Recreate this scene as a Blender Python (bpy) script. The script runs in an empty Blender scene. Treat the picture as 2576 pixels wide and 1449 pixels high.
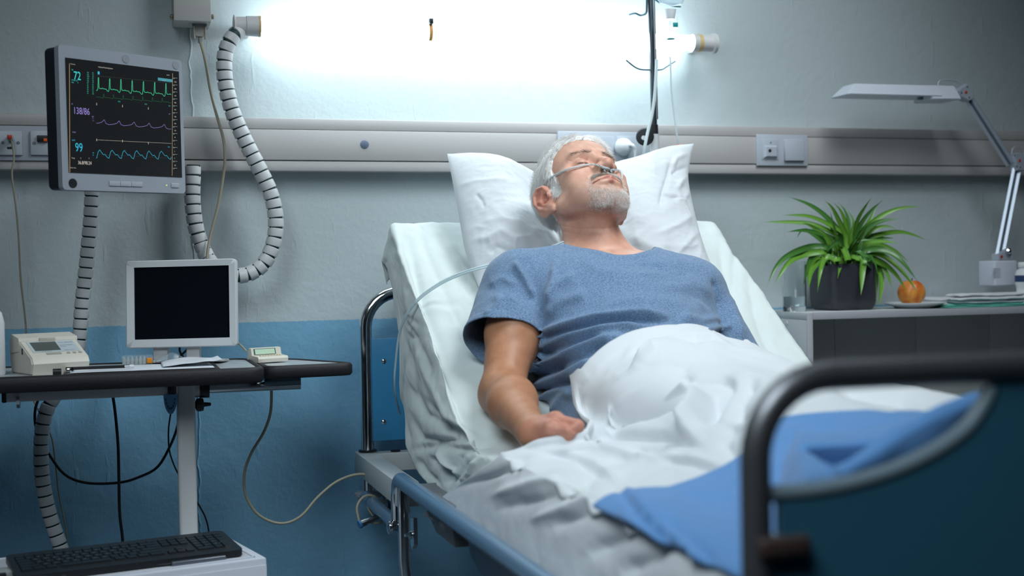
import bpy, bmesh, math, random
import numpy as np
from mathutils import Vector, Matrix
random.seed(7)
RNG = np.random.default_rng(7)
S = bpy.context.scene
COL = S.collection

# ------------------------------------------------------------------ camera
FPX = 3250.0
YAW, PITCH, ROLL = math.radians(17), math.atan(48 / FPX), -math.atan(.0172)
CAM = np.array([0., 0., .95])
Fv = np.array([math.sin(YAW) * math.cos(PITCH), math.cos(YAW) * math.cos(PITCH), -math.sin(PITCH)])
R0 = np.array([math.cos(YAW), -math.sin(YAW), 0.])
U0 = np.cross(R0, Fv)
Rv = math.cos(ROLL) * R0 + math.sin(ROLL) * U0
Uv = -math.sin(ROLL) * R0 + math.cos(ROLL) * U0
cd = bpy.data.cameras.new('camera')
cam = bpy.data.objects.new('camera', cd)
COL.objects.link(cam)
M = Matrix(((Rv[0], Uv[0], -Fv[0], CAM[0]), (Rv[1], Uv[1], -Fv[1], CAM[1]), (Rv[2], Uv[2], -Fv[2], CAM[2]), (0, 0, 0, 1)))
cam.matrix_world = M
cd.sensor_width = 36
cd.lens = FPX / 2576 * 36
cd.clip_start = .05
cd.dof.use_dof = True
cd.dof.focus_distance = 2.84
cd.dof.aperture_fstop = 2.4
S.camera = cam

# ------------------------------------------------------------------ world, lights, exposure
W = bpy.data.worlds.new('world'); S.world = W; W.use_nodes = True
W.node_tree.nodes['Background'].inputs[0].default_value = (.35, .55, .75, 1)
W.node_tree.nodes['Background'].inputs[1].default_value = .02


def area(name, loc, target, size, power, color, sy=None, spread=180):
    l = bpy.data.lights.new(name, 'AREA'); l.energy = power; l.color = color
    l.shape = 'RECTANGLE'; l.size = size; l.size_y = sy or size; l.spread = math.radians(spread)
    o = bpy.data.objects.new(name, l); COL.objects.link(o); o.location = loc
    o.rotation_euler = (Vector(target) - Vector(loc)).to_track_quat('-Z', 'Y').to_euler()
    return o


area('overhead_lamp', (1.45, 1.85, 2.74), (1.02, 2.85, .85), 1.0, 14.5, (.88, .96, 1.0), .9, 94)
area('fill_light', (-.45, .55, 2.5), (.82, 2.05, .50), 1.2, 12, (.80, .93, 1.0), 1.2, 82)  # added soft fill from the front left, no fixture modelled
S.view_settings.view_transform = 'Standard'
S.view_settings.look = 'None'
S.view_settings.gamma = 1
S.view_settings.use_curve_mapping = False
S.view_settings.exposure = 0.0
TUBE_STRENGTH = 20.0


# ------------------------------------------------------------------ points from the photograph
def ray(px, py): return Fv + Rv * (px - 1288) / FPX + Uv * (724.5 - py) / FPX
def at(px, py, z): return CAM + ray(px, py) * z
def onz(px, py, h): r = ray(px, py); return CAM + r * (h - CAM[2]) / r[2]
def ony(px, py, y): r = ray(px, py); return CAM + r * y / r[1]
def onx(px, py, x): r = ray(px, py); return CAM + r * x / r[0]
def onplane(px, py, p0, n): r = ray(px, py); return CAM + r * (np.dot(np.asarray(p0) - CAM, n) / np.dot(r, n))
def proj(P):
    d = np.asarray(P) - CAM; z = d @ Fv
    return np.stack([1288 + FPX * (d @ Rv) / z, 724.5 - FPX * (d @ Uv) / z], -1)


# ------------------------------------------------------------------ noise
def _hash(i, j, k, seed):
    n = (i * 374761393 + j * 668265263 + k * 2147483647 + seed * 974634777) & 0xffffffff
    n = ((n ^ (n >> 13)) * 1274126177) & 0xffffffff
    n = (n ^ (n >> 16)) & 0xffffffff
    return n / 4294967295.0 * 2 - 1


def vnoise(P, seed=0):
    P = np.asarray(P, float); I = np.floor(P).astype(np.int64); f = P - I; u = f * f * (3 - 2 * f)
    r = 0
    for a in (0, 1):
        for b in (0, 1):
            for c in (0, 1):
                w = (u[..., 0] if a else 1 - u[..., 0]) * (u[..., 1] if b else 1 - u[..., 1]) * (u[..., 2] if c else 1 - u[..., 2])
                r = r + w * _hash(I[..., 0] + a, I[..., 1] + b, I[..., 2] + c, seed)
    return r


def fbm(P, oct=3, seed=0):
    r = 0; a = 1.; P = np.asarray(P, float)
    for o in range(oct):
        r = r + a * vnoise(P * 2 ** o, seed + o); a *= .5
    return r


def crumple(P, seed=0):
    """sharp random creases, about -1..1"""
    w = np.stack([vnoise(P * .7 + 9, seed + 5), vnoise(P * .7 + 31, seed + 6), vnoise(P * .7 + 57, seed + 7)], -1)
    Q = P + w * .9
    a = 1 - np.abs(vnoise(Q, seed)) * 2.2; b = 1 - np.abs(vnoise(Q * 2.1 + 3, seed + 1)) * 2.2
    return np.clip(a, -.6, 1) * .65 + np.clip(b, -.6, 1) * .35


def folds(xy, L, sharp=False):
    """sum of soft ridges; L: (points, amp, width) in the units of xy"""
    out = np.zeros(len(xy))
    for pts, amp, w in L:
        pts = np.asarray(pts, float)
        best = np.full(len(xy), 1e9); tt = np.zeros(len(xy)); sg = np.zeros(len(xy))
        n = len(pts) - 1
        for i in range(n):
            a, b = pts[i], pts[i + 1]; d = b - a
            t = np.clip(((xy - a) @ d) / (d @ d), 0, 1)
            q = xy - a - t[:, None] * d
            dist = np.sqrt((q * q).sum(1))
            m = dist < best
            best = np.where(m, dist, best); tt = np.where(m, (i + t) / n, tt)
        taper = np.clip(np.minimum(tt, 1 - tt) * 5 + .15, 0, 1)
        if sharp and amp > 0:
            sd = best / w * np.where(sg > 0, 1, -1)
            pr = np.where(sd > 0, np.exp(-(sd * 1.7) ** 2) - .45 * np.exp(-((sd - 1.3) / .55) ** 2), 1 / (1 + (sd * .8) ** 2) ** 1.3)
            out += amp * taper * pr
        else:
            out += amp * taper / (1 + (best / w) ** 2) ** 1.5
    return out


# ------------------------------------------------------------------ materials
MATS = {}


def mat(name, col, rough=.5, metal=0., bump=0., bscale=200., var=0., vscale=20., emit=0., spec=.5, trans=0., ior=1.45, sss=0., coat=0., alpha=1., stretch=None, sheen=0.):
    if name in MATS: return MATS[name]
    m = bpy.data.materials.new(name); m.use_nodes = True; MATS[name] = m
    nt = m.node_tree; b = nt.nodes['Principled BSDF']
    b.inputs['Base Color'].default_value = (*col, 1); b.inputs['Roughness'].default_value = rough
    b.inputs['Metallic'].default_value = metal; b.inputs['Specular IOR Level'].default_value = spec
    b.inputs['Transmission Weight'].default_value = trans; b.inputs['IOR'].default_value = ior
    b.inputs['Coat Weight'].default_value = coat; b.inputs['Alpha'].default_value = alpha
    b.inputs['Sheen Weight'].default_value = sheen
    if sss:
        b.inputs['Subsurface Weight'].default_value = sss
        b.inputs['Subsurface Radius'].default_value = (1, .35, .2); b.inputs['Subsurface Scale'].default_value = .006
    if emit:
        b.inputs['Emission Color'].default_value = (*col, 1); b.inputs['Emission Strength'].default_value = emit
    tc = nt.nodes.new('ShaderNodeTexCoord'); src = tc.outputs['Object']
    if stretch:
        mp = nt.nodes.new('ShaderNodeMapping'); mp.inputs['Scale'].default_value = stretch
        nt.links.new(src, mp.inputs[0]); src = mp.outputs[0]
    if var:
        n = nt.nodes.new('ShaderNodeTexNoise'); n.inputs['Scale'].default_value = vscale; n.inputs['Detail'].default_value = 4
        nt.links.new(src, n.inputs[0])
        mx = nt.nodes.new('ShaderNodeMix'); mx.data_type = 'RGBA'
        mx.inputs[6].default_value = (*[c * (1 - var) for c in col], 1); mx.inputs[7].default_value = (*[min(1, c * (1 + var)) for c in col], 1)
        nt.links.new(n.outputs[0], mx.inputs[0]); nt.links.new(mx.outputs[2], b.inputs['Base Color'])
    if bump:
        n = nt.nodes.new('ShaderNodeTexNoise'); n.inputs['Scale'].default_value = bscale; n.inputs['Detail'].default_value = 5
        nt.links.new(src, n.inputs[0])
        bp = nt.nodes.new('ShaderNodeBump'); bp.inputs['Strength'].default_value = 1; bp.inputs['Distance'].default_value = bump
        nt.links.new(n.outputs[0], bp.inputs['Height']); nt.links.new(bp.outputs[0], b.inputs['Normal'])
    return m


WHITE_PL = mat('white_plastic', (.72, .74, .76), .35, bump=.0002, bscale=400)
OFF_PL = mat('off_white_plastic', (.66, .62, .54), .42, bump=.0003, bscale=500)
GREY_PL = mat('silver_grey_plastic', (.42, .46, .52), .38, metal=.25)
BLACK_PL = mat('black_plastic', (.012, .013, .017), .42, bump=.0003, bscale=600)
RIM = mat('black_rubber_rim', (.010, .009, .012), .5, bump=.0006, bscale=900)
CHROME = mat('chrome', (.75, .78, .80), .12, metal=1., var=.05)
STEEL = mat('brushed_steel', (.50, .52, .54), .3, metal=1., var=.08)
LAMINATE = mat('white_laminate', (.66, .70, .71), .35, var=.03)
PAINT_GREY = mat('grey_white_painted_metal', (.50, .51, .52), .4, bump=.0002)
CABLE_BEIGE = mat('beige_cable_sheath', (.33, .30, .22), .5)
CABLE_BLACK = mat('black_cable_sheath', (.008, .009, .012), .45)
BLUE_PANEL = mat('blue_panel_paint', (.045, .27, .52), .35, var=.05)
GLASS = mat('clear_glass', (.96, .99, 1.), .02, trans=1., ior=1.45)
CLEARPL = mat('clear_plastic', (.90, .97, 1.), .08, trans=.92, ior=1.2)
DARK = mat('dark_gap', (.006, .012, .012), .7)


# ------------------------------------------------------------------ objects
def setp(o, label=None, cat=None, group=None, kind=None):
    if label: o['label'] = label
    if cat: o['category'] = cat
    if group: o['group'] = group
    if kind: o['kind'] = kind
    return o


def thing(name, label, cat, loc=(0, 0, 0), rot=None, group=None):
    o = bpy.data.objects.new(name, None); COL.objects.link(o); o.empty_display_size = .05
    m = Matrix.Translation(Vector([float(v) for v in loc]))
    if rot is not None:
        r = Matrix([[float(rot[i][j]) for j in range(3)] for i in range(3)]) if not isinstance(rot, (int, float)) else Matrix.Rotation(rot, 3, 'Z')
        m = m @ r.to_4x4()
    o.matrix_world = m; o['wm'] = 1
    return setp(o, label, cat, group)


WORLD_OF = {}


def link(name, me, parent=None, world=False, m=None, smooth=True):
    if m is not None:
        for mm in (m if isinstance(m, (list, tuple)) else [m]): me.materials.append(mm)
    if smooth:
        me.shade_smooth()
        me.set_sharp_from_angle(angle=math.radians(38))
    o = bpy.data.objects.new(name, me); COL.objects.link(o)
    if parent is not None:
        o.parent = parent
        if world:   # mesh is in world coordinates; root has no rotation in that case
            p = parent; off = Matrix.Identity(4)
            while p is not None:
                off = p.matrix_basis @ off; p = p.parent
            o.matrix_basis = off.inverted()
    return o


def obj(name, bm, m, parent=None, world=False, smooth=True):
    me = bpy.data.meshes.new(name); bm.to_mesh(me); bm.free()
    return link(name, me, parent, world, m, smooth)


def npobj(name, V, Fc, m, parent=None, world=False, smooth=True, sharp=None):
    me = bpy.data.meshes.new(name)
    V = np.asarray(V, np.float32); Fc = np.asarray(Fc, np.int32)
    k = Fc.shape[1]
    me.vertices.add(len(V)); me.vertices.foreach_set('co', V.ravel())
    me.loops.add(Fc.size); me.loops.foreach_set('vertex_index', Fc.ravel())
    me.polygons.add(len(Fc)); me.polygons.foreach_set('loop_start', np.arange(0, Fc.size, k, dtype=np.int32))
    try: me.polygons.foreach_set('loop_total', np.full(len(Fc), k, np.int32))
    except Exception: pass
    me.update(calc_edges=True); me.validate()
    if m is not None:
        for mm in (m if isinstance(m, (list, tuple)) else [m]): me.materials.append(mm)
    if smooth:
        me.shade_smooth()
        if sharp: me.set_sharp_from_angle(angle=math.radians(sharp))
    o = bpy.data.objects.new(name, me); COL.objects.link(o)
    if parent is not None:
        o.parent = parent
        if world:
            p = parent; off = Matrix.Identity(4)
            while p is not None:
                off = p.matrix_basis @ off; p = p.parent
            o.matrix_basis = off.inverted()
    return o


def add_box(bm, lo, hi, bev=0., seg=2, mi=0):
    lo = np.asarray(lo, float); hi = np.asarray(hi, float)
    c = (lo + hi) / 2; d = hi - lo
    r = bmesh.ops.create_cube(bm, size=1, matrix=Matrix.Translation(Vector(c)) @ Matrix.Diagonal((*d, 1)))
    vs = r['verts']; fs = {f for v in vs for f in v.link_faces}
    for f in fs: f.material_index = mi
    if bev:
        es = list({e for v in vs for e in v.link_edges})
        bmesh.ops.bevel(bm, geom=es, offset=bev, segments=seg, affect='EDGES', profile=.5)
    return vs


def add_tube(bm, pts, r, n=12, cap=True, mi=0):
    pts = [Vector([float(c) for c in p]) for p in pts]
    rs = r if isinstance(r, (list, tuple, np.ndarray)) else [r] * len(pts)
    t0 = (pts[1] - pts[0]).normalized()
    up = Vector((0, 0, 1)) if abs(t0.z) < .9 else Vector((1, 0, 0))
    a = t0.cross(up).normalized()
    rings = []
    for i, p in enumerate(pts):
        t = (pts[min(i + 1, len(pts) - 1)] - pts[max(i - 1, 0)])
        t = t.normalized() if t.length > 1e-9 else t0
        a = (a - t * a.dot(t)).normalized(); b = t.cross(a)
        rings.append([bm.verts.new(p + (a * math.cos(2 * math.pi * k / n) + b * math.sin(2 * math.pi * k / n)) * rs[i]) for k in range(n)])
    for i in range(len(rings) - 1):
        for k in range(n):
            f = bm.faces.new((rings[i][k], rings[i][(k + 1) % n], rings[i + 1][(k + 1) % n], rings[i + 1][k])); f.material_index = mi
    if cap:
        bm.faces.new(rings[0][::-1]).material_index = mi; bm.faces.new(rings[-1]).material_index = mi
    return rings


def add_lathe(bm, prof, axis=None, n=32, c=(0, 0, 0), mi=0, close=False):
    """prof: list of (r, h) ; axis: unit vector (default z)"""
    ax = Vector(axis or (0, 0, 1)).normalized(); up = Vector((0, 0, 1)) if abs(ax.z) < .9 else Vector((1, 0, 0))
    a = ax.cross(up).normalized(); b = ax.cross(a); c = Vector([float(v) for v in c])
    rings = [[bm.verts.new(c + ax * h + (a * math.cos(2 * math.pi * k / n) + b * math.sin(2 * math.pi * k / n)) * max(r, 1e-5)) for k in range(n)] for r, h in prof]
    for i in range(len(rings) - 1):
        for k in range(n):
            bm.faces.new((rings[i][k], rings[i + 1][k], rings[i + 1][(k + 1) % n], rings[i][(k + 1) % n])).material_index = mi
    if not close:
        if prof[0][0] > 1e-4: bm.faces.new(rings[0]).material_index = mi
        if prof[-1][0] > 1e-4: bm.faces.new(rings[-1][::-1]).material_index = mi
    bmesh.ops.recalc_face_normals(bm, faces=bm.faces)


def add_prism(bm, poly, a, b, plane='xy', mi=0):
    """poly 2D extruded between a and b along the third axis"""
    def P(u, v, w): return {'xy': (u, v, w), 'xz': (u, w, v), 'yz': (w, u, v)}[plane]
    A = [bm.verts.new(P(u, v, a)) for u, v in poly]; B = [bm.verts.new(P(u, v, b)) for u, v in poly]
    n = len(poly); fs = [bm.faces.new(A), bm.faces.new(B[::-1])]
    for i in range(n): fs.append(bm.faces.new((A[i], B[i], B[(i + 1) % n], A[(i + 1) % n])))
    for f in fs: f.material_index = mi
    bmesh.ops.recalc_face_normals(bm, faces=fs)


def rrect(x0, y0, x1, y1, r, n=6):
    P = []
    for cx, cy, a0 in ((x1 - r, y1 - r, 0), (x0 + r, y1 - r, 90), (x0 + r, y0 + r, 180), (x1 - r, y0 + r, 270)):
        for k in range(n + 1):
            a = math.radians(a0 + 90 * k / n); P.append((cx + r * math.cos(a), cy + r * math.sin(a)))
    return P


def spline(pts, n=10):
    """Catmull-Rom through pts"""
    P = [np.asarray(p, float) for p in pts]; P = [2 * P[0] - P[1]] + P + [2 * P[-1] - P[-2]]
    out = []
    for i in range(1, len(P) - 2):
        for k in range(n):
            t = k / n
            out.append(.5 * ((2 * P[i]) + (-P[i - 1] + P[i + 1]) * t + (2 * P[i - 1] - 5 * P[i] + 4 * P[i + 1] - P[i + 2]) * t * t + (-P[i - 1] + 3 * P[i] - 3 * P[i + 1] + P[i + 2]) * t ** 3))
    out.append(P[-2]); return out


def resample(pts, step):
    pts = np.array(pts); d = np.r_[0, np.cumsum(np.linalg.norm(np.diff(pts, axis=0), axis=1))]
    n = max(2, int(d[-1] / step)); s = np.linspace(0, d[-1], n + 1)
    return np.stack([np.interp(s, d, pts[:, i]) for i in range(pts.shape[1])], 1)


def BM(): return bmesh.new()


def text_part(name, body, size, m, parent, x, y, z, rotm=None, align='LEFT', sx=1.):
    cu = bpy.data.curves.new(name, 'FONT'); cu.body = body; cu.size = size; cu.align_x = align; cu.resolution_u = 3
    to = bpy.data.objects.new('tmp', cu); COL.objects.link(to)
    dg = bpy.context.evaluated_depsgraph_get()
    me = bpy.data.meshes.new_from_object(to.evaluated_get(dg)); bpy.data.objects.remove(to); bpy.data.curves.remove(cu)
    me.name = name
    me.materials.clear(); me.materials.append(m)
    o = bpy.data.objects.new(name, me); COL.objects.link(o); o.parent = parent
    o.matrix_basis = Matrix.Translation((x, y, z)) @ (rotm or Matrix.Rotation(math.pi / 2, 4, 'X')) @ Matrix.Diagonal((sx, 1, 1, 1))
    return o

# ================================================================== the setting
WALL_Y = 3.22


def wall_material():
    m = bpy.data.materials.new('two_tone_wall_paint'); m.use_nodes = True; nt = m.node_tree; N = nt.nodes; L = nt.links
    b = N['Principled BSDF']; b.inputs['Roughness'].default_value = .42; b.inputs['Specular IOR Level'].default_value = .35
    tc = N.new('ShaderNodeTexCoord'); sp = N.new('ShaderNodeSeparateXYZ'); L.new(tc.outputs['Object'], sp.inputs[0])
    n1 = N.new('ShaderNodeTexNoise'); n1.inputs['Scale'].default_value = 60; n1.inputs['Detail'].default_value = 3; L.new(tc.outputs['Object'], n1.inputs[0])
    ad = N.new('ShaderNodeMath'); ad.operation = 'MULTIPLY_ADD'; ad.inputs[1].default_value = .006; L.new(n1.outputs[0], ad.inputs[0]); L.new(sp.outputs[2], ad.inputs[2])
    gt = N.new('ShaderNodeMapRange'); gt.inputs[1].default_value = .8325; gt.inputs[2].default_value = .8335; L.new(ad.outputs[0], gt.inputs[0])
    n2 = N.new('ShaderNodeTexNoise'); n2.inputs['Scale'].default_value = 3; n2.inputs['Detail'].default_value = 5; L.new(tc.outputs['Object'], n2.inputs[0])
    def two(a, c):
        mx = N.new('ShaderNodeMix'); mx.data_type = 'RGBA'; mx.inputs[6].default_value = (*a, 1); mx.inputs[7].default_value = (*c, 1)
        L.new(n2.outputs[0], mx.inputs[0]); return mx.outputs[2]
    lo = two((.185, .40, .57), (.20, .42, .60)); hi = two((.47, .54, .56), (.51, .575, .59))
    mx = N.new('ShaderNodeMix'); mx.data_type = 'RGBA'; L.new(gt.outputs[0], mx.inputs[0]); L.new(lo, mx.inputs[6]); L.new(hi, mx.inputs[7])
    L.new(mx.outputs[2], b.inputs['Base Color'])
    n3 = N.new('ShaderNodeTexNoise'); n3.inputs['Scale'].default_value = 38; n3.inputs['Detail'].default_value = 8; n3.inputs['Roughness'].default_value = .62; L.new(tc.outputs['Object'], n3.inputs[0])
    mp = N.new('ShaderNodeMapping'); mp.inputs['Scale'].default_value = (60, 1, 12); mp.inputs['Rotation'].default_value = (0, .25, 0); L.new(tc.outputs['Object'], mp.inputs[0])
    n4 = N.new('ShaderNodeTexNoise'); n4.inputs['Scale'].default_value = 1; n4.inputs['Detail'].default_value = 2; L.new(mp.outputs[0], n4.inputs[0])
    cr = N.new('ShaderNodeMapRange'); cr.inputs[1].default_value = .66; cr.inputs[2].default_value = .74; L.new(n4.outputs[0], cr.inputs[0])
    hh = N.new('ShaderNodeMath'); hh.operation = 'MULTIPLY_ADD'; hh.inputs[1].default_value = .35; L.new(cr.outputs[0], hh.inputs[0]); L.new(n3.outputs[0], hh.inputs[2])
    bp = N.new('ShaderNodeBump'); bp.inputs['Strength'].default_value = 1; bp.inputs['Distance'].default_value = .0022
    L.new(hh.outputs[0], bp.inputs['Height']); L.new(bp.outputs[0], b.inputs['Normal'])
    return m


def struct(name, bm, m, **k): return setp(obj(name, bm, m, **k), kind='structure')


WALLM = wall_material()
bm = BM(); add_box(bm, (-1.7, WALL_Y, 0), (3.7, WALL_Y + .1, 2.9)); struct('wall_back', bm, WALLM)
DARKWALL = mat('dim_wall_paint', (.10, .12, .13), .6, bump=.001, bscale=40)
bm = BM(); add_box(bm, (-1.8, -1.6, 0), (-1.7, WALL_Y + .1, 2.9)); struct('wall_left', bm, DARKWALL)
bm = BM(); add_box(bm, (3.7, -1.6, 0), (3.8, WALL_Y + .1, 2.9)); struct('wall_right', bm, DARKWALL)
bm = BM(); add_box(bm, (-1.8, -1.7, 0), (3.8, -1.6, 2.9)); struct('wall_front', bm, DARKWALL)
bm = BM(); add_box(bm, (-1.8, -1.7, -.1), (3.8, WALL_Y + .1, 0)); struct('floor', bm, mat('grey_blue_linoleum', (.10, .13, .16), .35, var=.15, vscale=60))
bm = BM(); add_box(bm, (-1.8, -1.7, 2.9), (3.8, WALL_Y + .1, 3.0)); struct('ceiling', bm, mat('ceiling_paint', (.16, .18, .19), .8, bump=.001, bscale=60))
bm = BM(); add_box(bm, (-1.7, WALL_Y - .015, 0), (3.7, WALL_Y, .09), .004); struct('baseboard_back', bm, mat('grey_skirting', (.20, .24, .28), .5))

# plaster seam running down the wall behind the screens
P = ony(470, 60, WALL_Y)
bm = BM(); n = 150
xs = P[0] + .006 + .004 * vnoise(np.c_[np.arange(n) * .31, np.zeros(n), np.zeros(n)], 3) + .002 * vnoise(np.c_[np.arange(n) * 1.1, np.zeros(n), np.zeros(n)], 5)
L1 = []
for i in range(n):
    z = .1 + (1.9 - .1) * i / (n - 1); w = .0022 + .0018 * abs(vnoise(np.array([[i * .7, 2, 0]]), 9)[0])
    L1.append([bm.verts.new((xs[i] - w, WALL_Y - .0002, z)), bm.verts.new((xs[i], WALL_Y - .0028, z)), bm.verts.new((xs[i] + w, WALL_Y - .0002, z))])
for i in range(n - 1):
    for k in (0, 1): bm.faces.new((L1[i][k], L1[i][k + 1], L1[i + 1][k + 1], L1[i + 1][k]))
bmesh.ops.recalc_face_normals(bm, faces=bm.faces)
struct('trim_2', bm, WALLM, smooth=False)

# wall trunking that runs behind everything
RY = 3.17
RAILM = mat('cream_grey_trunking', (.47, .455, .45), .38, bump=.0002, bscale=300)
zt, zb = float(ony(1000, 301.5, RY)[2]), float(ony(1000, 432, RY)[2])
bm = BM()
add_box(bm, (-1.7, RY + .004, zt - .027), (3.7, WALL_Y, zt), .003)
add_box(bm, (-1.7, RY, zb + .027), (3.7, WALL_Y, zt - .0285), .002)
add_box(bm, (-1.7, RY + .002, zb), (3.7, WALL_Y, zb + .0255), .004)
struct('trim_1', bm, RAILM)
RAILZ = (zb, zt)

SCREW = mat('grey_screw_cap', (.16, .19, .22), .4)


def disc(parent, name, x, y, z, r, m, d=.0015, axis=(0, -1, 0), n=20):
    bm = BM(); add_lathe(bm, [(r, 0), (r, d * .6), (r * .85, d)], axis, n, (x, y, z)); return obj(name, bm, m, parent, world=True)


PLATE = mat('socket_plate_plastic', (.46, .50, .56), .35)
# left socket panel with two plates
x0 = float(ony(0, 360, RY)[0]); x1 = float(ony(170, 360, RY)[0])
za, zc = float(ony(60, 317, RY)[2]), float(ony(60, 404, RY)[2])
bm = BM(); add_box(bm, (x0 - .2, RY - .004, zc), (x1 + .03, RY - .0002, za), .001)
t = thing('socket_panel', 'long grey backing panel on the trunking under the two small data sockets', 'panel', (x0, RY, zc))
obj('panel', bm, mat('socket_panel_grey', (.36, .39, .45), .4), t, world=True)


def plate(px0, px1, py0, py1, name, label, y=RY - .004, group=None):
    a = ony(px0, py0, y); c = ony(px1, py1, y)
    t = thing(name, label, 'socket', (a[0], y, c[2]), group=group)
    bm = BM(); add_box(bm, (a[0], y - .006, c[2]), (c[0], y, a[2]), .002); obj('faceplate', bm, PLATE, t, world=True)
    return t, y - .006


t, yy = plate(-30, 57, 329, 391, 'data_socket', 'grey data socket plate with a red cable plug in it')
for px in (7, 46):
    q = ony(px, 359, yy); disc(t, 'screw', q[0], yy, q[2], .0034, SCREW)
q = ony(24, 372, yy); bm = BM(); add_box(bm, (q[0] - .005, yy - .001, q[2] - .0025), (q[0] + .005, yy, q[2] + .0025), .0004); obj('port', bm, BLACK_PL, t, world=True)
t, yy = plate(76, 140, 329, 391, 'switch_socket', 'grey wall plate with black rocker and orange mark beside the dark screen')
for px in (86, 129):
    q = ony(px, 360, yy); disc(t, 'screw', q[0], yy, q[2], .0034, SCREW)
q0, q1 = ony(93, 341, yy), ony(121, 357, yy); bm = BM(); add_box(bm, (q0[0], yy - .007, q1[2]), (q1[0], yy, q0[2]), .001); sw = obj('rocker', bm, BLACK_PL, t, world=True)
q0, q1 = ony(110, 349, yy), ony(119, 356.5, yy); bm = BM(); add_box(bm, (q0[0], yy - .0085, q1[2]), (q1[0], yy - .007, q0[2]), .0003)
obj('orange_mark', bm, mat('orange_plastic', (.85, .12, .01), .4), sw, world=True)
# red plug and thin cable
q = ony(27, 348, yy)
t = thing('network_cable', 'thin grey cable with red plug hanging from the far left socket', 'cable', q)
bm = BM(); add_box(bm, q + (-.006, -.028, -.006), q + (.006, 0, .006), .0015); obj('plug', bm, mat('clear_grey_plug', (.35, .33, .30), .3), t, world=True)
bm = BM(); add_box(bm, q + (-.0045, -.034, -.0045), q + (.0045, -.026, .004), .0015); obj('plug_tip', bm, mat('red_plastic', (.55, .03, .02), .4), t, world=True)
pts = [q + (0, -.03, 0)] + [ony(x, y, 3.14) for x, y in ((31, 365), (35, 400), (30, 440), (40, 520), (47, 600), (52, 700), (62, 790), (66, 840), (70, 950))]
bm = BM(); add_tube(bm, spline(pts, 6), .0022, 8); obj('cord', bm, CABLE_BEIGE, t, world=True)

# right double plate
t, yy = plate(1901, 2030, 338, 418, 'double_socket', 'light grey double wall plate with round-holed socket and rocker, between pillow and lamp', y=RY)
a, c = ony(1915, 350, yy), ony(1958, 402, yy)
bm = BM(); add_box(bm, (a[0], yy - .002, c[2]), (c[0], yy, a[2]), .001); f1 = obj('socket_insert', bm, PLATE, t, world=True)
a, c = ony(1919, 366, yy), ony(1954, 398, yy)
bm = BM()
V = [bm.verts.new(v) for v in ((a[0], yy - .0025, a[2]), (c[0], yy - .0025, a[2]), (c[0], yy - .0025, c[2]), (a[0], yy - .0025, c[2]))]
s_ = .22; cx, cz = (a[0] + c[0]) / 2, (a[2] + c[2]) / 2
Wv = [bm.verts.new((cx + (v.co.x - cx) * .72, yy - .0105, cz + (v.co.z - cz) * .72)) for v in V]
for i in range(4): bm.faces.new((V[i], V[(i + 1) % 4], Wv[(i + 1) % 4], Wv[i]))
bm.faces.new(Wv[::-1])
obj('socket_frame', bm, PLATE, f1, world=True, smooth=False)
q = ony(1937, 379, yy - .011); disc(f1, 'pin_hole', q[0], yy - .0105, q[2], .0045, DARK)
q = ony(1938, 359, yy); disc(f1, 'indicator', q[0], yy - .002, q[2], .0022, SCREW)
a, c = ony(1971, 351, yy), ony(2021, 405, yy)
bm = BM(); add_box(bm, (a[0], yy - .005, c[2]), (c[0], yy, a[2]), .0015)
for v in bm.verts:
    if v.co.y < yy - .003 and v.co.z < (a[2] + c[2]) / 2: v.co.y -= .004
obj('rocker', bm, PLATE, t, world=True)

# triple plate behind the pillow, with plug and cord
t, yy = plate(1401, 1632, 330, 420, 'triple_socket', 'pale grey triple wall plate behind the pillow, holding a white plug', y=RY)
for pa, pb in ((1410, 1476), (1484, 1546), (1550, 1622)):
    a, c = ony(pa, 342, yy), ony(pb, 408, yy); bm = BM(); add_box(bm, (a[0], yy - .002, c[2]), (c[0], yy, a[2]), .001); obj('socket_insert', bm, PLATE, t, world=True)
yy -= .002
q = ony(1572, 369, yy - .02)
t = thing('power_plug', 'round white power plug with white cord in the plate behind the pillow', 'plug', (q[0], yy, q[2]))
bm = BM(); add_lathe(bm, [(.021, 0), (.0235, .006), (.0225, .018), (.017, .032), (.009, .040), (.001, .042)], (0, -1, 0), 28, (q[0], yy, q[2])); obj('plug_body', bm, WHITE_PL, t, world=True)
bm = BM(); add_tube(bm, spline([q + (.006, -.014, .003), ony(1592, 366, 3.11), ony(1598, 378, 3.11), ony(1599, 400, 3.11), ony(1600, 470, 3.11), ony(1600, 640, 3.12)], 6), [.007] * 3 + [.0045] * 28, 10); obj('cord', bm, WHITE_PL, t, world=True)

# round grommet on the trunking
q = ony(917, 363, RY)
bm = BM(); add_lathe(bm, [(.0105, 0), (.0105, .0015), (.009, .0022)], (0, -1, 0), 28, (q[0], RY, q[2]))
setp(obj('blanking_cap', bm, mat('blue_grey_cap', (.13, .17, .24), .4)), 'round blue-grey blanking cap on the trunking left of the pillow', 'cap')

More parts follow.
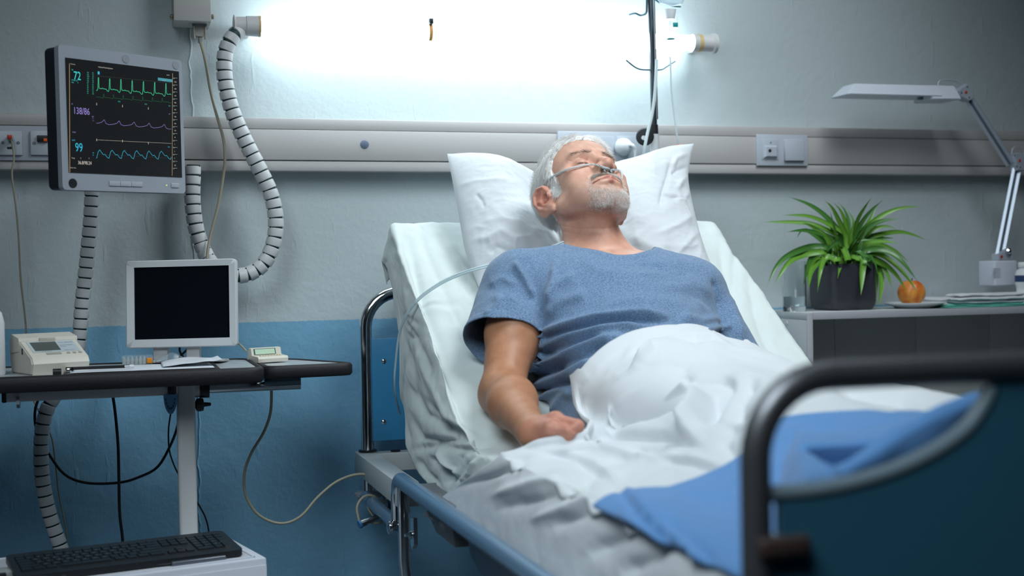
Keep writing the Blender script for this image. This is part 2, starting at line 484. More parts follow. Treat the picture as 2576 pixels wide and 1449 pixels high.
# ------------------------------------------------------------------ wall lamp: bare tube in two end caps
TY = 3.12
a, c = ony(655, 68, TY), ony(1752, 107, TY)
zt_ = (a[2] + c[2]) / 2
t = thing('wall_lamp', 'long bright fluorescent tube lamp on the wall above the bed', 'lamp', ((a[0] + c[0]) / 2, TY, zt_))
TUBE = bpy.data.materials.new('lit_fluorescent_tube'); TUBE.use_nodes = True
b_ = TUBE.node_tree.nodes['Principled BSDF']; b_.inputs['Base Color'].default_value = (.9, .95, 1, 1)
b_.inputs['Emission Color'].default_value = (.80, .945, 1.0, 1); b_.inputs['Emission Strength'].default_value = TUBE_STRENGTH
bm = BM(); add_tube(bm, [(a[0] - .01, TY, zt_), (c[0] - .012, TY, zt_)], .019, 24); obj('tube', bm, TUBE, t, world=True)
CAPM = mat('lamp_cap_plastic', (.60, .60, .60), .35)
bm = BM(); add_lathe(bm, [(.018, -.064), (.026, -.062), (.021, -.058), (.0215, -.034), (.0235, -.033), (.0245, 0.0), (.020, .001)], (1, 0, 0), 32, (a[0], TY, zt_)); cp = obj('end_cap', bm, CAPM, t, world=True)
bm = BM(); add_lathe(bm, [(.0248, -.006), (.0251, -.001), (.0205, .0)], (1, 0, 0), 32, (a[0] + .001, TY, zt_)); obj('rim', bm, mat('yellowed_plastic', (.62, .45, .22), .4), cp, world=True)
bm = BM(); add_lathe(bm, [(.018, -.014), (.0225, -.013), (.0225, .042), (.0265, .046), (.0265, .054), (.019, .056)], (1, 0, 0), 32, (c[0], TY, zt_)); cp = obj('end_cap', bm, CAPM, t, world=True)
bm = BM(); add_lathe(bm, [(.0232, .002), (.0234, .012), (.0225, .013)], (1, 0, 0), 32, (c[0], TY, zt_)); obj('rim', bm, MATS['yellowed_plastic'], cp, world=True)
for x in (a[0] - .03, c[0] + .03):
    bm = BM(); add_box(bm, (x - .01, TY + .015, zt_ - .012), (x + .01, WALL_Y, zt_ + .012), .002); obj('wall_bracket', bm, CAPM, t, world=True)
q = ony(1080, 72, TY)
bm = BM(); R_ = .0235
for k in range(15):
    an = math.radians(-65 + 130 * k / 14)
    for s_ in (-1, 1): bm.verts.new((q[0] + s_ * .0045, TY - R_ * math.cos(an), zt_ + R_ * math.sin(an)))
bm.verts.ensure_lookup_table()
for k in range(14): bm.faces.new((bm.verts[2 * k], bm.verts[2 * k + 1], bm.verts[2 * k + 3], bm.verts[2 * k + 2]))
o = obj('tube_clip', bm, mat('amber_clip', (.70, .36, .10), .4), t, world=True); o.modifiers.new('s', 'SOLIDIFY').thickness = .0015
bm = BM(); add_box(bm, (q[0] - .0045, TY - .026, zt_ + .018), (q[0] + .0045, TY - .012, zt_ + .031), .001); obj('clip_catch', bm, BLACK_PL, o, world=True)

# ------------------------------------------------------------------ white box at the top with plug and cable
BY = 3.13
a, c = ony(436, 0, BY), ony(532, 55, BY)
t = thing('junction_box', 'white metal box high on the wall above the plugged-in grey connector', 'box', (a[0], WALL_Y, c[2]))
BOXM = mat('cream_box_metal', (.50, .49, .47), .4)
bm = BM(); add_box(bm, (a[0], BY, c[2]), (c[0], WALL_Y, c[2] + .16), .003); obj('casing', bm, BOXM, t, world=True)
for px, sx_ in ((434, -1), (535, 1)):
    q = ony(px, 38, BY)
    bm = BM(); add_lathe(bm, [(.004, 0), (.006, .002), (.006, .006), (.003, .008)], (sx_, 0, 0), 16, (a[0] if sx_ < 0 else c[0], BY + .02, q[2])); obj('knurled_screw', bm, mat('brass_screw', (.35, .28, .2), .4, metal=.6), t, world=True)
q = ony(504, 56, BY)
t = thing('serial_cable', 'beige cable with grey connector hanging from the white wall box', 'cable', (q[0], BY + .03, c[2]))
CON = mat('grey_beige_connector', (.34, .32, .29), .5)
y_ = BY + .035
bm = BM(); add_prism(bm, [(q[0] - .017, c[2]), (q[0] + .017, c[2]), (q[0] + .015, c[2] - .022), (q[0] + .007, c[2] - .030), (q[0] - .007, c[2] - .030), (q[0] - .015, c[2] - .022)], y_ - .008, y_ + .008, 'xz'); cn = obj('connector', bm, CON, t, world=True, smooth=False)
for s_ in (-1, 1):
    bm = BM(); add_tube(bm, [(q[0] + s_ * .0135, y_ - .009, c[2] - .006), (q[0] + s_ * .0125, y_ - .009, c[2] - .037)], .0028, 10); obj('thumb_screw', bm, CON, cn, world=True)
bm = BM()
for k in range(4): add_lathe(bm, [(.0052, 0), (.0052, .0025), (.004, .003), (.004, .004)], (0, 0, -1), 14, (q[0] + .001, y_, c[2] - .030 - k * .0038))
obj('strain_relief', bm, CON, cn, world=True)
pts = [(q[0] + .001, y_, c[2] - .04)] + [ony(x, y, yy2) for x, y, yy2 in ((516, 150, 3.15), (530, 230, 3.14), (548, 300, 3.12), (561, 345, 3.12), (566, 390, 3.12), (562, 440, 3.13), (548, 520, 3.13), (530, 590, 3.12), (522, 640, 3.10), (524, 700, 3.08), (560, 800, 3.06))]
bm = BM(); add_tube(bm, resample(spline(pts, 8), .012), .0034, 10); obj('cord', bm, CABLE_BEIGE, t, world=True)
# a thin strip next to it, plaster edge cable

# ================================================================== bed
RAILBLUE = mat('blue_reflection_chrome', (.22, .36, .52), .22, metal=.55)  # chrome rail, its blue reflection put into the base colour
DARKCHR = mat('grey_steel_tube', (.20, .205, .22), .38, metal=.8)
FRAMEM = mat('white_bed_frame', (.50, .53, .54), .38)
bed = thing('hospital_bed', 'hospital bed with chrome head hoop, folded side rail and dark blue foot panel', 'bed', (1.02, 2.1, 0))
HY, FY, BX0, BX1 = 3.10, 1.10, .574, 1.466
ZH = float(ony(985, 735, HY)[2])


def hoop(y, ztop, r, rad, zlow, name, m):
    pts = [(BX0, y, zlow), (BX0, y, ztop - r)]
    for k in range(1, 9):
        a = math.pi / 2 * k / 8; pts.append((BX0 + r * (1 - math.cos(a)), y, ztop - r + r * math.sin(a)))
    for k in range(0, 9):
        a = math.pi / 2 * k / 8; pts.append((BX1 - r + r * math.sin(a), y, ztop - r + r * math.cos(a)))
    pts.append((BX1, y, zlow))
    bm = BM(); add_tube(bm, pts, rad, 20); return obj(name, bm, m, bed, world=True)


hoop(HY, ZH, .085, .0155, .40, 'head_rail', CHROME)
hoop(FY, .8425, .078, .0148, .20, 'foot_rail', DARKCHR)
# head panel with four bolts
a, c = ony(932, 852, HY), ony(940, 1109, HY)
bm = BM(); add_box(bm, (a[0], HY - .008, c[2]), (2.04 - a[0], HY + .008, a[2]), .002); hp = obj('head_panel', bm, BLUE_PANEL, bed, world=True)
for px, py in ((965, 908), (965, 1061)):
    q = ony(px, py, HY - .008)
    for x in (q[0], 2.04 - q[0]):
        bm = BM(); add_lathe(bm, [(.0062, 0), (.006, .002), (.0035, .004), (.0005, .0048)], (0, -1, 0), 18, (x, HY - .008, q[2])); obj('bolt', bm, CHROME, hp, world=True)
# frame beams
ZF = .512
bm = BM(); add_box(bm, (.63, 1.16, ZF - .072), (.67, 2.64, ZF - .03), .003); obj('side_beam', bm, FRAMEM, bed, world=True)
bm = BM(); add_box(bm, (.545, 2.62, ZF - .052), (.592, HY + .02, ZF), .003); obj('side_beam', bm, FRAMEM, bed, world=True)
bm = BM(); add_box(bm, (1.448, 1.12, ZF - .052), (1.495, HY + .02, ZF), .003); obj('side_beam', bm, FRAMEM, bed, world=True)
bm = BM(); add_box(bm, (.592, HY - .035, ZF - .045), (1.448, HY + .012, ZF - .002), .002); obj('cross_beam', bm, FRAMEM, bed, world=True)
bm = BM(); add_box(bm, (.592, 1.12, ZF - .045), (1.448, 1.16, ZF - .002), .002); obj('cross_beam', bm, FRAMEM, bed, world=True)
bm = BM(); add_lathe(bm, [(.022, 0), (.022, .004)], (0, 0, 1), 24, (.574, HY, ZF + .001)); obj('collar', bm, BLACK_PL, bed, world=True)
bm = BM(); add_lathe(bm, [(.012, 0), (.012, .003)], (0, 0, 1), 24, (.640, HY - .012, ZF - .001)); obj('frame_plug', bm, BLACK_PL, bed, world=True)
for x in (BX0, BX1):
    bm = BM(); add_lathe(bm, [(.028, 0), (.034, .003), (.034, .010), (.028, .013)], (0, 0, 1), 28, (x, HY, .402)); obj('bumper_roller', bm, mat('grey_roller', (.30, .31, .32), .4), bed, world=True)
# mattress platform (lower part flat, upper part tilted)
TILT0 = np.array([0, 2.33, .50])
bm = BM(); add_box(bm, (.63, 1.17, .485), (1.43, 2.33, .50), .003); obj('platform', bm, FRAMEM, bed, world=True)
bm = BM(); add_prism(bm, [(2.33, .505), (3.02, .935), (3.035, .915), (2.345, .485)], .63, 1.43, 'yz'); obj('backrest_platform', bm, FRAMEM, bed, world=True)
# legs, castors
for y in (1.45, 2.5):
    for x in (.82, 1.30):
        bm = BM(); add_box(bm, (x - .02, y - .02, .12), (x + .02, y + .02, .46), .003); lg = obj('leg', bm, FRAMEM, bed, world=True)
        bm = BM(); add_lathe(bm, [(.058, -.014), (.06, -.008), (.06, .008), (.058, .014)], (1, 0, 0), 28, (x, y, .06)); obj('castor', bm, BLACK_PL, lg, world=True)
        bm = BM(); add_box(bm, (x - .022, y - .02, .055), (x + .022, y + .02, .13), .004); obj('fork', bm, STEEL, lg, world=True)
bm = BM(); add_box(bm, (.80, 1.43, .12), (.84, 2.52, .16), .003); obj('base_beam', bm, FRAMEM, bed, world=True)
bm = BM(); add_box(bm, (1.28, 1.43, .12), (1.32, 2.52, .16), .003); obj('base_beam', bm, FRAMEM, bed, world=True)

# side rail nearest the camera
RX = .556
zr = float(onx(1010, 1207, RX)[2])
bm = BM()
pts = [(RX, 2.655, zr - .085), (RX, 2.655, zr - .03)] + [(RX, 2.655 - .028 * (1 - math.cos(a)), zr - .03 + .028 * math.sin(a)) for a in np.linspace(.3, math.pi / 2, 6)] + [(RX, 1.30, zr)]
add_tube(bm, pts, .0165, 20); sr = obj('side_rail', bm, RAILBLUE, bed, world=True)
bm = BM(); add_tube(bm, [(RX, 2.655, zr - .105), (RX, 2.655, zr - .032)], .0172, 18); obj('rail_end', bm, CHROME, sr, world=True)
bm = BM(); add_tube(bm, [(RX - .002, 2.60, zr - .01), (RX - .002, 2.60, zr - .16), (RX + .004, 2.598, zr - .24), (RX + .03, 2.59, zr - .32)], .0125, 18); obj('rail_post', bm, CHROME, sr, world=True)
bm = BM(); add_tube(bm, [(RX - .002, 1.7, zr - .01), (RX - .002, 1.7, zr - .25)], .0125, 18); obj('rail_post', bm, CHROME, sr, world=True)
A_ = onx(920, 1250, .553); B_ = onx(1003, 1322, .553)
bm = BM(); add_tube(bm, [A_, B_], .0145, 18); obj('rail_link', bm, RAILBLUE, sr, world=True)
bm = BM(); add_lathe(bm, [(.010, 0), (.0145, .002), (.0145, .009), (.009, .012)], (-1, 0, 0), 20, tuple(B_ + (-.013, 0, -.002))); obj('pivot_bolt', bm, CHROME, sr, world=True)
q = onx(1040, 1345, .55)
bm = BM(); add_prism(bm, [(q[1] - .012, q[2] + .035), (q[1] + .02, q[2] + .03), (q[1] + .02, q[2] - .022), (q[1] + .008, q[2] - .03), (q[1] - .012, q[2] - .018)], q[0] - .002, q[0] + .006, 'yz'); br = obj('rail_bracket', bm, CHROME, sr, world=True, smooth=False)
bm = BM(); add_lathe(bm, [(.008, 0), (.008, .006), (.004, .007), (.004, .014), (.001, .016)], (-1, 0, 0), 14, tuple(q + (-.003, 0, 0))); obj('nut', bm, CHROME, br, world=True)
# grey motor housing behind the rail, dark blue moulded part, head clamp
ya, yb = onx(1047, 1240, .575)[1], onx(1128, 1240, .575)[1]
zt1, zb1 = onx(1080, 1240, .575)[2], onx(1085, 1345, .575)[2]
bm = BM(); add_box(bm, (.575, yb, zb1), (.66, ya, zt1), .004)
for v in bm.verts:
    if v.co.z < (zb1 + zt1) / 2: v.co.y = yb + (v.co.y - yb) * .55 + .01; v.co.x += .012
obj('actuator_housing', bm, mat('mid_grey_housing', (.16, .17, .19), .35), bed, world=True)
bm = BM()
poly = [(onx(x, y, .57)[1], onx(x, y, .57)[2]) for x, y in ((1183, 1352), (1192, 1400), (1215, 1440), (1245, 1475), (1420, 1600), (1470, 1570), (1330, 1470), (1225, 1385))]
add_prism(bm, poly, .565, .60, 'yz'); obj('side_moulding', bm, mat('navy_moulding', (.006, .018, .045), .3), bed, world=True)
q = onx(978, 1262, .57)
bm = BM(); add_lathe(bm, [(.012, 0), (.016, .01), (.016, .03), (.020, .032), (.020, .05)], (0, -1, 0), 20, (q[0] + .02, q[1] + .06, q[2])); obj('head_clamp', bm, CHROME, bed, world=True)
bm = BM(); add_box(bm, (q[0], q[1] - .02, q[2] - .03), (q[0] + .03, q[1] + .015, q[2] + .015), .004); obj('clamp_block', bm, BLACK_PL, bed, world=True)

# foot panel, cut out in a curve at either side
arc = [(ony(x, y, FY)[0], ony(x, y, FY)[2]) for x, y in ((1928, 1243), (1990, 1240), (2050, 1234), (2140, 1217), (2250, 1183), (2350, 1135), (2430, 1078), (2475, 1015), (2492, 975))]
arc = [tuple(p) for p in np.array(spline([np.array(p) for p in arc], 4))]
xl = float(ony(1958, 1300, FY)[0]); zg = float(ony(1930, 1345, FY)[2])
left = [(BX0 + .008, .28), (BX0 + .008, zg - .004), (xl, zg), (xl, arc[0][1] - .004)] + [p for p in arc if p[0] > xl + .002] + [(arc[-1][0] + .004, .838)]
right = [(2.04 - x, z) for x, z in left][::-1]
bm = BM(); add_prism(bm, left + right, FY - .006, FY + .006, 'xz'); fp = obj('foot_panel', bm, mat('dark_blue_foot_panel', (.034, .130, .200), .4), bed, world=True, smooth=False)
EDG = mat('grey_blue_panel_edging', (.16, .22, .26), .4)
for sgn in (0, 1):
    pp = [((2.04 - x) if sgn else x, FY, z) for x, z in arc]
    bm = BM(); add_tube(bm, pp, .0085, 10); obj('panel_edging', bm, EDG, fp, world=True)
a, c = ony(1900, 1352, FY - .01), ony(2030, 1393, FY - .01)
BRN = mat('brown_knob', (.055, .035, .032), .45)
for x0_, x1_ in ((a[0], c[0]), (2.04 - c[0], 2.04 - a[0])):
    bm = BM(); add_box(bm, (x0_, FY - .022, c[2]), (x1_, FY - .006, a[2]), .005, 3); obj('panel_bracket', bm, BRN, fp, world=True)

# ------------------------------------------------------------------ mattress and fitted sheet
MTOP = .622


def prof(y):
    """height of the lying surface along the bed"""
    y = np.asarray(y, float); fl = MTOP + 0 * y; up = MTOP + (y - 2.345) * (1.062 - MTOP) / (2.985 - 2.345)
    k = .07; h = np.clip(.5 + .5 * (up - fl) / k, 0, 1); return fl * (1 - h) + up * h + k * h * (1 - h)


mt = thing('mattress', 'mattress under the white fitted sheet, raised at the head', 'mattress', (1.02, 2.1, .5))
bm = BM(); ys = np.linspace(1.17, 2.97, 40); t_ = [(y, float(prof(y)) - .034) for y in ys] + [(2.985, .96), (2.965, .91)]
lo_ = [(y, max(.502, float(prof(y)) - .128)) for y in ys[::-1]]
add_prism(bm, t_ + lo_, .645, 1.425, 'yz'); obj('foam_core', bm, mat('mattress_foam', (.35, .45, .55), .8), mt, world=True, smooth=False)


def cotton(name, col, scale=900, bump=.00025, rough=.85):
    m = mat(name, col, rough, bump=bump, bscale=scale, sheen=.15, spec=.25)
    return m


SHEET = cotton('white_cotton_sheet', (.62, .68, .67))
PILLOWM = cotton('white_pillowcase_cotton', (.62, .65, .68))
DUVET = cotton('white_blanket_cotton', (.66, .685, .71))


def grid_normals(G):
    du = np.gradient(G, axis=0); dv = np.gradient(G, axis=1); n = np.cross(du, dv)
    return n / (np.linalg.norm(n, axis=-1, keepdims=True) + 1e-12)


def grid_faces(nu, nv):
    i = np.arange(nu - 1)[:, None]; j = np.arange(nv - 1)[None]
    a = i * nv + j; return np.stack([a, a + 1, a + nv + 1, a + nv], -1).reshape(-1, 4)


def cloth(name, G, m, fl=(), noise=((8, .003),), parent=None, thick=0., flip=False, sub=0, mask=None, outside=None, sharp=False, crum=None):
    nu, nv = G.shape[:2]; N = grid_normals(G)
    if flip: N = -N
    V = G.reshape(-1, 3); Nn = N.reshape(-1, 3)
    d = np.zeros(len(V))
    if len(fl): d += folds(proj(V), fl, sharp)
    if crum: d += crum[1] * crumple(V * crum[0], 3) + crum[1] * .3 * crumple(V * crum[0] * 2.7, 8)
    for q in noise:
        sc, am = q[0], q[1]; st = np.array(q[2]) if len(q) > 2 else np.ones(3)
        d += am * fbm(V * sc * st, 3, int(sc) + 11)
    if mask is not None: d *= mask.reshape(-1)
    V = V + Nn * d[:, None]
    if outside is not None: V = outside(V, Nn)
    Fc = grid_faces(nu, nv)
    if not flip: pass
    else: Fc = Fc[:, ::-1]
    o = npobj(name, V, Fc, m, parent, world=True)
    if thick:
        s = o.modifiers.new('thickness', 'SOLIDIFY'); s.thickness = thick; s.offset = -1
    return o


# fitted sheet: along s (foot -> head, over the head end), across t (right hem -> top -> left hem)
ns, nt_ = 300, 330
s = np.linspace(0, 1, ns)
ysurf = np.where(s < .93, 1.165 + (2.985 - 1.165) * (s / .93), 0)
zsurf = prof(ysurf)
e = np.clip((s - .93) / .07, 0, 1)   # roll over the head end
ysurf = np.where(s >= .93, 2.985 + .045 * np.sin(e * math.pi * .62) + .01 * e, ysurf)
zsurf = np.where(s >= .93, 1.062 - .13 * e ** 1.6, zsurf)
hy = np.array([1.1, 1.8, 2.3, 2.515, 2.62, 2.73, 2.82, 2.868, 2.882, 2.885, 2.93, 2.985, 3.03, 3.06])
hz = np.array([.47, .47, .475, .492, .505, .522, .56, .662, .74, .80, .885, .955, .975, .975])
hem = np.interp(ysurf, hy, hz)
tt = np.linspace(0, 1, nt_)
G = np.zeros((ns, nt_, 3))
for j, t in enumerate(tt):
    if t < .30:      # left side, from hem up
        q = t / .30
        x = .606 + .010 * q * q; z = hem + (zsurf - .014 - hem) * q; y = ysurf
        x = np.where(q < 1, x, x)
        G[:, j] = np.stack([np.full(ns, x), y, z], -1)
    elif t < .36:
        a = (t - .30) / .06 * math.pi / 2
        G[:, j] = np.stack([.616 + .014 * (1 - np.cos(a)) + np.zeros(ns), ysurf, zsurf - .014 * (1 - np.sin(a))], -1)
    elif t < .84:
        q = (t - .36) / .48; x = .630 + (1.440 - .630) * q
        G[:, j] = np.stack([np.full(ns, x), ysurf, zsurf + .006 * np.sin(q * math.pi)], -1)
    elif t < .89:
        a = (t - .84) / .05 * math.pi / 2
        G[:, j] = np.stack([1.440 + .022 * np.sin(a) + np.zeros(ns), ysurf, zsurf - .022 * (1 - np.cos(a))], -1)
    else:
        q = (t - .89) / .11
        G[:, j] = np.stack([np.full(ns, 1.462 + .004 * q), ysurf, zsurf - .022 + (np.minimum(hem, zsurf - .1) - zsurf + .022) * q], -1)
FS = [
    ([(1010, 575), (1040, 680), (1080, 800), (1130, 920)], .006, 13), ([(1050, 573), (1095, 680), (1150, 800), (1200, 900)], .007, 12),
    ([(1090, 573), (1150, 680), (1210, 780)], .006, 11), ([(1030, 590), (1050, 700), (1070, 820), (1120, 960), (1190, 1080)], .008, 12),
    ([(995, 575), (1010, 680), (1030, 800), (1060, 930), (1120, 1050), (1180, 1110)], -.006, 12),
    ([(1120, 590), (1185, 700), (1230, 780)], -.005, 12), ([(1140, 575), (1170, 640), (1215, 720)], .005, 9),
    ([(1000, 800), (1035, 830), (1065, 900), (1080, 960)], .006, 6), ([(1010, 850), (1030, 920), (1040, 1000), (1060, 1060)], .007, 7),
    ([(1015, 960), (1060, 1040), (1130, 1090), (1210, 1110)], .009, 8), ([(1060, 1000), (1100, 1060), (1170, 1095), (1250, 1115)], .010, 8),
    ([(1025, 1040), (1050, 1100), (1100, 1110), (1180, 1100), (1250, 1105)], .009, 7), ([(1040, 1130), (1090, 1120), (1150, 1130), (1230, 1130)], .009, 8),
    ([(1075, 1150), (1110, 1180), (1130, 1200)], .010, 6), ([(1095, 1130), (1120, 1170), (1140, 1195)], -.010, 6), ([(1150, 1140), (1140, 1170), (1120, 1200)], .009, 6),
    ([(1045, 1150), (1065, 1190), (1100, 1220)], .007, 7), ([(1180, 1160), (1150, 1200), (1110, 1215)], .008, 7), ([(1200, 1150), (1175, 1190), (1150, 1210)], -.008, 6),
    ([(1135, 1010), (1180, 1060), (1230, 1090)], .006, 8), ([(1005, 1000), (1012, 1060), (1030, 1120)], .005, 6),
    ([(1850, 600), (1850, 700), (1840, 800)], .006, 10), ([(1810, 600), (1825, 700), (1850, 800), (1900, 880)], .006, 10), ([(1880, 680), (1905, 800), (1940, 900)], .005, 9),
    ([(1000, 640), (1012, 760), (1003, 900)], .004, 6), ([(985, 600), (990, 700)], .004, 6), ([(1003, 830), (1030, 850), (1050, 845)], .004, 4), ([(1000, 790), (1030, 800), (1050, 820)], .004, 4),
]
FS = [(p_, a_ * 1.35, w_) for p_, a_, w_ in FS]
sheetm = cloth('fitted_sheet', G, SHEET, FS, ((5, .0030), (45, .0005)), thick=.0015, sharp=True, crum=(15, .0030))
setp(sheetm, 'white fitted sheet with sharp creases stretched over the raised mattress', 'sheet')

# ------------------------------------------------------------------ pillow
PY0, PY1 = 2.98, 2.70


def pe(pts, y0, y1, n):
    P = spline([np.array([x, y], float) for x, y in pts], 12); P = resample(P, 1.0)
    k_ = np.linspace(0, len(P) - 1, n); P = np.stack([np.interp(k_, np.arange(len(P)), P[:, c_]) for c_ in (0, 1)], 1)
    return np.array([ony(x, y, y0 + (y1 - y0) * k / (n - 1)) for k, (x, y) in enumerate(P)])


nu, nv = 200, 170
top = pe([(1125, 387), (1190, 388), (1262, 400), (1345, 436), (1420, 450), (1500, 425), (1600, 400), (1680, 372), (1745, 361)], PY0, PY0, nu)
bot = pe([(1212, 742), (1300, 755), (1450, 760), (1600, 755), (1720, 740), (1812, 712)], PY1 + .02, PY1 + .02, nu)
lef = pe([(1125, 387), (1141, 470), (1157, 560), (1170, 630), (1192, 690), (1212, 742)], PY0, PY1 + .02, nv)
rig = pe([(1745, 361), (1737, 400), (1732, 460), (1752, 560), (1770, 620), (1790, 670), (1812, 712)], PY0, PY1 + .02, nv)
u = np.linspace(0, 1, nu)[:, None, None]; v = np.linspace(0, 1, nv)[None, :, None]
Cn = (1 - v) * top[:, None] + v * bot[:, None] + (1 - u) * lef[None] + u * rig[None] - ((1 - u) * (1 - v) * top[0] + u * (1 - v) * top[-1] + (1 - u) * v * bot[0] + u * v * bot[-1])
U2, V2 = u[..., 0], v[..., 0]
prf = (np.clip(4 * U2 * (1 - U2), 0, 1) ** .62) * (np.clip(4 * V2 * (1 - V2), 0, 1) ** .55)
nrm = np.cross(rig[0] - lef[0], lef[-1] - lef[0]); nrm /= np.linalg.norm(nrm)
if nrm[1] > 0: nrm = -nrm
dent = np.exp(-(((U2 - .47) / .20) ** 2 + ((V2 - .22) / .36) ** 2)) * 1.0 + .75 * np.exp(-(((U2 - .5) / .17) ** 2 + ((V2 - .7) / .4) ** 2))
front = Cn + nrm * ((.115 * prf * (1 - np.clip(dent, 0, 1) * .95))[..., None])
back = Cn - nrm * ((.055 * prf)[..., None])
PF = [
    ([(1150, 470), (1200, 455), (1290, 450)], .0025, 5), ([(1197, 488), (1212, 505), (1220, 524)], -.0035, 4), ([(1180, 605), (1230, 600), (1260, 582), (1300, 600), (1350, 590)], .005, 9),
    ([(1230, 640), (1250, 620), (1300, 640), (1350, 630)], -.006, 9), ([(1245, 655), (1300, 650), (1340, 645)], .006, 8), ([(1210, 560), (1260, 550), (1330, 560)], .003, 8),
    ([(1180, 620), (1195, 660), (1212, 690)], .004, 6), ([(1265, 400), (1320, 425), (1350, 450)], .003, 6), ([(1300, 590), (1290, 640), (1270, 680)], .004, 8),
    ([(1690, 400), (1680, 440), (1665, 490), (1660, 520)], -.005, 6), ([(1735, 385), (1700, 400), (1690, 420)], .005, 6), ([(1735, 420), (1705, 428), (1690, 440)], -.006, 7),
    ([(1732, 440), (1710, 460), (1700, 480)], .006, 7), ([(1734, 480), (1722, 500), (1700, 500)], .005, 6), ([(1665, 490), (1690, 498), (1730, 500)], -.004, 4),
    ([(1650, 440), (1640, 400), (1660, 375)], .003, 8), ([(1745, 540), (1700, 570), (1650, 590)], .004, 8), ([(1760, 580), (1740, 600), (1700, 640)], .004, 8),
    ([(1590, 590), (1630, 620), (1680, 640)], .005, 12), ([(1570, 600), (1620, 650), (1680, 670)], -.004, 12), ([(1790, 690), (1770, 650), (1755, 600)], .004, 6),
]
pil = thing('pillow', 'big white pillow with pointed corners behind the man\'s head', 'pillow', (1.06, 2.85, .9))
pm = (np.clip(np.minimum(np.minimum(U2, 1 - U2), np.minimum(V2, 1 - V2)) * 14, 0, 1))
nf = np.cross(top[-1] - top[0], lef[-1] - lef[0])
fl_ = np.dot(nf, nrm) < 0
gn = grid_normals(front); flipn = float((gn.reshape(-1, 3) @ nrm).mean()) < 0
PF = [(p_, a_ * 1.3, w_) for p_, a_, w_ in PF]
cloth('pillowcase', front, PILLOWM, PF, ((7, .003), (60, .0004)), sharp=True, crum=(17, .0024), parent=pil, flip=flipn, mask=pm)
cloth('pillowcase_back', back, PILLOWM, (), ((7, .003),), parent=pil, flip=not flipn, mask=pm)


# ================================================================== the man
# signed-distance modelling: smooth unions of rounded solids, meshed sparsely (surface nets)


def smin(a, b, k):
    h = np.maximum(k - np.abs(a - b), 0) / k
    return np.minimum(a, b) - h * h * k * .25


def smax(a, b, k): return -smin(-a, -b, k)


def ell(P, c, r, Rm=None):
    q = P - np.asarray(c, P.dtype)
    if Rm is not None: q = q @ np.asarray(Rm, P.dtype)
    r = np.asarray(r, P.dtype)
    k0 = np.sqrt(((q / r) ** 2).sum(-1)); k1 = np.sqrt(((q / (r * r)) ** 2).sum(-1)) + 1e-9
    return k0 * (k0 - 1) / k1


def cone(P, a, b, ra, rb):
    a = np.asarray(a, P.dtype); b = np.asarray(b, P.dtype); d = b - a
    t = np.clip(((P - a) @ d) / float(d @ d), 0, 1)
    return np.sqrt(((P - a - t[..., None] * d) ** 2).sum(-1)) - (ra + (rb - ra) * t)


def rotm(ax, deg):
    return np.array(Matrix.Rotation(math.radians(deg), 3, ax))


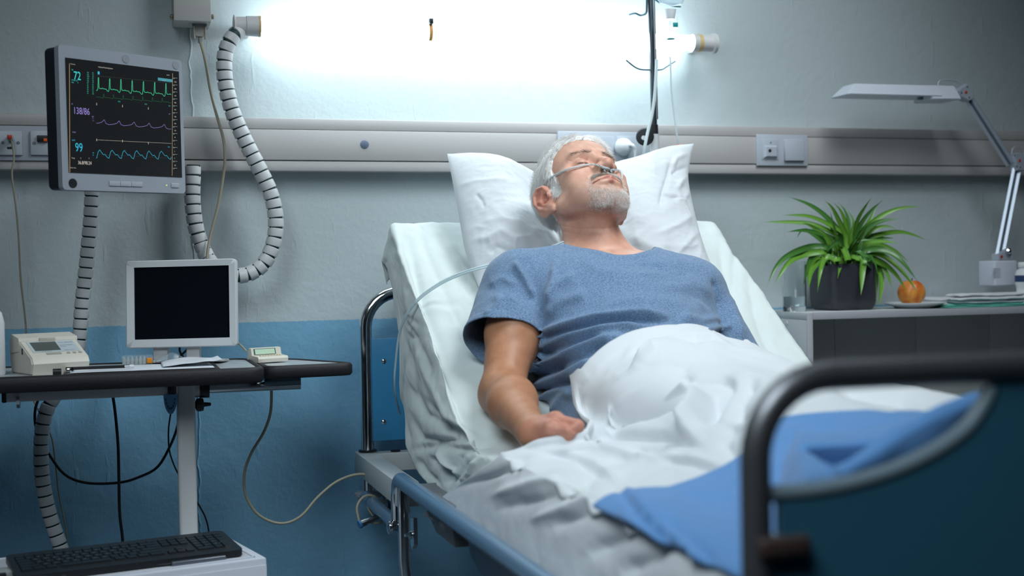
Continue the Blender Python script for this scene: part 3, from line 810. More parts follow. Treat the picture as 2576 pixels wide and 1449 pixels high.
def surface_nets(f, lo, hi, h, keep=None, n=16):
    """f: (N,3)->(N,) signed distance"""
    lo = np.asarray(lo, float); hi = np.asarray(hi, float)
    nb = np.ceil((hi - lo) / (h * n)).astype(int)
    I = np.stack(np.meshgrid(*[np.arange(k) for k in nb], indexing='ij'), -1).reshape(-1, 3)
    cen = lo + (I + .5) * n * h
    d = f(cen.astype(np.float32)); rad = n * h * .5 * 1.7321 * 1.25 + h
    m = np.abs(d) < rad
    if keep is not None: m &= keep(cen, rad)
    I = I[m]
    g = np.arange(-1, n + 1)
    L = np.stack(np.meshgrid(g, g, g, indexing='ij'), -1)   # (n+2)^3
    Vs, Ks, Qs = [], [], []
    dims = nb * n + 4
    def key(c): c = c + 2; return (c[..., 0].astype(np.int64) * dims[1] + c[..., 1]) * dims[2] + c[..., 2]
    E_ = [((0, 0, 0), (1, 0, 0)), ((0, 1, 0), (1, 1, 0)), ((0, 0, 1), (1, 0, 1)), ((0, 1, 1), (1, 1, 1)), ((0, 0, 0), (0, 1, 0)), ((1, 0, 0), (1, 1, 0)), ((0, 0, 1), (0, 1, 1)), ((1, 0, 1), (1, 1, 1)),
          ((0, 0, 0), (0, 0, 1)), ((1, 0, 0), (1, 0, 1)), ((0, 1, 0), (0, 1, 1)), ((1, 1, 0), (1, 1, 1))]
    B = 24
    for i0 in range(0, len(I), B):
        Ib = I[i0:i0 + B]
        base = Ib[:, None, None, None, :] * n
        C = base + L[None]
        P = (lo + C * h).astype(np.float32)
        v = f(P.reshape(-1, 3)).reshape(P.shape[:-1]).astype(np.float64)
        neg = v < 0
        m_ = n + 1
        tot = np.zeros((len(Ib), m_, m_, m_, 3)); cnt = np.zeros((len(Ib), m_, m_, m_))
        for a, b in E_:
            va = v[:, a[0]:a[0] + m_, a[1]:a[1] + m_, a[2]:a[2] + m_]; vb = v[:, b[0]:b[0] + m_, b[1]:b[1] + m_, b[2]:b[2] + m_]
            x = (va < 0) != (vb < 0); t = np.where(x, va / np.where(x, va - vb, 1), 0)
            cnt += x
            for ax in range(3):
                tot[..., ax] += np.where(x, a[ax] + (b[ax] - a[ax]) * t, 0)
        act = cnt > 0
        cc = C[:, :m_, :m_, :m_][act]
        Vs.append(lo + (cc + tot[act] / cnt[act][:, None]) * h); Ks.append(key(cc))
        # quads
        s0 = slice(1, n + 1)
        cg = C[:, 1:n + 1, 1:n + 1, 1:n + 1]; n0 = neg[:, 1:n + 1, 1:n + 1, 1:n + 1]
        for ax in range(3):
            sl = [s0] * 3; sl[ax] = slice(2, n + 2); n1 = neg[(slice(None), *sl)]
            x = n0 != n1; c = cg[x]; sgn = n0[x]
            e1 = np.zeros(3, int); e2 = np.zeros(3, int); e1[(ax + 1) % 3] = 1; e2[(ax + 2) % 3] = 1
            q = np.stack([key(c - e1 - e2), key(c - e2), key(c), key(c - e1)], 1)
            q[~sgn] = q[~sgn][:, ::-1]
            Qs.append(q)
    V = np.concatenate(Vs); K = np.concatenate(Ks); Q = np.concatenate(Qs)
    uk, idx = np.unique(K, return_index=True)
    V = V[idx]; F_ = np.searchsorted(uk, Q)
    F_ = np.clip(F_, 0, len(uk) - 1)
    ok = (uk[F_] == Q).all(1)
    return V, F_[ok]


# ---- head frame
HS = 1.093e-3
HM = np.array([[.98440625, -.16712623, -.05489231], [.15696708, .69367554, .70297623], [-.07940831, -.70063048, .70909185]])
HP = at(1466.6, 495.4, 2.80)


def h2w(p): return HP + HM @ (np.asarray(p, float) * HS)


SEYE = rotm('Z', 0)
JAW = rotm('X', 0)


def head_sdf(W_):
    q = ((W_ - HP.astype(W_.dtype)) @ HM.astype(W_.dtype)) / np.float32(HS)
    x = q[..., 0]; S_ = np.stack([np.abs(x), q[..., 1], q[..., 2]], -1)
    d = ell(S_, (0, 14, 50), (74, 97, 75))
    d = smin(d, ell(S_, (0, -26, 52), (64, 59, 58)), 22)
    d = smin(d, ell(S_, (0, -30, -4), (63, 55, 60)), 24)
    d = smin(d, ell(S_, (0, -30, -50), (55, 50, 40)), 24)
    d = smin(d, ell(S_, (9, -68, -84), (22, 20, 18)), 20)
    d = smin(d, cone(S_, (59, -8, -48), (22, -62, -86), 12, 14), 22)
    d = smin(d, cone(S_, (66, 2, -8), (59, -8, -48), 10, 12), 22)
    d = smin(d, ell(S_, (44, -56, -5), (22, 20, 17)), 22)
    d = smin(d, cone(S_, (8, -83, 30), (42, -70, 33), 8, 7), 14)
    d = smax(d, -ell(S_, (32, -92, 12), (19, 17, 11)), 12)
    d = smax(d, -ell(S_, (54, -84, 10), (12, 16, 12)), 16)
    d = smin(d, ell(S_, (40, -42, -36), (24, 30, 30)), 22)
    d = smin(d, ell(S_, (32, -66, 10), (16.5, 17.5, 14)), 4)
    d = smin(d, ell(S_, (0, -56, -47), (42, 37, 34)), 18)
    # nose
    d = smin(d, cone(S_, (0, -80, 22), (0, -98, -8), 7.5, 8.5), 12)
    d = smin(d, cone(S_, (0, -97, -6), (0, -104, -17), 8.5, 11), 8)
    d = smin(d, ell(S_, (13.5, -92, -21), (9.5, 13, 9)), 8)
    d = smin(d, cone(S_, (0, -104, -21), (0, -90, -30), 6.5, 6), 7)
    d = smax(d, -ell(S_, (8, -96, -34), (4.6, 6.5, 8.5)), 2.5)
    # lips, chin crease
    lipu = smin(cone(S_, (4, -93.5, -46.5), (20, -86, -49), 4.4, 3.8), cone(S_, (20, -86, -49), (32, -77, -54), 3.8, 2.0), 3)
    lipl = smin(cone(S_, (0, -92.5, -57), (18, -86, -57), 5.6, 4.6), cone(S_, (18, -86, -57), (30, -77, -55), 4.6, 2.0), 3)
    d = smin(d, lipu, 5); d = smin(d, lipl, 5)
    d = smax(d, -smin(cone(S_, (0, -99, -51.4), (18, -91.5, -52.4), 1.5, 1.5), cone(S_, (18, -91.5, -52.4), (34, -79, -55.5), 1.5, 1.2), 1), 2.4)
    d = smax(d, -ell(S_, (0, -97, -69), (20, 8, 5)), 9)
    d = smax(d, -cone(S_, (26, -92, -28), (40, -80, -54), .6, .6), 10)
    # lids: upper crease and lash line
    d = smax(d, -cone(S_, (20, -78.0, 6.5), (32, -82.5, 3.0), .7, .9), 1.8)
    d = smax(d, -cone(S_, (32, -82.5, 3.0), (46, -76.0, 5.5), .9, .7), 1.8)
    d = smax(d, -cone(S_, (20, -78, 17), (32, -79.5, 20), 1.0, 1.0), 3)
    d = smax(d, -cone(S_, (32, -79.5, 20), (46, -72, 16), 1.0, .8), 3)
    # ear
    Sh = S_; S_ = (S_ - np.array([0, 0, -6], S_.dtype)) / np.float32(1.06)
    E1 = rotm('Z', -14) @ rotm('X', 10)
    ear = ell(S_, (78, 15, -2), (8, 23, 35), E1)
    ear = smin(ear, ell(S_, (75, 5, -30), (6.5, 10, 10)), 6)
    pts = [(76, -4, 6), (79, 1, 22), (83, 14, 29), (87, 27, 22), (88, 31, 5), (85, 25, -14), (79, 12, -30), (75, 3, -36)]
    rim = None
    for a, b in zip(pts[:-1], pts[1:]):
        c = cone(S_, a, b, 3.9, 3.9); rim = c if rim is None else np.minimum(rim, c)
    ear = smin(ear, rim, 3)
    ear = smax(ear, -ell(S_, (89, 12, 3), (8, 13, 20), E1), 4)
    ear = smin(ear, cone(S_, (79, 6, 14), (84, 20, 0), 2.6, 3.2), 5); ear = smin(ear, cone(S_, (84, 20, 0), (78, 11, -19), 3.2, 3.2), 5)
    ear = smax(ear, -ell(S_, (84, 5, -5), (12, 9, 10)), 3)
    ear = smin(ear, ell(S_, (77, -5, -6), (4, 4, 6)), 5)
    d = smin(d, ear, 4)
    return d * np.float32(HS)


# ---- body joints (world metres)
SHR = np.array([.795, 2.555, .908]); SHL = np.array([1.155, 2.505, .884])
ELR = np.array([.706, 2.395, .706]); WRR = np.array([.688, 2.135, .672])
ELR = onx(1265, 985, .706); WRR = onz(1340, 1086, .670)
ELL = onx(1850, 912, 1.22); WRL = np.array([1.14, 2.08, .70])
NB = np.array([.985, 2.585, .945])        # base of the neck
CT = np.array([.985, 2.45, .835]); PV = np.array([1.0, 2.13, .700]); AB = np.array([.99, 2.29, .712])
AX = (NB - AB); AX /= np.linalg.norm(AX)
XX = np.array([1, -.06, -.03]); XX -= AX * (XX @ AX); XX /= np.linalg.norm(XX)
NN = np.cross(XX, AX); NN = NN if NN[2] > 0 else -NN
TR = np.stack([XX, AX, NN], 1)


def torso_sdf(P, grow=0.):
    d = ell(P, CT, (.172 + grow, .165 + grow, .100 + grow), TR)
    d = smin(d, ell(P, CT + AX * .055 + NN * .012 - XX * .075, (.095, .085, .085), TR), .04)
    d = smin(d, ell(P, CT + AX * .055 + NN * .012 + XX * .075, (.095, .085, .085), TR), .04)
    d = smin(d, ell(P, AB, (.158 + grow, .15, .084 + grow), TR), .07)
    d = smin(d, ell(P, PV, (.165 + grow, .13, .085)), .07)
    d = smin(d, cone(P, SHR, SHL, .062, .062), .07)
    d = smin(d, cone(P, NB + AX * .015, SHR + np.array([.02, .0, .018]), .045, .038), .05)
    d = smin(d, cone(P, NB + AX * .015, SHL + np.array([-.02, .0, .018]), .045, .038), .05)
    return d


UR = ELR - SHR; UL = ELL - SHL


def arm_r(P):
    d = ell(P, SHR + np.array([-.006, 0, .0]), (.058, .060, .060))
    d = smin(d, cone(P, SHR, SHR + UR * .45, .053, .051), .03)
    d = smin(d, cone(P, SHR + UR * .45, ELR, .051, .040), .02)
    d = smin(d, ell(P, SHR + UR * .5 + np.array([.012, -.012, 0]), (.042, .044, .07)), .02)
    fr = WRR - ELR
    d = smin(d, cone(P, ELR, ELR + fr * .35, .040, .043), .025)
    d = smin(d, cone(P, ELR + fr * .35, WRR, .043, .0255), .02)
    d = smin(d, ell(P, ELR + fr * .2 + np.array([.010, -.006, .006]), (.036, .055, .038)), .02)
    d = smin(d, ell(P, ELR + np.array([-.01, .018, -.012]), (.030, .030, .030)), .02)
    d = smin(d, ell(P, WRR - fr * .06 + np.array([-.012, 0, -.006]), (.013, .013, .013)), .012)
    return d


# right hand: loose fist lying on the sheet, knuckles towards the camera
HZ = .670
KN = [onz(1398, 1058, HZ + .022), onz(1388, 1078, HZ + .012), onz(1378, 1094, HZ), onz(1366, 1107, HZ - .010)]
P1 = [onz(1452, 1072, HZ + .016), onz(1432, 1086, HZ + .008), onz(1414, 1098, HZ - .002), onz(1398, 1110, HZ - .012)]
FWD = (P1[0] - KN[0]); FWD /= np.linalg.norm(FWD)


def hand_r(P):
    palm = None
    for k, kn in enumerate(KN):
        c = cone(P, WRR + np.array([.004 * (1.5 - k), -.004 * k, .004 * (1.5 - k)]), kn, .0195, .0150)
        palm = c if palm is None else smin(palm, c, .010)
    d = palm
    for k, (kn, p1) in enumerate(zip(KN, P1)):
        r = (.0125, .0125, .0118, .0105)[k]
        d = smin(d, ell(P, kn + np.array([0, 0, .001]), (r * 1.22,) * 3), .004)
        f = cone(P, kn, p1, r, r * .92)
        p2 = p1 + np.array([-.004, .012, -.022]); p3 = p2 - FWD * .018 + np.array([0, .006, .002])
        f = smin(f, cone(P, p1, p2, r * .93, r * .86), .004); f = smin(f, cone(P, p2, p3, r * .86, r * .78), .004)
        d = smin(d, f, .0035)
    # thumb along the far side of the fist
    t0 = WRR + (KN[0] - WRR) * .25 + np.array([.004, .026, -.004]); t1 = KN[0] + np.array([.006, .030, -.012]); t2 = P1[0] + np.array([-.006, .022, -.010])
    d = smin(d, cone(P, t0, t1, .019, .014), .012); d = smin(d, cone(P, t1, t2, .0135, .0115), .004)
    return d


def neck_sdf(P):
    top = h2w((0, 12, -28)); d = cone(P, top, NB, .058, .062)
    for s_ in (-1, 1):
        d = smin(d, cone(P, h2w((s_ * 56, 22, -22)), NB + XX * (.018 * s_) + NN * .038 - AX * .02, .013, .010), .018)
    d = smin(d, ell(P, h2w((0, -18, -118)) * .55 + (NB + NN * .05) * .45, (.013, .016, .013)), .016)
    d = smin(d, cone(P, h2w((0, -30, -80)), NB + NN * .035 + AX * .02, .030, .034), .03)
    return d


def body_sdf(P):
    d = torso_sdf(P)
    d = smin(d, neck_sdf(P), .045)
    d = smin(d, head_sdf(P), .016)
    a = smin(arm_r(P), hand_r(P), .014)
    d = smin(d, a, .022)
    l = cone(P, SHL, ELL, .055, .044); l = smin(l, cone(P, ELL, WRL, .045, .03), .02); l = smin(l, ell(P, WRL + (WRL - ELL) * .3, (.04, .05, .02)), .02)
    d = smin(d, l, .022)
    for s_ in (-1, 1):
        hp_ = PV + np.array([s_ * .085, 0, -.01]); kn = np.array([1.03 + s_ * .085, 1.72, .690]); ft = np.array([1.03 + s_ * .07, 1.38, .640])
        d = smin(d, cone(P, hp_, kn, .066, .046), .05); d = smin(d, cone(P, kn, ft, .048, .032), .03)
        d = smin(d, cone(P, ft, ft + np.array([s_ * .02, -.01, .035]), .036, .024), .03)
    return d


def culled(P):
    """whole body, but only the parts near each batch"""
    out = np.empty(len(P), P.dtype)
    B = 5832
    for i in range(0, len(P), B):
        q = P[i:i + B]; c = q.mean(0)
        out[i:i + B] = part_sdf(q, c)
    return out


HEADC = h2w((0, 0, 10)).astype(np.float32)


def part_sdf(q, c):
    dh = np.linalg.norm(c - HEADC)
    hd = np.minimum(np.linalg.norm(c - (WRR + KN[0]) / 2), 9)
    d = None
    def add(a, k):
        nonlocal d
        d = a if d is None else smin(d, a, k)
    if c[1] < 2.05 and hd > .16: return body_low(q)
    add(torso_sdf(q), .045)
    if dh < .42: add(neck_sdf(q), .045)
    if dh < .24: add(head_sdf(q), .016)
    if c[0] < .90 and dh > .12:
        a = arm_r(q)
        if hd < .17: a = smin(a, hand_r(q), .014)
        add(a, .022)
    if c[0] > 1.1:
        l = cone(q, SHL, ELL, .055, .044); l = smin(l, cone(q, ELL, WRL, .045, .03), .02); add(smin(l, ell(q, WRL + (WRL - ELL) * .3, (.04, .05, .02)), .02), .022)
    if c[1] < 2.25:
        add(body_low(q), .04)
    return d


def body_low(P):
    d = ell(P, PV, (.165, .13, .085))
    for s_ in (-1, 1):
        hp_ = PV + np.array([s_ * .085, 0, -.01]); kn = np.array([1.03 + s_ * .085, 1.72, .690]); ft = np.array([1.03 + s_ * .07, 1.38, .640])
        d = smin(d, cone(P, hp_, kn, .066, .046), .05); d = smin(d, cone(P, kn, ft, .048, .032), .03)
        d = smin(d, cone(P, ft, ft + np.array([s_ * .02, -.01, .035]), .036, .024), .03)
    return d


import time as _t
T0 = _t.time()


def coarse_then_part(P):
    return body_sdf(P) if len(P) < 20000 and False else culled(P)


class _F:
    first = True
    def __call__(self, P):
        if self.first:
            self.first = False
            r = np.empty(len(P), np.float32)
            for i in range(0, len(P), 20000): r[i:i + 20000] = body_sdf(P[i:i + 20000])
            return r
        return culled(P)


CUT = NB - AX * .045    # head piece and body piece meet under the collar
def keep_head(cen, rad): return ((cen - CUT) @ AX > -rad) & (np.linalg.norm(cen - HEADC, axis=1) < .27 + rad)
def keep_arm(cen, rad): return (cen[:, 0] < .845 + rad) & (cen[:, 1] < 2.60) & (cen[:, 2] < .97)


Va, Fa = surface_nets(_F(), (.78, 2.42, .86), (1.20, 2.86, 1.28), .00150, keep=keep_head)
Vb, Fb = surface_nets(_F(), (.60, 1.90, .58), (.90, 2.64, .98), .0024, keep=keep_arm)
Vc, Fc_ = surface_nets(_F(), (.56, 1.24, .56), (1.46, 2.86, 1.28), .007)
cf = Va[Fa].mean(1); Fa = Fa[((cf - CUT) @ AX > 0) & (np.linalg.norm(cf - HEADC, axis=1) < .26)]
cf = Vb[Fb].mean(1); Fb = Fb[(cf[:, 0] < .845) & (cf[:, 1] < 2.58)]
cf = Vc[Fc_].mean(1)
Fc_ = Fc_[~(((cf - CUT) @ AX > .008) & (np.linalg.norm(cf - HEADC, axis=1) < .25)) & ~((cf[:, 0] < .838) & (cf[:, 1] < 2.57))]
VB = np.concatenate([Va, Vb, Vc]); FB = np.concatenate([Fa, Fb + len(Va), Fc_ + len(Va) + len(Vb)])
used = np.unique(FB); rem = np.zeros(len(VB), np.int64); rem[used] = np.arange(len(used)); VB = VB[used]; FB = rem[FB]
print('body mesh', len(VB), round(_t.time() - T0, 1))

# ---- skin material with colour regions stored on the mesh
q = (VB - HP) @ HM / HS
ax_ = np.abs(q[:, 0])
inhead = (np.linalg.norm(q, axis=1) < 170)


def blob(c, r, sym=True, p=2):
    a = ax_ if sym else q[:, 0]
    d = np.sqrt(((a - c[0]) / r[0]) ** 2 + ((q[:, 1] - c[1]) / r[1]) ** 2 + ((q[:, 2] - c[2]) / r[2]) ** 2)
    return np.clip(1.5 - d, 0, 1) ** 1 * inhead


base = np.array([.66, .37, .27]); red = np.array([.60, .22, .17]); lip = np.array([.46, .155, .13]); pale = np.array([.68, .43, .35]); stub = np.array([.40, .25, .19]); tan = np.array([.43, .195, .102])
C = np.tile(base, (len(VB), 1))
def mixc(w, col): 
    global C
    C = C * (1 - w[:, None]) + np.asarray(col) * w[:, None]


armw = np.clip((.90 - VB[:, 0]) / .03, 0, 1) * (~inhead); mixc(armw * .95, tan)
handw = np.clip(1.6 - np.linalg.norm(VB - (KN[1] + P1[1]) / 2, axis=1) / .06, 0, 1); mixc(handw * .75, [.55, .24, .18])
mixc(blob((0, -70, 70), (60, 60, 26)) * .6, pale)
mixc(blob((0, -104, -14), (13, 16, 16)) * .45, red)
mixc(blob((46, -64, -8), (20, 24, 18)) * .25, red)
mixc(blob((85, 14, -2), (16, 26, 36)) * .75, [.58, .19, .13])
mixc(blob((8, -96, -34), (6, 8, 7)) * .8, [.10, .03, .025])  # shade of the nostril openings painted into the skin tone
mixc(blob((34, -80, 10), (18, 12, 14)) * .30, [.42, .18, .13])
mixc(blob((30, -60, -75), (42, 50, 26)) * .42, stub)
nk = np.exp(-(np.linalg.norm(VB - (HP * .35 + NB * .65), axis=1) / .10) ** 2) * (~(q[:, 2] > -60)); mixc(nk * .45, [.52, .19, .12])
lipd = np.minimum(cone(np.stack([ax_, q[:, 1], q[:, 2]], -1), (4, -94, -47), (31, -79, -53.5), 4.4, 1.8), cone(np.stack([ax_, q[:, 1], q[:, 2]], -1), (0, -93, -56.5), (29, -79, -55), 5.0, 1.8))
mixc(np.clip(1.0 - np.maximum(lipd, 0) / 1.6, 0, 1) * .85, lip)
mixc(np.clip(1 - np.abs(q[:, 2] + 51.4 + .10 * ax_) / 1.3, 0, 1) * (ax_ < 32) * (q[:, 1] < -74) * inhead * .6, [.16, .05, .04])
lash = np.minimum(cone(np.stack([ax_, q[:, 1], q[:, 2]], -1), (20, -78, 6.5), (32, -82.5, 3.0), .2, .2), cone(np.stack([ax_, q[:, 1], q[:, 2]], -1), (32, -82.5, 3.0), (46, -76, 5.5), .2, .2))
mixc(np.clip(1.3 - np.maximum(lash, 0) / 1.7, 0, 1) * .9, [.05, .025, .02])
mott = fbm(VB * 60, 3, 4)[:, None]; C = C * (1 + .10 * mott * np.array([1, 1.3, 1.3]))
C = np.clip(C, 0.01, 1)

SKIN = bpy.data.materials.new('skin'); SKIN.use_nodes = True; nt = SKIN.node_tree; b_ = nt.nodes['Principled BSDF']
at_ = nt.nodes.new('ShaderNodeAttribute'); at_.attribute_name = 'tone'; nt.links.new(at_.outputs['Color'], b_.inputs['Base Color'])
b_.inputs['Roughness'].default_value = .46; b_.inputs['Specular IOR Level'].default_value = .4
b_.inputs['Subsurface Weight'].default_value = .12; b_.inputs['Subsurface Radius'].default_value = (1, .35, .2); b_.inputs['Subsurface Scale'].default_value = .005
tc = nt.nodes.new('ShaderNodeTexCoord'); vo = nt.nodes.new('ShaderNodeTexVoronoi'); vo.inputs['Scale'].default_value = 900; nt.links.new(tc.outputs['Object'], vo.inputs[0])
nz = nt.nodes.new('ShaderNodeTexNoise'); nz.inputs['Scale'].default_value = 160; nz.inputs['Detail'].default_value = 6; nt.links.new(tc.outputs['Object'], nz.inputs[0])
ad = nt.nodes.new('ShaderNodeMath'); ad.operation = 'MULTIPLY_ADD'; ad.inputs[1].default_value = .4; nt.links.new(vo.outputs[0], ad.inputs[0]); nt.links.new(nz.outputs[0], ad.inputs[2])
bp = nt.nodes.new('ShaderNodeBump'); bp.inputs['Strength'].default_value = .35; bp.inputs['Distance'].default_value = .0009; nt.links.new(ad.outputs[0], bp.inputs['Height']); nt.links.new(bp.outputs[0], b_.inputs['Normal'])

man = thing('person', 'sleeping white-haired bearded man in a blue t-shirt lying propped up in the bed', 'person', (1.0, 2.15, .622))
# skin wrinkles: px-space creases (forehead, eye corner, neck, knuckles)
SKF = [([(1443, 352), (1475, 350), (1510, 358)], -.0010, 2.5), ([(1437, 360), (1470, 358), (1505, 364)], -.0008, 2.5), ([(1395, 565), (1450, 575), (1520, 575), (1560, 568)], -.0016, 4),
       ([(1400, 580), (1460, 590), (1530, 592)], -.0012, 4), ([(1437, 412), (1445, 410), (1450, 409)], -.0007, 2), ([(1430, 405), (1445, 407)], -.0006, 2), ([(1489, 405), (1500, 416), (1497, 430)], -.0008, 3),
       ([(1425, 1062), (1440, 1078), (1450, 1088)], -.004, 5)]
me_n = npobj('body', VB, FB, SKIN, man, world=True)
bm_ = me_n.data
nv_ = len(bm_.vertices)
if nv_ == len(VB):
    Nn = np.empty(nv_ * 3, np.float32); bm_.vertices.foreach_get('normal', Nn); Nn = Nn.reshape(-1, 3)
    fr_ = (Nn @ (CAM - np.array([1, 2.5, .9]))) > 0
    VB = VB + Nn * ((folds(proj(VB), SKF) * fr_)[:, None])
    bm_.vertices.foreach_set('co', VB.astype(np.float32).ravel()); bm_.update()
ca = bm_.color_attributes.new('tone', 'FLOAT_COLOR', 'POINT')
if nv_ == len(C): ca.data.foreach_set('color', np.c_[C, np.ones(len(C))].astype(np.float32).ravel())
print('body built', round(_t.time() - T0, 1))

# ------------------------------------------------------------------ t-shirt (clothing: child of the person)
T0 = _t.time()
HEMR = SHR + UR * .53; DR = UR / np.linalg.norm(UR)
HEML = SHL + UL * 1.12; DL = UL / np.linalg.norm(UL)


def sleeve_r(P):
    e1 = SHR + UR * .75
    d = ell(P, SHR + np.array([-.006, 0, .002]), (.065, .067, .067))
    d = smin(d, cone(P, SHR, e1, .063, .068), .03)
    d = smin(d, cone(P, SHR + np.array([-.005, .02, -.01]), e1 + np.array([-.040, .030, .01]), .060, .058), .04)
    return d


def sleeve_l(P):
    d = ell(P, SHL + np.array([.008, 0, .004]), (.070, .072, .072))
    return smin(d, cone(P, SHL, SHL + UL * 1.25, .066, .056), .03)


def shirt_sdf(P):
    d = torso_sdf(P) - .009
    d = smin(d, cone(P, (.850, 2.57, .800), (.868, 2.36, .668), .050, .050), .05)
    d = smin(d, cone(P, (1.14, 2.57, .800), (1.14, 2.36, .690), .045, .045), .05)
    d = smin(d, cone(P, (.90, 2.30, .66), (.92, 2.16, .66), .05, .06), .05)
    d = smin(d, sleeve_r(P), .020)
    d = smin(d, sleeve_l(P), .020)
    return d


Vs, Fs = surface_nets(lambda P: shirt_sdf(P), (.58, 2.06, .56), (1.42, 2.76, 1.12), .0034)
print('shirt verts', len(Vs), round(_t.time() - T0, 1))

NPIT = onx(1560, 656, 1.0)
NC = NB - AX * .004 + NN * .02 + XX * .012


def g_neck(P):
    q = (P - NC) @ TR
    # cylinder along the torso normal, egg shaped, plus everything above the collar line
    r = np.sqrt((q[:, 0] / .098) ** 2 + ((q[:, 1] - .020) / .104) ** 2)
    return (1 - r) * .09


def g_sr(P):   # sleeve opening
    w = (P - HEMR) @ DR
    w = w + .40 * np.clip((HEMR[0] - .045) - P[:, 0], 0, 1)
    p = P.astype(np.float32)
    tor = np.minimum(torso_sdf(p) - .009, cone(p, (.850, 2.57, .800), (.868, 2.36, .668), .050, .050))
    return np.where((sleeve_r(p) < tor - .004) & (P[:, 0] < .87), w, -1)


def g_sl(P):
    w = (P - HEML) @ DL
    return np.where((P[:, 0] > 1.19), w, -1)


def g_hem(P): return (2.13 - P[:, 1]) + .0 * P[:, 0]


for g in (g_neck, g_hem, g_sr, g_sl):
    v = g(Vs)
    keepf = (v[Fs] <= 0).any(1) & ~((v[Fs] > 0).all(1))
    Fs = Fs[(v[Fs] > 0).sum(1) < 3]
    # pull the vertices left over the line back to it
    bad = np.unique(Fs[(v[Fs] > 0)])
    for it in range(3):
        p = Vs[bad]; e = 1e-4; v0 = g(p)
        gr = np.stack([(g(p + np.eye(3)[k] * e) - v0) / e for k in range(3)], 1); gn = (gr ** 2).sum(1, keepdims=True)
        ok = (v0 > 0) & (gn[:, 0] < 25) & (gn[:, 0] > .01)
        Vs[bad[ok]] = p[ok] - gr[ok] / gn[ok] * v0[ok, None] * .98
used = np.unique(Fs); rem = np.zeros(len(Vs), np.int64); rem[used] = np.arange(len(used)); Vs = Vs[used]; Fs = rem[Fs]

# creases
SF = [
    ([(1344, 840), (1420, 822), (1499, 806), (1600, 797), (1685, 800)], .011, 8), ([(1350, 856), (1450, 832), (1560, 812), (1680, 812)], -.009, 7), ([(1335, 880), (1420, 850), (1520, 832), (1640, 825)], .010, 8),
    ([(1338, 905), (1430, 875), (1510, 850)], -.009, 8), ([(1330, 930), (1400, 900), (1480, 872), (1570, 850)], .012, 10), ([(1335, 955), (1400, 930), (1470, 905), (1530, 870)], -.010, 8),
    ([(1325, 975), (1400, 955), (1450, 935), (1510, 900)], .011, 9), ([(1340, 990), (1400, 975), (1450, 960)], -.008, 7), ([(1350, 1005), (1390, 988), (1450, 975)], .010, 8), ([(1385, 1040), (1420, 1000), (1450, 985)], .006, 8),
    ([(1335, 900), (1360, 910), (1385, 890)], .006, 6), ([(1372, 640), (1362, 700), (1350, 770), (1345, 830)], -.012, 9), ([(1358, 632), (1368, 680), (1360, 740)], -.005, 4),
    ([(1290, 655), (1320, 700), (1342, 750)], .007, 9), ([(1310, 650), (1335, 690), (1348, 730)], -.006, 7), ([(1230, 720), (1265, 700), (1300, 720)], .003, 9), ([(1245, 770), (1280, 750), (1320, 775)], .003, 8),
    ([(1215, 800), (1250, 770), (1260, 740)], .004, 8), ([(1375, 760), (1400, 720), (1450, 690)], .005, 12), ([(1370, 800), (1420, 760), (1480, 740)], .006, 14),
    ([(1460, 655), (1520, 690), (1600, 700), (1680, 690)], .004, 14), ([(1600, 665), (1680, 680), (1750, 690)], -.004, 12), ([(1560, 720), (1650, 730), (1740, 720), (1800, 740)], .004, 16),
    ([(1500, 780), (1600, 760), (1700, 770), (1760, 800)], .005, 16), ([(1700, 800), (1760, 815), (1820, 800)], .006, 9), ([(1760, 845), (1800, 830), (1840, 820)], .007, 8),
    ([(1790, 700), (1812, 760), (1822, 830)], -.008, 9), ([(1830, 740), (1850, 800), (1870, 860)], .005, 9), ([(1740, 760), (1775, 790), (1800, 850)], .005, 9), ([(1395, 660), (1390, 720), (1380, 780)], .004, 8),
    ([(1180, 850), (1205, 830), (1225, 800)], .004, 7), ([(1420, 630), (1410, 650), (1395, 690)], -.003, 4),
]
SHIRTM = bpy.data.materials.new('blue_heather_jersey'); SHIRTM.use_nodes = True; nt = SHIRTM.node_tree; N = nt.nodes; L = nt.links; b_ = N['Principled BSDF']
b_.inputs['Roughness'].default_value = .85; b_.inputs['Sheen Weight'].default_value = .25; b_.inputs['Specular IOR Level'].default_value = .2
tc = N.new('ShaderNodeTexCoord')
mp = N.new('ShaderNodeMapping'); mp.inputs['Scale'].default_value = (260, 700, 700); mp.inputs['Rotation'].default_value = (0, .1, -.1); L.new(tc.outputs['Object'], mp.inputs[0])
n1 = N.new('ShaderNodeTexNoise'); n1.inputs['Scale'].default_value = 1; n1.inputs['Detail'].default_value = 4; n1.inputs['Roughness'].default_value = .7; L.new(mp.outputs[0], n1.inputs[0])
cr = N.new('ShaderNodeValToRGB'); L.new(n1.outputs[0], cr.inputs[0])
cr.color_ramp.elements[0].position = .36; cr.color_ramp.elements[0].color = (.070, .125, .225, 1)
cr.color_ramp.elements[1].position = .64; cr.color_ramp.elements[1].color = (.225, .335, .49, 1)
L.new(cr.outputs[0], b_.inputs['Base Color'])
bp = N.new('ShaderNodeBump'); bp.inputs['Distance'].default_value = .0004; L.new(n1.outputs[0], bp.inputs['Height']); L.new(bp.outputs[0], b_.inputs['Normal'])
so = npobj('t_shirt', Vs, Fs, SHIRTM, man, world=True)
me = so.data
Nn = np.empty(len(me.vertices) * 3, np.float32); me.vertices.foreach_get('normal', Nn); Nn = Nn.reshape(-1, 3)
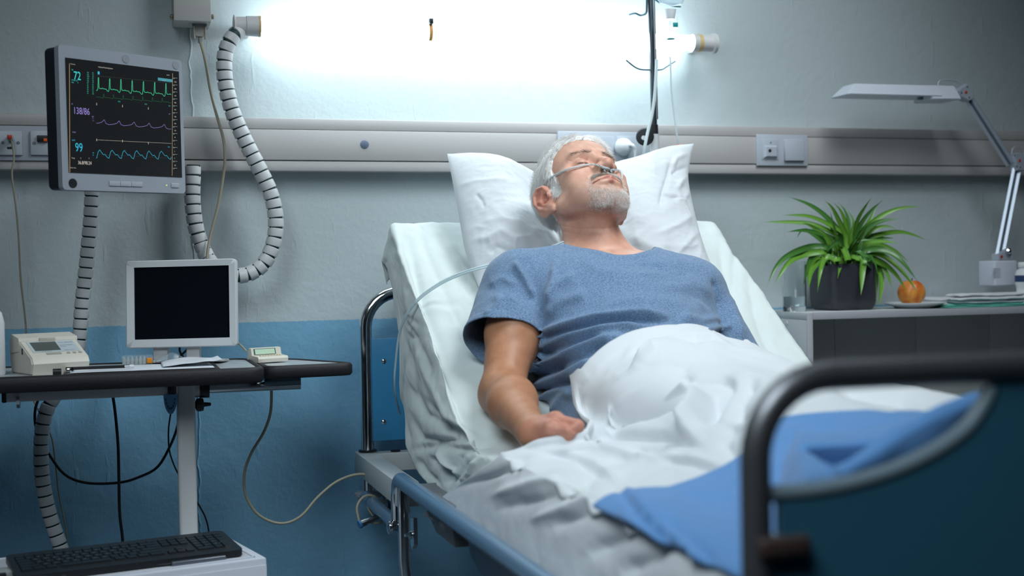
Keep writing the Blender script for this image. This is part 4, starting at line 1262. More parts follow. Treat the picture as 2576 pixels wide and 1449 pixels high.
if len(Nn) == len(Vs):
    fr_ = np.clip((Nn @ ((CAM - np.array([1, 2.4, .85])) / 2.5)) * 6 + .4, 0, 1)
    dd = folds(proj(Vs), SF, True) * fr_ * 1.9 + .0030 * fbm(Vs * np.array([7, 9, 14]), 3, 5) + .0008 * fbm(Vs * 45, 2, 8)
    # stitched hem bands
    for g, w_ in ((g_neck, .016), (g_sr, .020)):
        v = g(Vs); near_ = (v > -1 + 1e-6)
        dd += np.where(near_ & (v > -w_), .0011, 0) - np.where(near_ & (np.abs(v + w_) < .003), .0009, 0)
    Vs = Vs + Nn * dd[:, None]
    for it in range(3):      # keep the cloth outside the skin
        p = Vs.astype(np.float32); bd = np.minimum(torso_sdf(p), np.minimum(smin(torso_sdf(p), arm_r(p), .022), cone(p, SHL, ELL, .055, .044)))
        Vs = Vs + Nn * np.clip(.0065 - bd, 0, .02)[:, None]
    me.vertices.foreach_set('co', Vs.astype(np.float32).ravel()); me.update()
s_ = so.modifiers.new('thickness', 'SOLIDIFY'); s_.thickness = .0022; s_.offset = -1

# ------------------------------------------------------------------ white blanket over the legs
HXC = 1.035


def march(px, py, f, t0=1.9, t1=3.2):
    r = ray(px, py); t = t0
    for _ in range(90):
        d = float(f((CAM + r * t)[None].astype(np.float32))[0])
        if d < .0006 or t > t1: break
        t += max(d, .0008) * .9
    return CAM + r * t


HEMPX = [(1432, 1045), (1443, 1005), (1462, 965), (1490, 925), (1525, 892), (1570, 864), (1630, 846), (1700, 839), (1770, 845), (1820, 858), (1860, 876), (1898, 893)]
HIT = np.array([march(x, y, shirt_sdf) for x, y in HEMPX])
print('hem', np.round(HIT, 3).tolist())
HIT = HIT[np.argsort(HIT[:, 0])]
HIT[:, 0] += np.arange(len(HIT)) * 1e-4
HIT[-3:, 1] = [2.33, 2.35, 2.355]


def hill(x, y):
    yk = [1.15, 1.25, 1.34, 1.5, 1.65, 2.0, 2.17, 2.26, 2.34, 2.45]
    A = np.interp(y, yk, [.0, .05, .090, .128, .146, .158, .178, .188, .194, .20])
    w = np.interp(y, yk, [.26, .26, .26, .26, .25, .23, .225, .225, .235, .24])
    xc = np.interp(y, yk, [1.02, 1.02, 1.03, 1.04, 1.04, 1.04, 1.05, 1.045, 1.035, 1.03])
    d = np.abs(x - xc) / w
    b = np.exp(-np.abs(d) ** 3.0 * 1.1)
    mid = 1 - .10 * np.exp(-((x - xc) / .05) ** 2) * np.clip((2.1 - y) / .3, 0, 1)
    return MTOP + .010 + A * b * mid


ns, nt_ = 330, 360
xr = HIT[:, 0]
xk = np.r_[.60, .62, .66, .70, .745, min(.775, xr[0] - .01), xr, max(1.36, xr[-1] + .05), 1.47]
yk = np.r_[2.10, 2.085, 2.062, 2.045, 2.04, 2.10, HIT[:, 1], 2.20, 2.16]
r = np.linspace(0, 1, ns)
G = np.zeros((ns, nt_, 3))
tt = np.linspace(0, 1, nt_)
for j, t in enumerate(tt):
    if t < .26:
        q = 1 - t / .26          # q=0 top edge, 1 hem
        ye = 2.09 + (2.56 - 2.09) * q ** 1.15
        y = ye * (1 - r) + 1.16 * r
        zt_e = hill(.612, np.minimum(y, 2.3)) + .004
        hemz = .462 + .01 * np.sin(y * 9)
        z = zt_e * (1 - q) + hemz * q - .012 * math.sin(q * math.pi) * 0
        x = .612 - .010 * math.sin(min(1, q * 4) * math.pi / 2) - .018 * q
        G[:, j] = np.stack([np.full(ns, x), y, z], -1)
    else:
        x = .612 + (1.475 - .612) * (t - .26) / .74
        ye = np.interp(x, xk, yk); y = ye * (1 - r) + 1.16 * r
        z = hill(x, y)
        z = z + .034 * np.exp(-((y - (ye - .020)) / .026) ** 2) * float(np.exp(-((x - .715) / .085) ** 4))   # the roll in front of the hand
        z = z + .006 * np.exp(-((ye - y) / .02) ** 2)
        if x > 1.42: z = z - (x - 1.42) ** 1.5 * 6
        G[:, j] = np.stack([np.full(ns, x), y, z], -1)
def lift(G, gap, f):
    V = G.reshape(-1, 3).copy()
    for it in range(5):
        m = (V[:, 0] > .64) & (V[:, 1] > 1.3)
        d = np.full(len(V), 9.); p = V[m].astype(np.float32)
        dd = np.empty(len(p), np.float32)
        for i in range(0, len(p), 20000): dd[i:i + 20000] = f(p[i:i + 20000])
        d[m] = dd; k = d < gap; V[k, 2] += (gap - d[k]) * 1.2 + .0005
    G = V.reshape(G.shape).copy()
    if gap < .008: return G
    Z = G[..., 2]
    for it in range(6):      # relax the lifted cloth so that it bridges rather than clings
        Zs = (np.roll(Z, 1, 0) + np.roll(Z, -1, 0) + np.roll(Z, 1, 1) + np.roll(Z, -1, 1)) / 4
        Zn = np.maximum(Z, Zs); Z[2:-2, 95:-4] = Zn[2:-2, 95:-4]
    return G


def under(P): return np.minimum(body_low(P), np.minimum(torso_sdf(P) - .011, np.minimum(cone(P, SHL, ELL, .066, .060), np.minimum(cone(P, ELL, WRL, .048, .034), ell(P, WRL + (WRL - ELL) * .3, (.045, .055, .024))))))


def push(V, N):
    if N[:, 2].mean() < 0: N = -N
    for it in range(7):
        m = (V[:, 0] > .66) & (V[:, 1] > 1.25); p = V[m].astype(np.float32); dd = np.empty(len(p))
        for i in range(0, len(p), 20000): dd[i:i + 20000] = under(p[i:i + 20000])
        V[m] += N[m] * np.clip(.0075 - dd, 0, .02)[:, None]
    return V


G = lift(G, .010, under)
DF = [
    ([(1565, 1056), (1650, 1012), (1742, 982), (1829, 936)], .011, 10), ([(1615, 1046), (1719, 994), (1795, 957)], .010, 8), ([(1525, 1081), (1588, 1023), (1661, 982), (1740, 950)], .009, 11),
    ([(1481, 1043), (1545, 982), (1632, 936), (1720, 930)], .008, 12), ([(1586, 926), (1646, 877), (1748, 855), (1835, 868)], -.008, 8), ([(1560, 930), (1630, 868), (1730, 845), (1820, 852)], .006, 8),
    ([(1775, 985), (1752, 1052), (1715, 1098)], -.013, 18), ([(1640, 1016), (1740, 965)], -.008, 8), ([(1840, 940), (1800, 1000), (1770, 1070)], .012, 16),
    ([(1450, 1040), (1470, 980), (1520, 920), (1580, 870)], .005, 8), 
    ([(1256, 1133), (1330, 1122), (1400, 1112), (1516, 1090), (1661, 1093), (1762, 1124)], .012, 12), ([(1300, 1150), (1487, 1130), (1600, 1140), (1690, 1150), (1835, 1172)], -.009, 11),
    ([(1520, 1165), (1610, 1132), (1700, 1158), (1850, 1190)], .007, 12), ([(1420, 1145), (1500, 1170), (1560, 1215)], -.007, 9), ([(1330, 1130), (1450, 1160), (1530, 1205)], .006, 12),
    ([(1850, 1060), (1820, 1110), (1850, 1160)], .007, 20), ([(1900, 940), (1860, 1000), (1850, 1060)], .006, 22),
    ([(1094, 1240), (1150, 1222), (1215, 1203), (1282, 1176), (1330, 1160)], .012, 9), ([(1252, 1282), (1363, 1253), (1457, 1218), (1500, 1200)], .010, 16), ([(1230, 1250), (1340, 1215), (1440, 1190)], -.006, 15),
    ([(1390, 1328), (1450, 1300), (1524, 1253), (1560, 1225)], .010, 17), ([(1330, 1310), (1430, 1275), (1500, 1235)], -.006, 16), ([(1480, 1400), (1560, 1340), (1620, 1290)], .012, 22), ([(1560, 1449), (1640, 1400), (1680, 1350)], .010, 25),
     ([(2100, 960), (2200, 985), (2300, 1000)], .006, 20),
]
DF = [(p_, a_ * (2.9 if max(q_[1] for q_ in p_) < 1110 else 1.4), w_ * 1.05) for p_, a_, w_ in DF]
MK = (.12 + .88 * np.clip(r / .07, 0, 1))[:, None] * np.ones((1, nt_))
bl = cloth('blanket', G, DUVET, DF, ((4.5, .004), (12, .0022), (34, .0008)), thick=.004, flip=True, sharp=False, outside=push, mask=MK)
setp(bl, 'white cotton blanket drawn up to the man\'s waist and draped over the bed side', 'blanket')

# ------------------------------------------------------------------ blue blanket at the foot
ns, nt_ = 200, 260
G = np.zeros((ns, nt_, 3)); r = np.linspace(0, 1, ns)


def sstep(a, b, x): t = np.clip((x - a) / (b - a), 0, 1); return t * t * (3 - 2 * t)


for j, t in enumerate(np.linspace(0, 1, nt_)):
    xa = .606 + (1.50 - .606) * t
    yt = np.interp(xa, [.6, .62, .70, .79, .84, .87, .90, .95, 1.02, 1.15, 1.5], [1.60, 1.60, 1.59, 1.57, 1.585, 1.575, 1.52, 1.45, 1.435, 1.50, 1.60])
    y0 = 1.17 + (1.365 - 1.17) * float(sstep(.70, .77, xa))
    q = np.clip(r / .66, 0, 1); y = yt * (1 - q) + y0 * q
    d = np.clip((r - .66) / .34, 0, 1)
    pile = .656 + .080 * sstep(-.005, .055, xa - .530 * y) + .018 * float(sstep(.85, 1.0, xa))
    z = np.maximum(np.minimum(pile, hill(xa, y) + .10), hill(xa, y) + .014)
    y = y - .012 * np.sin(np.clip(d * 6, 0, 1) * math.pi) + (.045 if xa > .74 else -.03) * d
    z = z - d ** 1.1 * (z - (.64 if xa > .74 else .60))
    x = xa - .012 * math.exp(-((xa - .606) / .02) ** 2) + 0 * r
    if xa < .64: z = z - ((.64 - xa) / .034) ** 2 * .020
    G[:, j] = np.stack([x, y, z], -1)
BF = [
    ([(1545, 1215), (1600, 1290), (1680, 1360), (1760, 1449)], .008, 9), ([(1565, 1212), (1630, 1290), (1710, 1360), (1790, 1449)], -.008, 7), ([(1650, 1290), (1720, 1340), (1800, 1420)], .006, 18),
    ([(1700, 1240), (1780, 1260), (1860, 1250)], .005, 20),
]
bb = cloth('foot_blanket', G, mat('blue_blanket_cotton', (.105, .27, .56), .8, bump=.0005, bscale=500, sheen=.2), BF, ((6, .006), (18, .002)), thick=.005, flip=True)
setp(bb, 'blue blanket folded over the foot end behind the dark foot panel', 'blanket')

# the turned-back flap that rises in front of it, seen over the foot panel
xs_ = np.linspace(.695, 1.455, 150); vs_ = np.linspace(0, 1, 60)
zr_ = np.interp(xs_, [.695, .715, .735, .85, .93, 1.1, 1.3, 1.455], [.655, .690, .722, .782, .806, .800, .760, .700])
prof_y = np.interp(vs_, [0, .25, .42, .5, .58, .8, 1], [1.335, 1.265, 1.225, 1.212, 1.206, 1.225, 1.245])
prof_z = np.interp(vs_, [0, .25, .42, .5, .58, .8, 1], [0, .55, .95, 1.0, .95, .45, 0])
G = np.zeros((150, 60, 3))
for i_, x_ in enumerate(xs_):
    G[i_] = np.stack([x_ + 0 * vs_ - .02 * prof_z, prof_y, .632 + (zr_[i_] - .632) * prof_z], -1)
fo = cloth('turned_flap', G, bpy.data.materials['blue_blanket_cotton'], (), ((7, .010), (20, .003)), parent=None, thick=.004, flip=False)
fo.parent = bb

# ------------------------------------------------------------------ hair, beard, eyebrows (children of the person)
def strands(name, roots, dirs, lens, rad, m, bend, parent, seg=3):
    n = len(roots); ts = np.linspace(0, 1, seg + 1)
    g = np.array(bend)
    side = np.cross(dirs, g + 1e-3); side /= np.linalg.norm(side, axis=1, keepdims=True) + 1e-9
    up = np.cross(side, dirs)
    V = np.zeros((n, seg + 1, 3, 3))
    for i, t in enumerate(ts):
        c = roots + dirs * (lens * t)[:, None] + g * ((lens * t * t) * .55)[:, None]
        r = rad * (1 - .75 * t)
        for k in range(3):
            a = 2 * math.pi * k / 3
            V[:, i, k] = c + (side * math.cos(a) + up * math.sin(a)) * (r if np.isscalar(r) else r[:, None])
    base = (np.arange(n) * (seg + 1) * 3)[:, None, None]
    i = np.arange(seg)[None, :, None]; k = np.arange(3)[None, None]
    a = base + i * 3 + k; b = base + i * 3 + (k + 1) % 3
    Fq = np.stack([a, b, b + 3, a + 3], -1).reshape(-1, 4)
    return npobj(name, V.reshape(-1, 3), Fq, m, parent, world=True)


def hairmat(name, c1, c2, c3):
    m = bpy.data.materials.new(name); m.use_nodes = True; nt = m.node_tree; b = nt.nodes['Principled BSDF']
    b.inputs['Roughness'].default_value = .45; b.inputs['Specular IOR Level'].default_value = .45
    tc = nt.nodes.new('ShaderNodeTexCoord'); n = nt.nodes.new('ShaderNodeTexNoise'); n.inputs['Scale'].default_value = 420; n.inputs['Detail'].default_value = 2; nt.links.new(tc.outputs['Object'], n.inputs[0])
    r = nt.nodes.new('ShaderNodeValToRGB'); nt.links.new(n.outputs[0], r.inputs[0])
    r.color_ramp.elements[0].position = .32; r.color_ramp.elements[0].color = (*c1, 1); r.color_ramp.elements[1].position = .68; r.color_ramp.elements[1].color = (*c3, 1)
    e = r.color_ramp.elements.new(.5); e.color = (*c2, 1); nt.links.new(r.outputs[0], b.inputs['Base Color']); return m


HAIRM = hairmat('short_white_hair', (.80, .77, .73), (.96, .95, .93), (.98, .97, .96))
BEARDM = hairmat('grey_beard_hair', (.58, .46, .38), (.90, .87, .84), (.97, .96, .95))
BROWM = hairmat('brown_grey_brow_hair', (.13, .08, .06), (.28, .20, .15), (.48, .40, .34))
# candidate root points: head faces
nh = len(Va)
Fh = Fa; P3 = Va[Fh]; cen_ = P3.mean(1)
nrm_ = np.cross(P3[:, 2] - P3[:, 0], P3[:, 3] - P3[:, 1]); ar_ = np.linalg.norm(nrm_, axis=1); nrm_ /= ar_[:, None] + 1e-12
if (((cen_ - HP) * nrm_).sum(1)).mean() < 0: nrm_ = -nrm_
ql = (cen_ - HP) @ HM / HS; axl = np.abs(ql[:, 0])
Y_, Z_ = ql[:, 1], ql[:, 2]
zl = np.interp(Y_, [-90, -72, -60, -46, -34, -27, -24, -8, -6, 34, 38, 60, 110], [76, 73, 66, 54, 44, 30, -20, -22, 30, 32, -40, -58, -60])
zl = zl + 3.5 * vnoise(ql * .12, 4) + 2.0 * vnoise(ql * .35, 6)
tem = (axl > 56)
zl = np.where((Y_ < -6) & (Y_ > -24) & (axl < 60), 44, zl)
earz = (axl > 76.5) & (Z_ < 36) & (Z_ > -45)
depthm = np.clip((Z_ - zl) / 9, 0, 1) * (~earz)
scalp = depthm > 0
LB = np.stack([HM[:, 0], HM[:, 1], HM[:, 2]], 0)   # rows: left, back, up in world


def pick(mask, n, w=None):
    p = ar_ * mask * (1 if w is None else w); p = p / p.sum()
    i = RNG.choice(len(p), n, p=p); a = RNG.random((n, 2))
    T = P3[i]; r = T[:, 0] + (T[:, 1] - T[:, 0]) * a[:, :1] + (T[:, 3] - T[:, 0]) * a[:, 1:] * 1.0
    return i, r


def flow(i, loc, nw, jit):
    """loc: local direction (left, back, up) components"""
    d = loc @ LB * 1.0
    n = nrm_[i]; d = d - n * (d * n).sum(1)[:, None]
    d /= np.linalg.norm(d, axis=1, keepdims=True) + 1e-9
    d = d + n * nw + RNG.normal(0, jit, (len(i), 3))
    return d / np.linalg.norm(d, axis=1, keepdims=True)


# undercoat: scalp surface raised a few millimetres
sc = np.unique(Fh[scalp]); vq = (Va - HP) @ HM / HS
vd = np.zeros(nh); cnt_ = np.zeros(nh)
for k in range(4): np.add.at(vd, Fh[:, k], depthm); np.add.at(cnt_, Fh[:, k], 1)
vd /= np.maximum(cnt_, 1)
vn = np.zeros((nh, 3))
for k in range(4): np.add.at(vn, Fh[:, k], nrm_)
vn /= np.linalg.norm(vn, axis=1, keepdims=True) + 1e-9
Vu = Va + vn * ((-.0008 + .0062 * vd * (.75 + .5 * vnoise(Va * 160, 7)))[:, None])
sel = scalp
us = np.unique(Fh[sel]); rm = np.zeros(nh, np.int64); rm[us] = np.arange(len(us))
hair = npobj('hair', Vu[us], rm[Fh[sel]], hairmat('white_hair_undercoat', (.72, .69, .66), (.88, .86, .84), (.95, .94, .93)), man, world=True)
i, r = pick(scalp, 15000, .25 + depthm)
top_ = np.clip((ql[i, 2] - 60) / 40, 0, 1)[:, None]; sgn = np.sign(ql[i, 0])[:, None]
loc = np.c_[.15 * sgn[:, 0], .35 + 0 * sgn[:, 0], -.9 + 0 * sgn[:, 0]] * (1 - top_) + np.c_[.35 * sgn[:, 0], -.55 + 0 * sgn[:, 0], .35 + 0 * sgn[:, 0]] * top_
d = flow(i, loc, .26, .10)
clump = vnoise(r * 220, 3)[:, None] * .28; d = d + clump * np.roll(d, 1, axis=1); d /= np.linalg.norm(d, axis=1, keepdims=True)
strands('hair_strands', r + nrm_[i] * (.0045 * depthm[i])[:, None], d, (.012 + .009 * RNG.random(len(i))) * (.55 + .45 * depthm[i]) * (1 + .35 * top_[:, 0]), .00026, HAIRM, (0, 0, -.15), man)
# sideburn
m_ = (axl > 58) & (Y_ > -30) & (Y_ < -10) & (Z_ > -26) & (Z_ < 34)
i, r = pick(m_, 1100)
d = flow(i, np.tile([0, .25, -1.], (len(i), 1)), .35, .16)
strands('sideburn', r, d, .009 + .007 * RNG.random(len(i)), .00026, HAIRM, (0, 0, -.1), man)
# beard: moustache, sides of the mouth, chin
d_m = np.abs(np.sqrt((axl / 37) ** 2 + ((Z_ + 56) / 30) ** 2) - 1)          # ring round the mouth
ring = np.clip(1 - d_m / .27, 0, 1) * (Y_ < -52) * (Z_ < -36)
mous = np.clip(1 - np.abs(Z_ + 38) / 8, 0, 1) * (axl < 30) * (Y_ < -78) * (Z_ < -34) * (Y_ > -98.5)
chin_ = np.clip((-68 - Z_) / 9, 0, 1) * np.clip((46 - axl) / 10, 0, 1) * np.clip((-44 - Y_) / 12, 0, 1)
soul = np.clip(1 - axl / 9, 0, 1) * (Z_ < -61) * (Z_ > -76) * (Y_ < -70)
lipz = (Z_ > -62) & (Z_ < -43) & (axl < 33)
bw = np.clip(ring * .9 + mous * 3.5 + chin_ * .8 + soul * .8, 0, 3.5) * (~lipz)
i, r = pick((mous > .05) & (~lipz), 1300, mous)
d = flow(i, np.c_[np.sign(ql[i, 0]) * .6, np.zeros(len(i)), np.full(len(i), -.8)], .75, .30)
strands('moustache', r, d, .006 + .004 * RNG.random(len(i)), .00020, hairmat('grey_brown_moustache_hair', (.46, .36, .28), (.68, .60, .53), (.90, .87, .84)), (0, 0, -.3), man)
i, r = pick(bw > .05, 5200, bw)
cz = np.c_[ql[i, 0] * .012, np.full(len(i), -.35), np.full(len(i), -1.)]
mo = (ql[i, 2] > -43)[:, None]
cz = np.where(mo, np.c_[np.sign(ql[i, 0]) * .8, np.zeros(len(i)), np.full(len(i), -.8)], cz)
d = flow(i, cz, .40, .34)
ln = np.where(ql[i, 2] < -66, .0085, .0055) * (.6 + .8 * RNG.random(len(i)))
strands('beard', r, d, ln, .00019, BEARDM, (0, 0, -.25), man)
# stubble along jaw and cheeks
st = (Z_ < -20 - .35 * (axl - 60) ) & (Z_ < -12) & (Z_ > -112) & (axl < 72) & (Y_ < 6) & (bw < .3) & (~lipz) & ~((Z_ > -40) & (axl < 34)) & (Z_ < -52)
i, r = pick(st, 1500); d = flow(i, np.tile([0, .1, -1.], (len(i), 1)), .7, .25)
strands('stubble', r, d, .0012 + .0008 * RNG.random(len(i)), .00009, BROWM, (0, 0, 0), man, seg=1)
# eyebrows and lashes
eb = np.clip(1 - np.abs(Z_ - (29 + .14 * (axl - 12) - .010 * np.maximum(axl - 34, 0) ** 2)) / 5.0, 0, 1) * (axl > 10) * (axl < 47) * (Y_ < -50)
i, r = pick(eb > 0, 340, eb)
d = flow(i, np.c_[np.sign(ql[i, 0]) * 1., np.full(len(i), .1), .55 - .012 * np.abs(ql[i, 0])], .42, .22)
ln_ = .006 + .007 * RNG.random(len(i))
for s_ in (-1, 1):
    k_ = ql[i, 0] * s_ > 0; strands('eyebrow', r[k_], d[k_], ln_[k_], .00015, BROWM, (0, 0, .1), man)
el = np.clip(1 - np.minimum(cone(np.c_[axl, Y_, Z_], (20, -78, 6.5), (32, -82.5, 3.0), .2, .2), cone(np.c_[axl, Y_, Z_], (32, -82.5, 3.0), (46, -76, 5.5), .2, .2)) / 1.6, 0, 1)
i, r = pick(el > 0, 60, el)
d = flow(i, np.tile([0, -.1, -1.], (len(i), 1)), .8, .12)
for s_ in (-1, 1):
    k_ = ql[i, 0] * s_ > 0; strands('eyelashes', r[k_], d[k_], np.full(k_.sum(), .003), .00013, BROWM, (0, 0, 0), man)

# ================================================================== equipment on the left
TZ = .755
TY0 = float(onz(400, 937, TZ)[1]); TY1 = TY0 + .31
TX1 = float(onz(660, 929, TZ)[0]); TX0 = -.62
TOPM = mat('table_top_laminate', (.42, .45, .46), .3, var=.04)
tb = thing('overbed_table', 'wheeled overbed table with black-edged top and side leaf, carrying the small white screen', 'table', (.1, TY0 + .15, 0))


def tray(name, poly, z, th, lip, parent):
    """flat top with a black bumper rim; poly = rounded outline (CCW)"""
    bm = BM(); add_prism(bm, poly, z - th + .004, z, 'xy'); o = obj(name, bm, TOPM, parent, world=True, smooth=False)
    P = np.array(poly); n = len(P)
    prof_ = [(-.010, z - th), (.004, z - th + .001), (.0085, z - th + .006), (.0085, z - .003), (.005, z + lip), (-.001, z + lip + .001), (-.005, z + lip - .001), (-.007, z - .002)]
    t = np.roll(P, -1, 0) - np.roll(P, 1, 0); t /= np.linalg.norm(t, axis=1, keepdims=True); nn = np.c_[t[:, 1], -t[:, 0]]
    V = np.zeros((n, len(prof_), 3))
    for k, (a, zz) in enumerate(prof_): V[:, k, :2] = P + nn * a; V[:, k, 2] = zz
    m_ = len(prof_); F_ = [[i * m_ + k, ((i + 1) % n) * m_ + k, ((i + 1) % n) * m_ + (k + 1) % m_, i * m_ + (k + 1) % m_] for i in range(n) for k in range(m_)]
    npobj('rim', V.reshape(-1, 3), F_, RIM, o, world=True, sharp=50)
    return o


tray('tabletop', rrect(TX0, TY0, TX1, TY1, .03), TZ, .030, .0022, tb)
fl_ = [onz(668, 924, .750)[:2], onz(889, 914.5, .750)[:2], onz(735, 904, .750)[:2], onz(600, 904, .750)[:2]]
fl_[0][0] = max(fl_[0][0], TX1 + .022); fl_[3] = np.array([TX1 + .022, fl_[2][1] + .01]); fl_[0][1] -= .01


def roundpoly(P, r, n=5):
    out = []
    for i in range(len(P)):
        a, b, c = np.array(P[i - 1]), np.array(P[i]), np.array(P[(i + 1) % len(P)])
        u = (a - b) / np.linalg.norm(a - b); v = (c - b) / np.linalg.norm(c - b)
        for k in range(n + 1):
            t = k / n; out.append(tuple((1 - t) ** 2 * (b + u * r) + 2 * t * (1 - t) * b + t * t * (b + v * r)))
    return out


tray('side_leaf', roundpoly(fl_, .03), .750, .026, .002, tb)
BYY = TY0 + .14
a, c = ony(14, 1013, BYY), ony(425, 990, BYY)
zb_ = (a[2] + c[2]) / 2
bm = BM(); add_box(bm, (a[0], BYY - .02, zb_), (c[0] + .03, BYY + .02, TZ - .031), .004); bmn = obj('beam', bm, PAINT_GREY, tb, world=True)
bm = BM(); add_box(bm, (a[0] - .006, BYY - .021, zb_ - .001), (a[0] + .004, BYY + .021, TZ - .031), .003); obj('end_cap', bm, BLACK_PL, bmn, world=True)
q = ony(41, 1004, BYY - .02)
bm = BM(); add_lathe(bm, [(.022, 0), (.022, .006)], (1, 0, 0), 28, (q[0], BYY - .004, zb_ + .008)); obj('steel_ring', bm, STEEL, bmn, world=True)
q = ony(419, 973, BYY - .021); bm = BM(); add_lathe(bm, [(.0035, 0), (.003, .001)], (0, -1, 0), 14, (q[0], BYY - .02, q[2])); obj('screw', bm, STEEL, bmn, world=True)
# column
p0, p1 = ony(446, 1100, BYY), ony(492, 1100, BYY)
bm = BM(); add_box(bm, (p0[0], BYY - .022, .05), (p1[0], BYY + .022, TZ - .034), .007, 3); post = obj('column', bm, PAINT_GREY, tb, world=True)
bm = BM(); add_tube(bm, [(p0[0] + .01, BYY, TZ - .049), (p1[0] + .012, BYY, TZ - .049)], .0175, 20); obj('column_head', bm, PAINT_GREY, post, world=True)
bm = BM(); add_tube(bm, [(p1[0] + .010, BYY, TZ - .049), (p1[0] + .030, BYY, TZ - .049)], .019, 20); obj('collar', bm, BLACK_PL, post, world=True)
a, c = ony(418, 968, BYY - .02), ony(444, 992, BYY - .02)
bm = BM(); add_box(bm, (a[0] + .003, BYY - .024, c[2]), (c[0], BYY + .024, a[2] + .01), .004); obj('clamp', bm, BLACK_PL, post, world=True)
a, c = ony(411, 993, BYY - .022), ony(447, 1041, BYY - .022)
cx_, rx_, rz_ = (a[0] + c[0]) / 2, (c[0] - a[0]) / 2, a[2] - c[2]
ring_ = [(cx_ + rx_ * math.cos(t), a[2] + rz_ * math.sin(t)) for t in np.linspace(0, -math.pi, 20)]
bm = BM(); add_prism(bm, ring_, BYY - .024, BYY - .021, 'xz'); sc_ = obj('tilt_scale', bm, mat('blue_scale_plate', (.12, .28, .50), .25), post, world=True, smooth=False)
bm = BM()
for k in range(9):
    t = math.radians(-20 - 140 * k / 8); add_box(bm, (cx_ + rx_ * .68 * math.cos(t) - .0012, BYY - .0246, a[2] + rz_ * .72 * math.sin(t) - .002), (cx_ + rx_ * .68 * math.cos(t) + .0006, BYY - .024, a[2] + rz_ * .72 * math.sin(t) + .002))
obj('scale_marks', bm, BLACK_PL, sc_, world=True, smooth=False)
q = ony(491, 1018, BYY)
bm = BM(); add_lathe(bm, [(.006, 0), (.013, .003), (.0145, .010), (.013, .017), (.005, .019), (.0035, .032), (.002, .033)], (1, 0, 0), 8, (p1[0], BYY - .006, q[2])); obj('height_knob', bm, BLACK_PL, post, world=True, smooth=False)
q0 = ony(526, 969, BYY - .01); q1 = ony(757, 958, BYY - .01)
bm = BM(); add_tube(bm, [(p1[0] + .03, BYY, TZ - .049), (q1[0], BYY, TZ - .049)], .0095, 18); lt = obj('leaf_tube', bm, STEEL, tb, world=True)
bm = BM(); add_tube(bm, [(TX1 + .02, BYY + .001, TZ - .040), (q1[0], BYY + .001, TZ - .040)], .012, 14); obj('leaf_channel', bm, mat('tinted_steel', (.10, .17, .19), .3, metal=.7), lt, world=True)
bm = BM(); add_box(bm, (-.50, BYY - .025, .05), (p1[0], BYY + .025, .08), .005); bs = obj('base_rail', bm, PAINT_GREY, tb, world=True)
for x in (-.48, p0[0] + .02):
    bm = BM(); add_box(bm, (x - .02, BYY - .03, .05), (x + .02, BYY + .34, .08), .005); obj('base_foot', bm, PAINT_GREY, tb, world=True)
    for y in (BYY - .01, BYY + .32):
        bm = BM(); add_lathe(bm, [(.022, -.012), (.025, -.008), (.025, .008), (.022, .012)], (1, 0, 0), 20, (x, y, .025)); obj('castor', bm, BLACK_PL, tb, world=True)
bm = BM(); add_tube(bm, [(-.48, BYY, .08), (-.48, BYY, TZ - .03)], .012, 14); obj('rear_column', bm, PAINT_GREY, tb, world=True)


# ------------------------------------------------------------------ screens
def screen_frame(TL, TR, BL):
    TL, TR, BL = map(np.asarray, (TL, TR, BL)); X = TR - TL; w = np.linalg.norm(X); X /= w
    Z = TL - BL; Z -= X * (Z @ X); hgt = np.linalg.norm(Z); Z /= hgt; Y = np.cross(Z, X)
    return BL, X, Y, Z, w, hgt


def emis(name, col, st=1.):
    m = bpy.data.materials.new(name); m.use_nodes = True; b = m.node_tree.nodes['Principled BSDF']
    b.inputs['Base Color'].default_value = (0, 0, 0, 1); b.inputs['Emission Color'].default_value = (*col, 1); b.inputs['Emission Strength'].default_value = st; return m


# patient monitor: turned, left side nearer
dl, dr = 2.56, 2.80
O, X, Y, Z, w, hgt = screen_frame(at(155, 112, dl), at(463, 153, dr), at(158, 477, dl))
pm = thing('patient_monitor', 'large grey-framed vital-signs monitor showing coloured traces on black', 'monitor', O, np.stack([X, Y, Z], 1))


def onscr(px, py):
    p = onplane(px, py, O, Y) - O; return float(p @ X), float(p @ Z)


e_ = [onscr(463, 153), onscr(461, 487), onscr(158, 477)]
w = (e_[0][0] + e_[1][0]) / 2; hgt_r = e_[0][1] - e_[1][1]
print('monitor w,h', w, hgt, e_)
bm = BM(); add_prism(bm, rrect(-.0, -.0, w, hgt, .008), 0, .014, 'xz'); obj('bezel', bm, GREY_PL, pm)
bm = BM(); add_prism(bm, rrect(.001, .001, w - .001, hgt - .001, .012), .0141, .048, 'xz'); obj('back_shell', bm, mat('charcoal_shell', (.022, .026, .034), .4), pm)
s0, s1 = onscr(173, 437), onscr(449, 180)
sx0, sx1 = s0[0], s1[0]; sz0 = s0[1] + 0; sz1 = (onscr(173, 146)[1] + s1[1]) / 2; sz0 = (s0[1] + onscr(448, 443)[1]) / 2
bm = BM(); add_box(bm, (sx0, -.0012, sz0), (sx1, .0005, sz1)); scr = obj('screen', bm, mat('black_lit_screen', (.012, .013, .014), .25, emit=.0), pm, smooth=False)
SCG = bpy.data.materials['black_lit_screen'].node_tree.nodes['Principled BSDF']; SCG.inputs['Emission Color'].default_value = (.004, .0045, .005, 1); SCG.inputs['Emission Strength'].default_value = 1.0
G1, G2, PU, BLU, WHI, YEL = emis('trace_green', (.05, .55, .28)), emis('trace_dim_green', (.01, .11, .04)), emis('trace_purple', (.27, .20, .55)), emis('trace_blue', (.03, .42, .62)), emis('text_white', (.55, .52, .45)), emis('line_yellow', (.42, .30, .14))
CY = emis('text_cyan', (.04, .62, .62)); BLW = emis('text_teal_bar', (.05, .28, .34)); LIN = emis('line_grey', (.05, .05, .05))
YF = -.0016


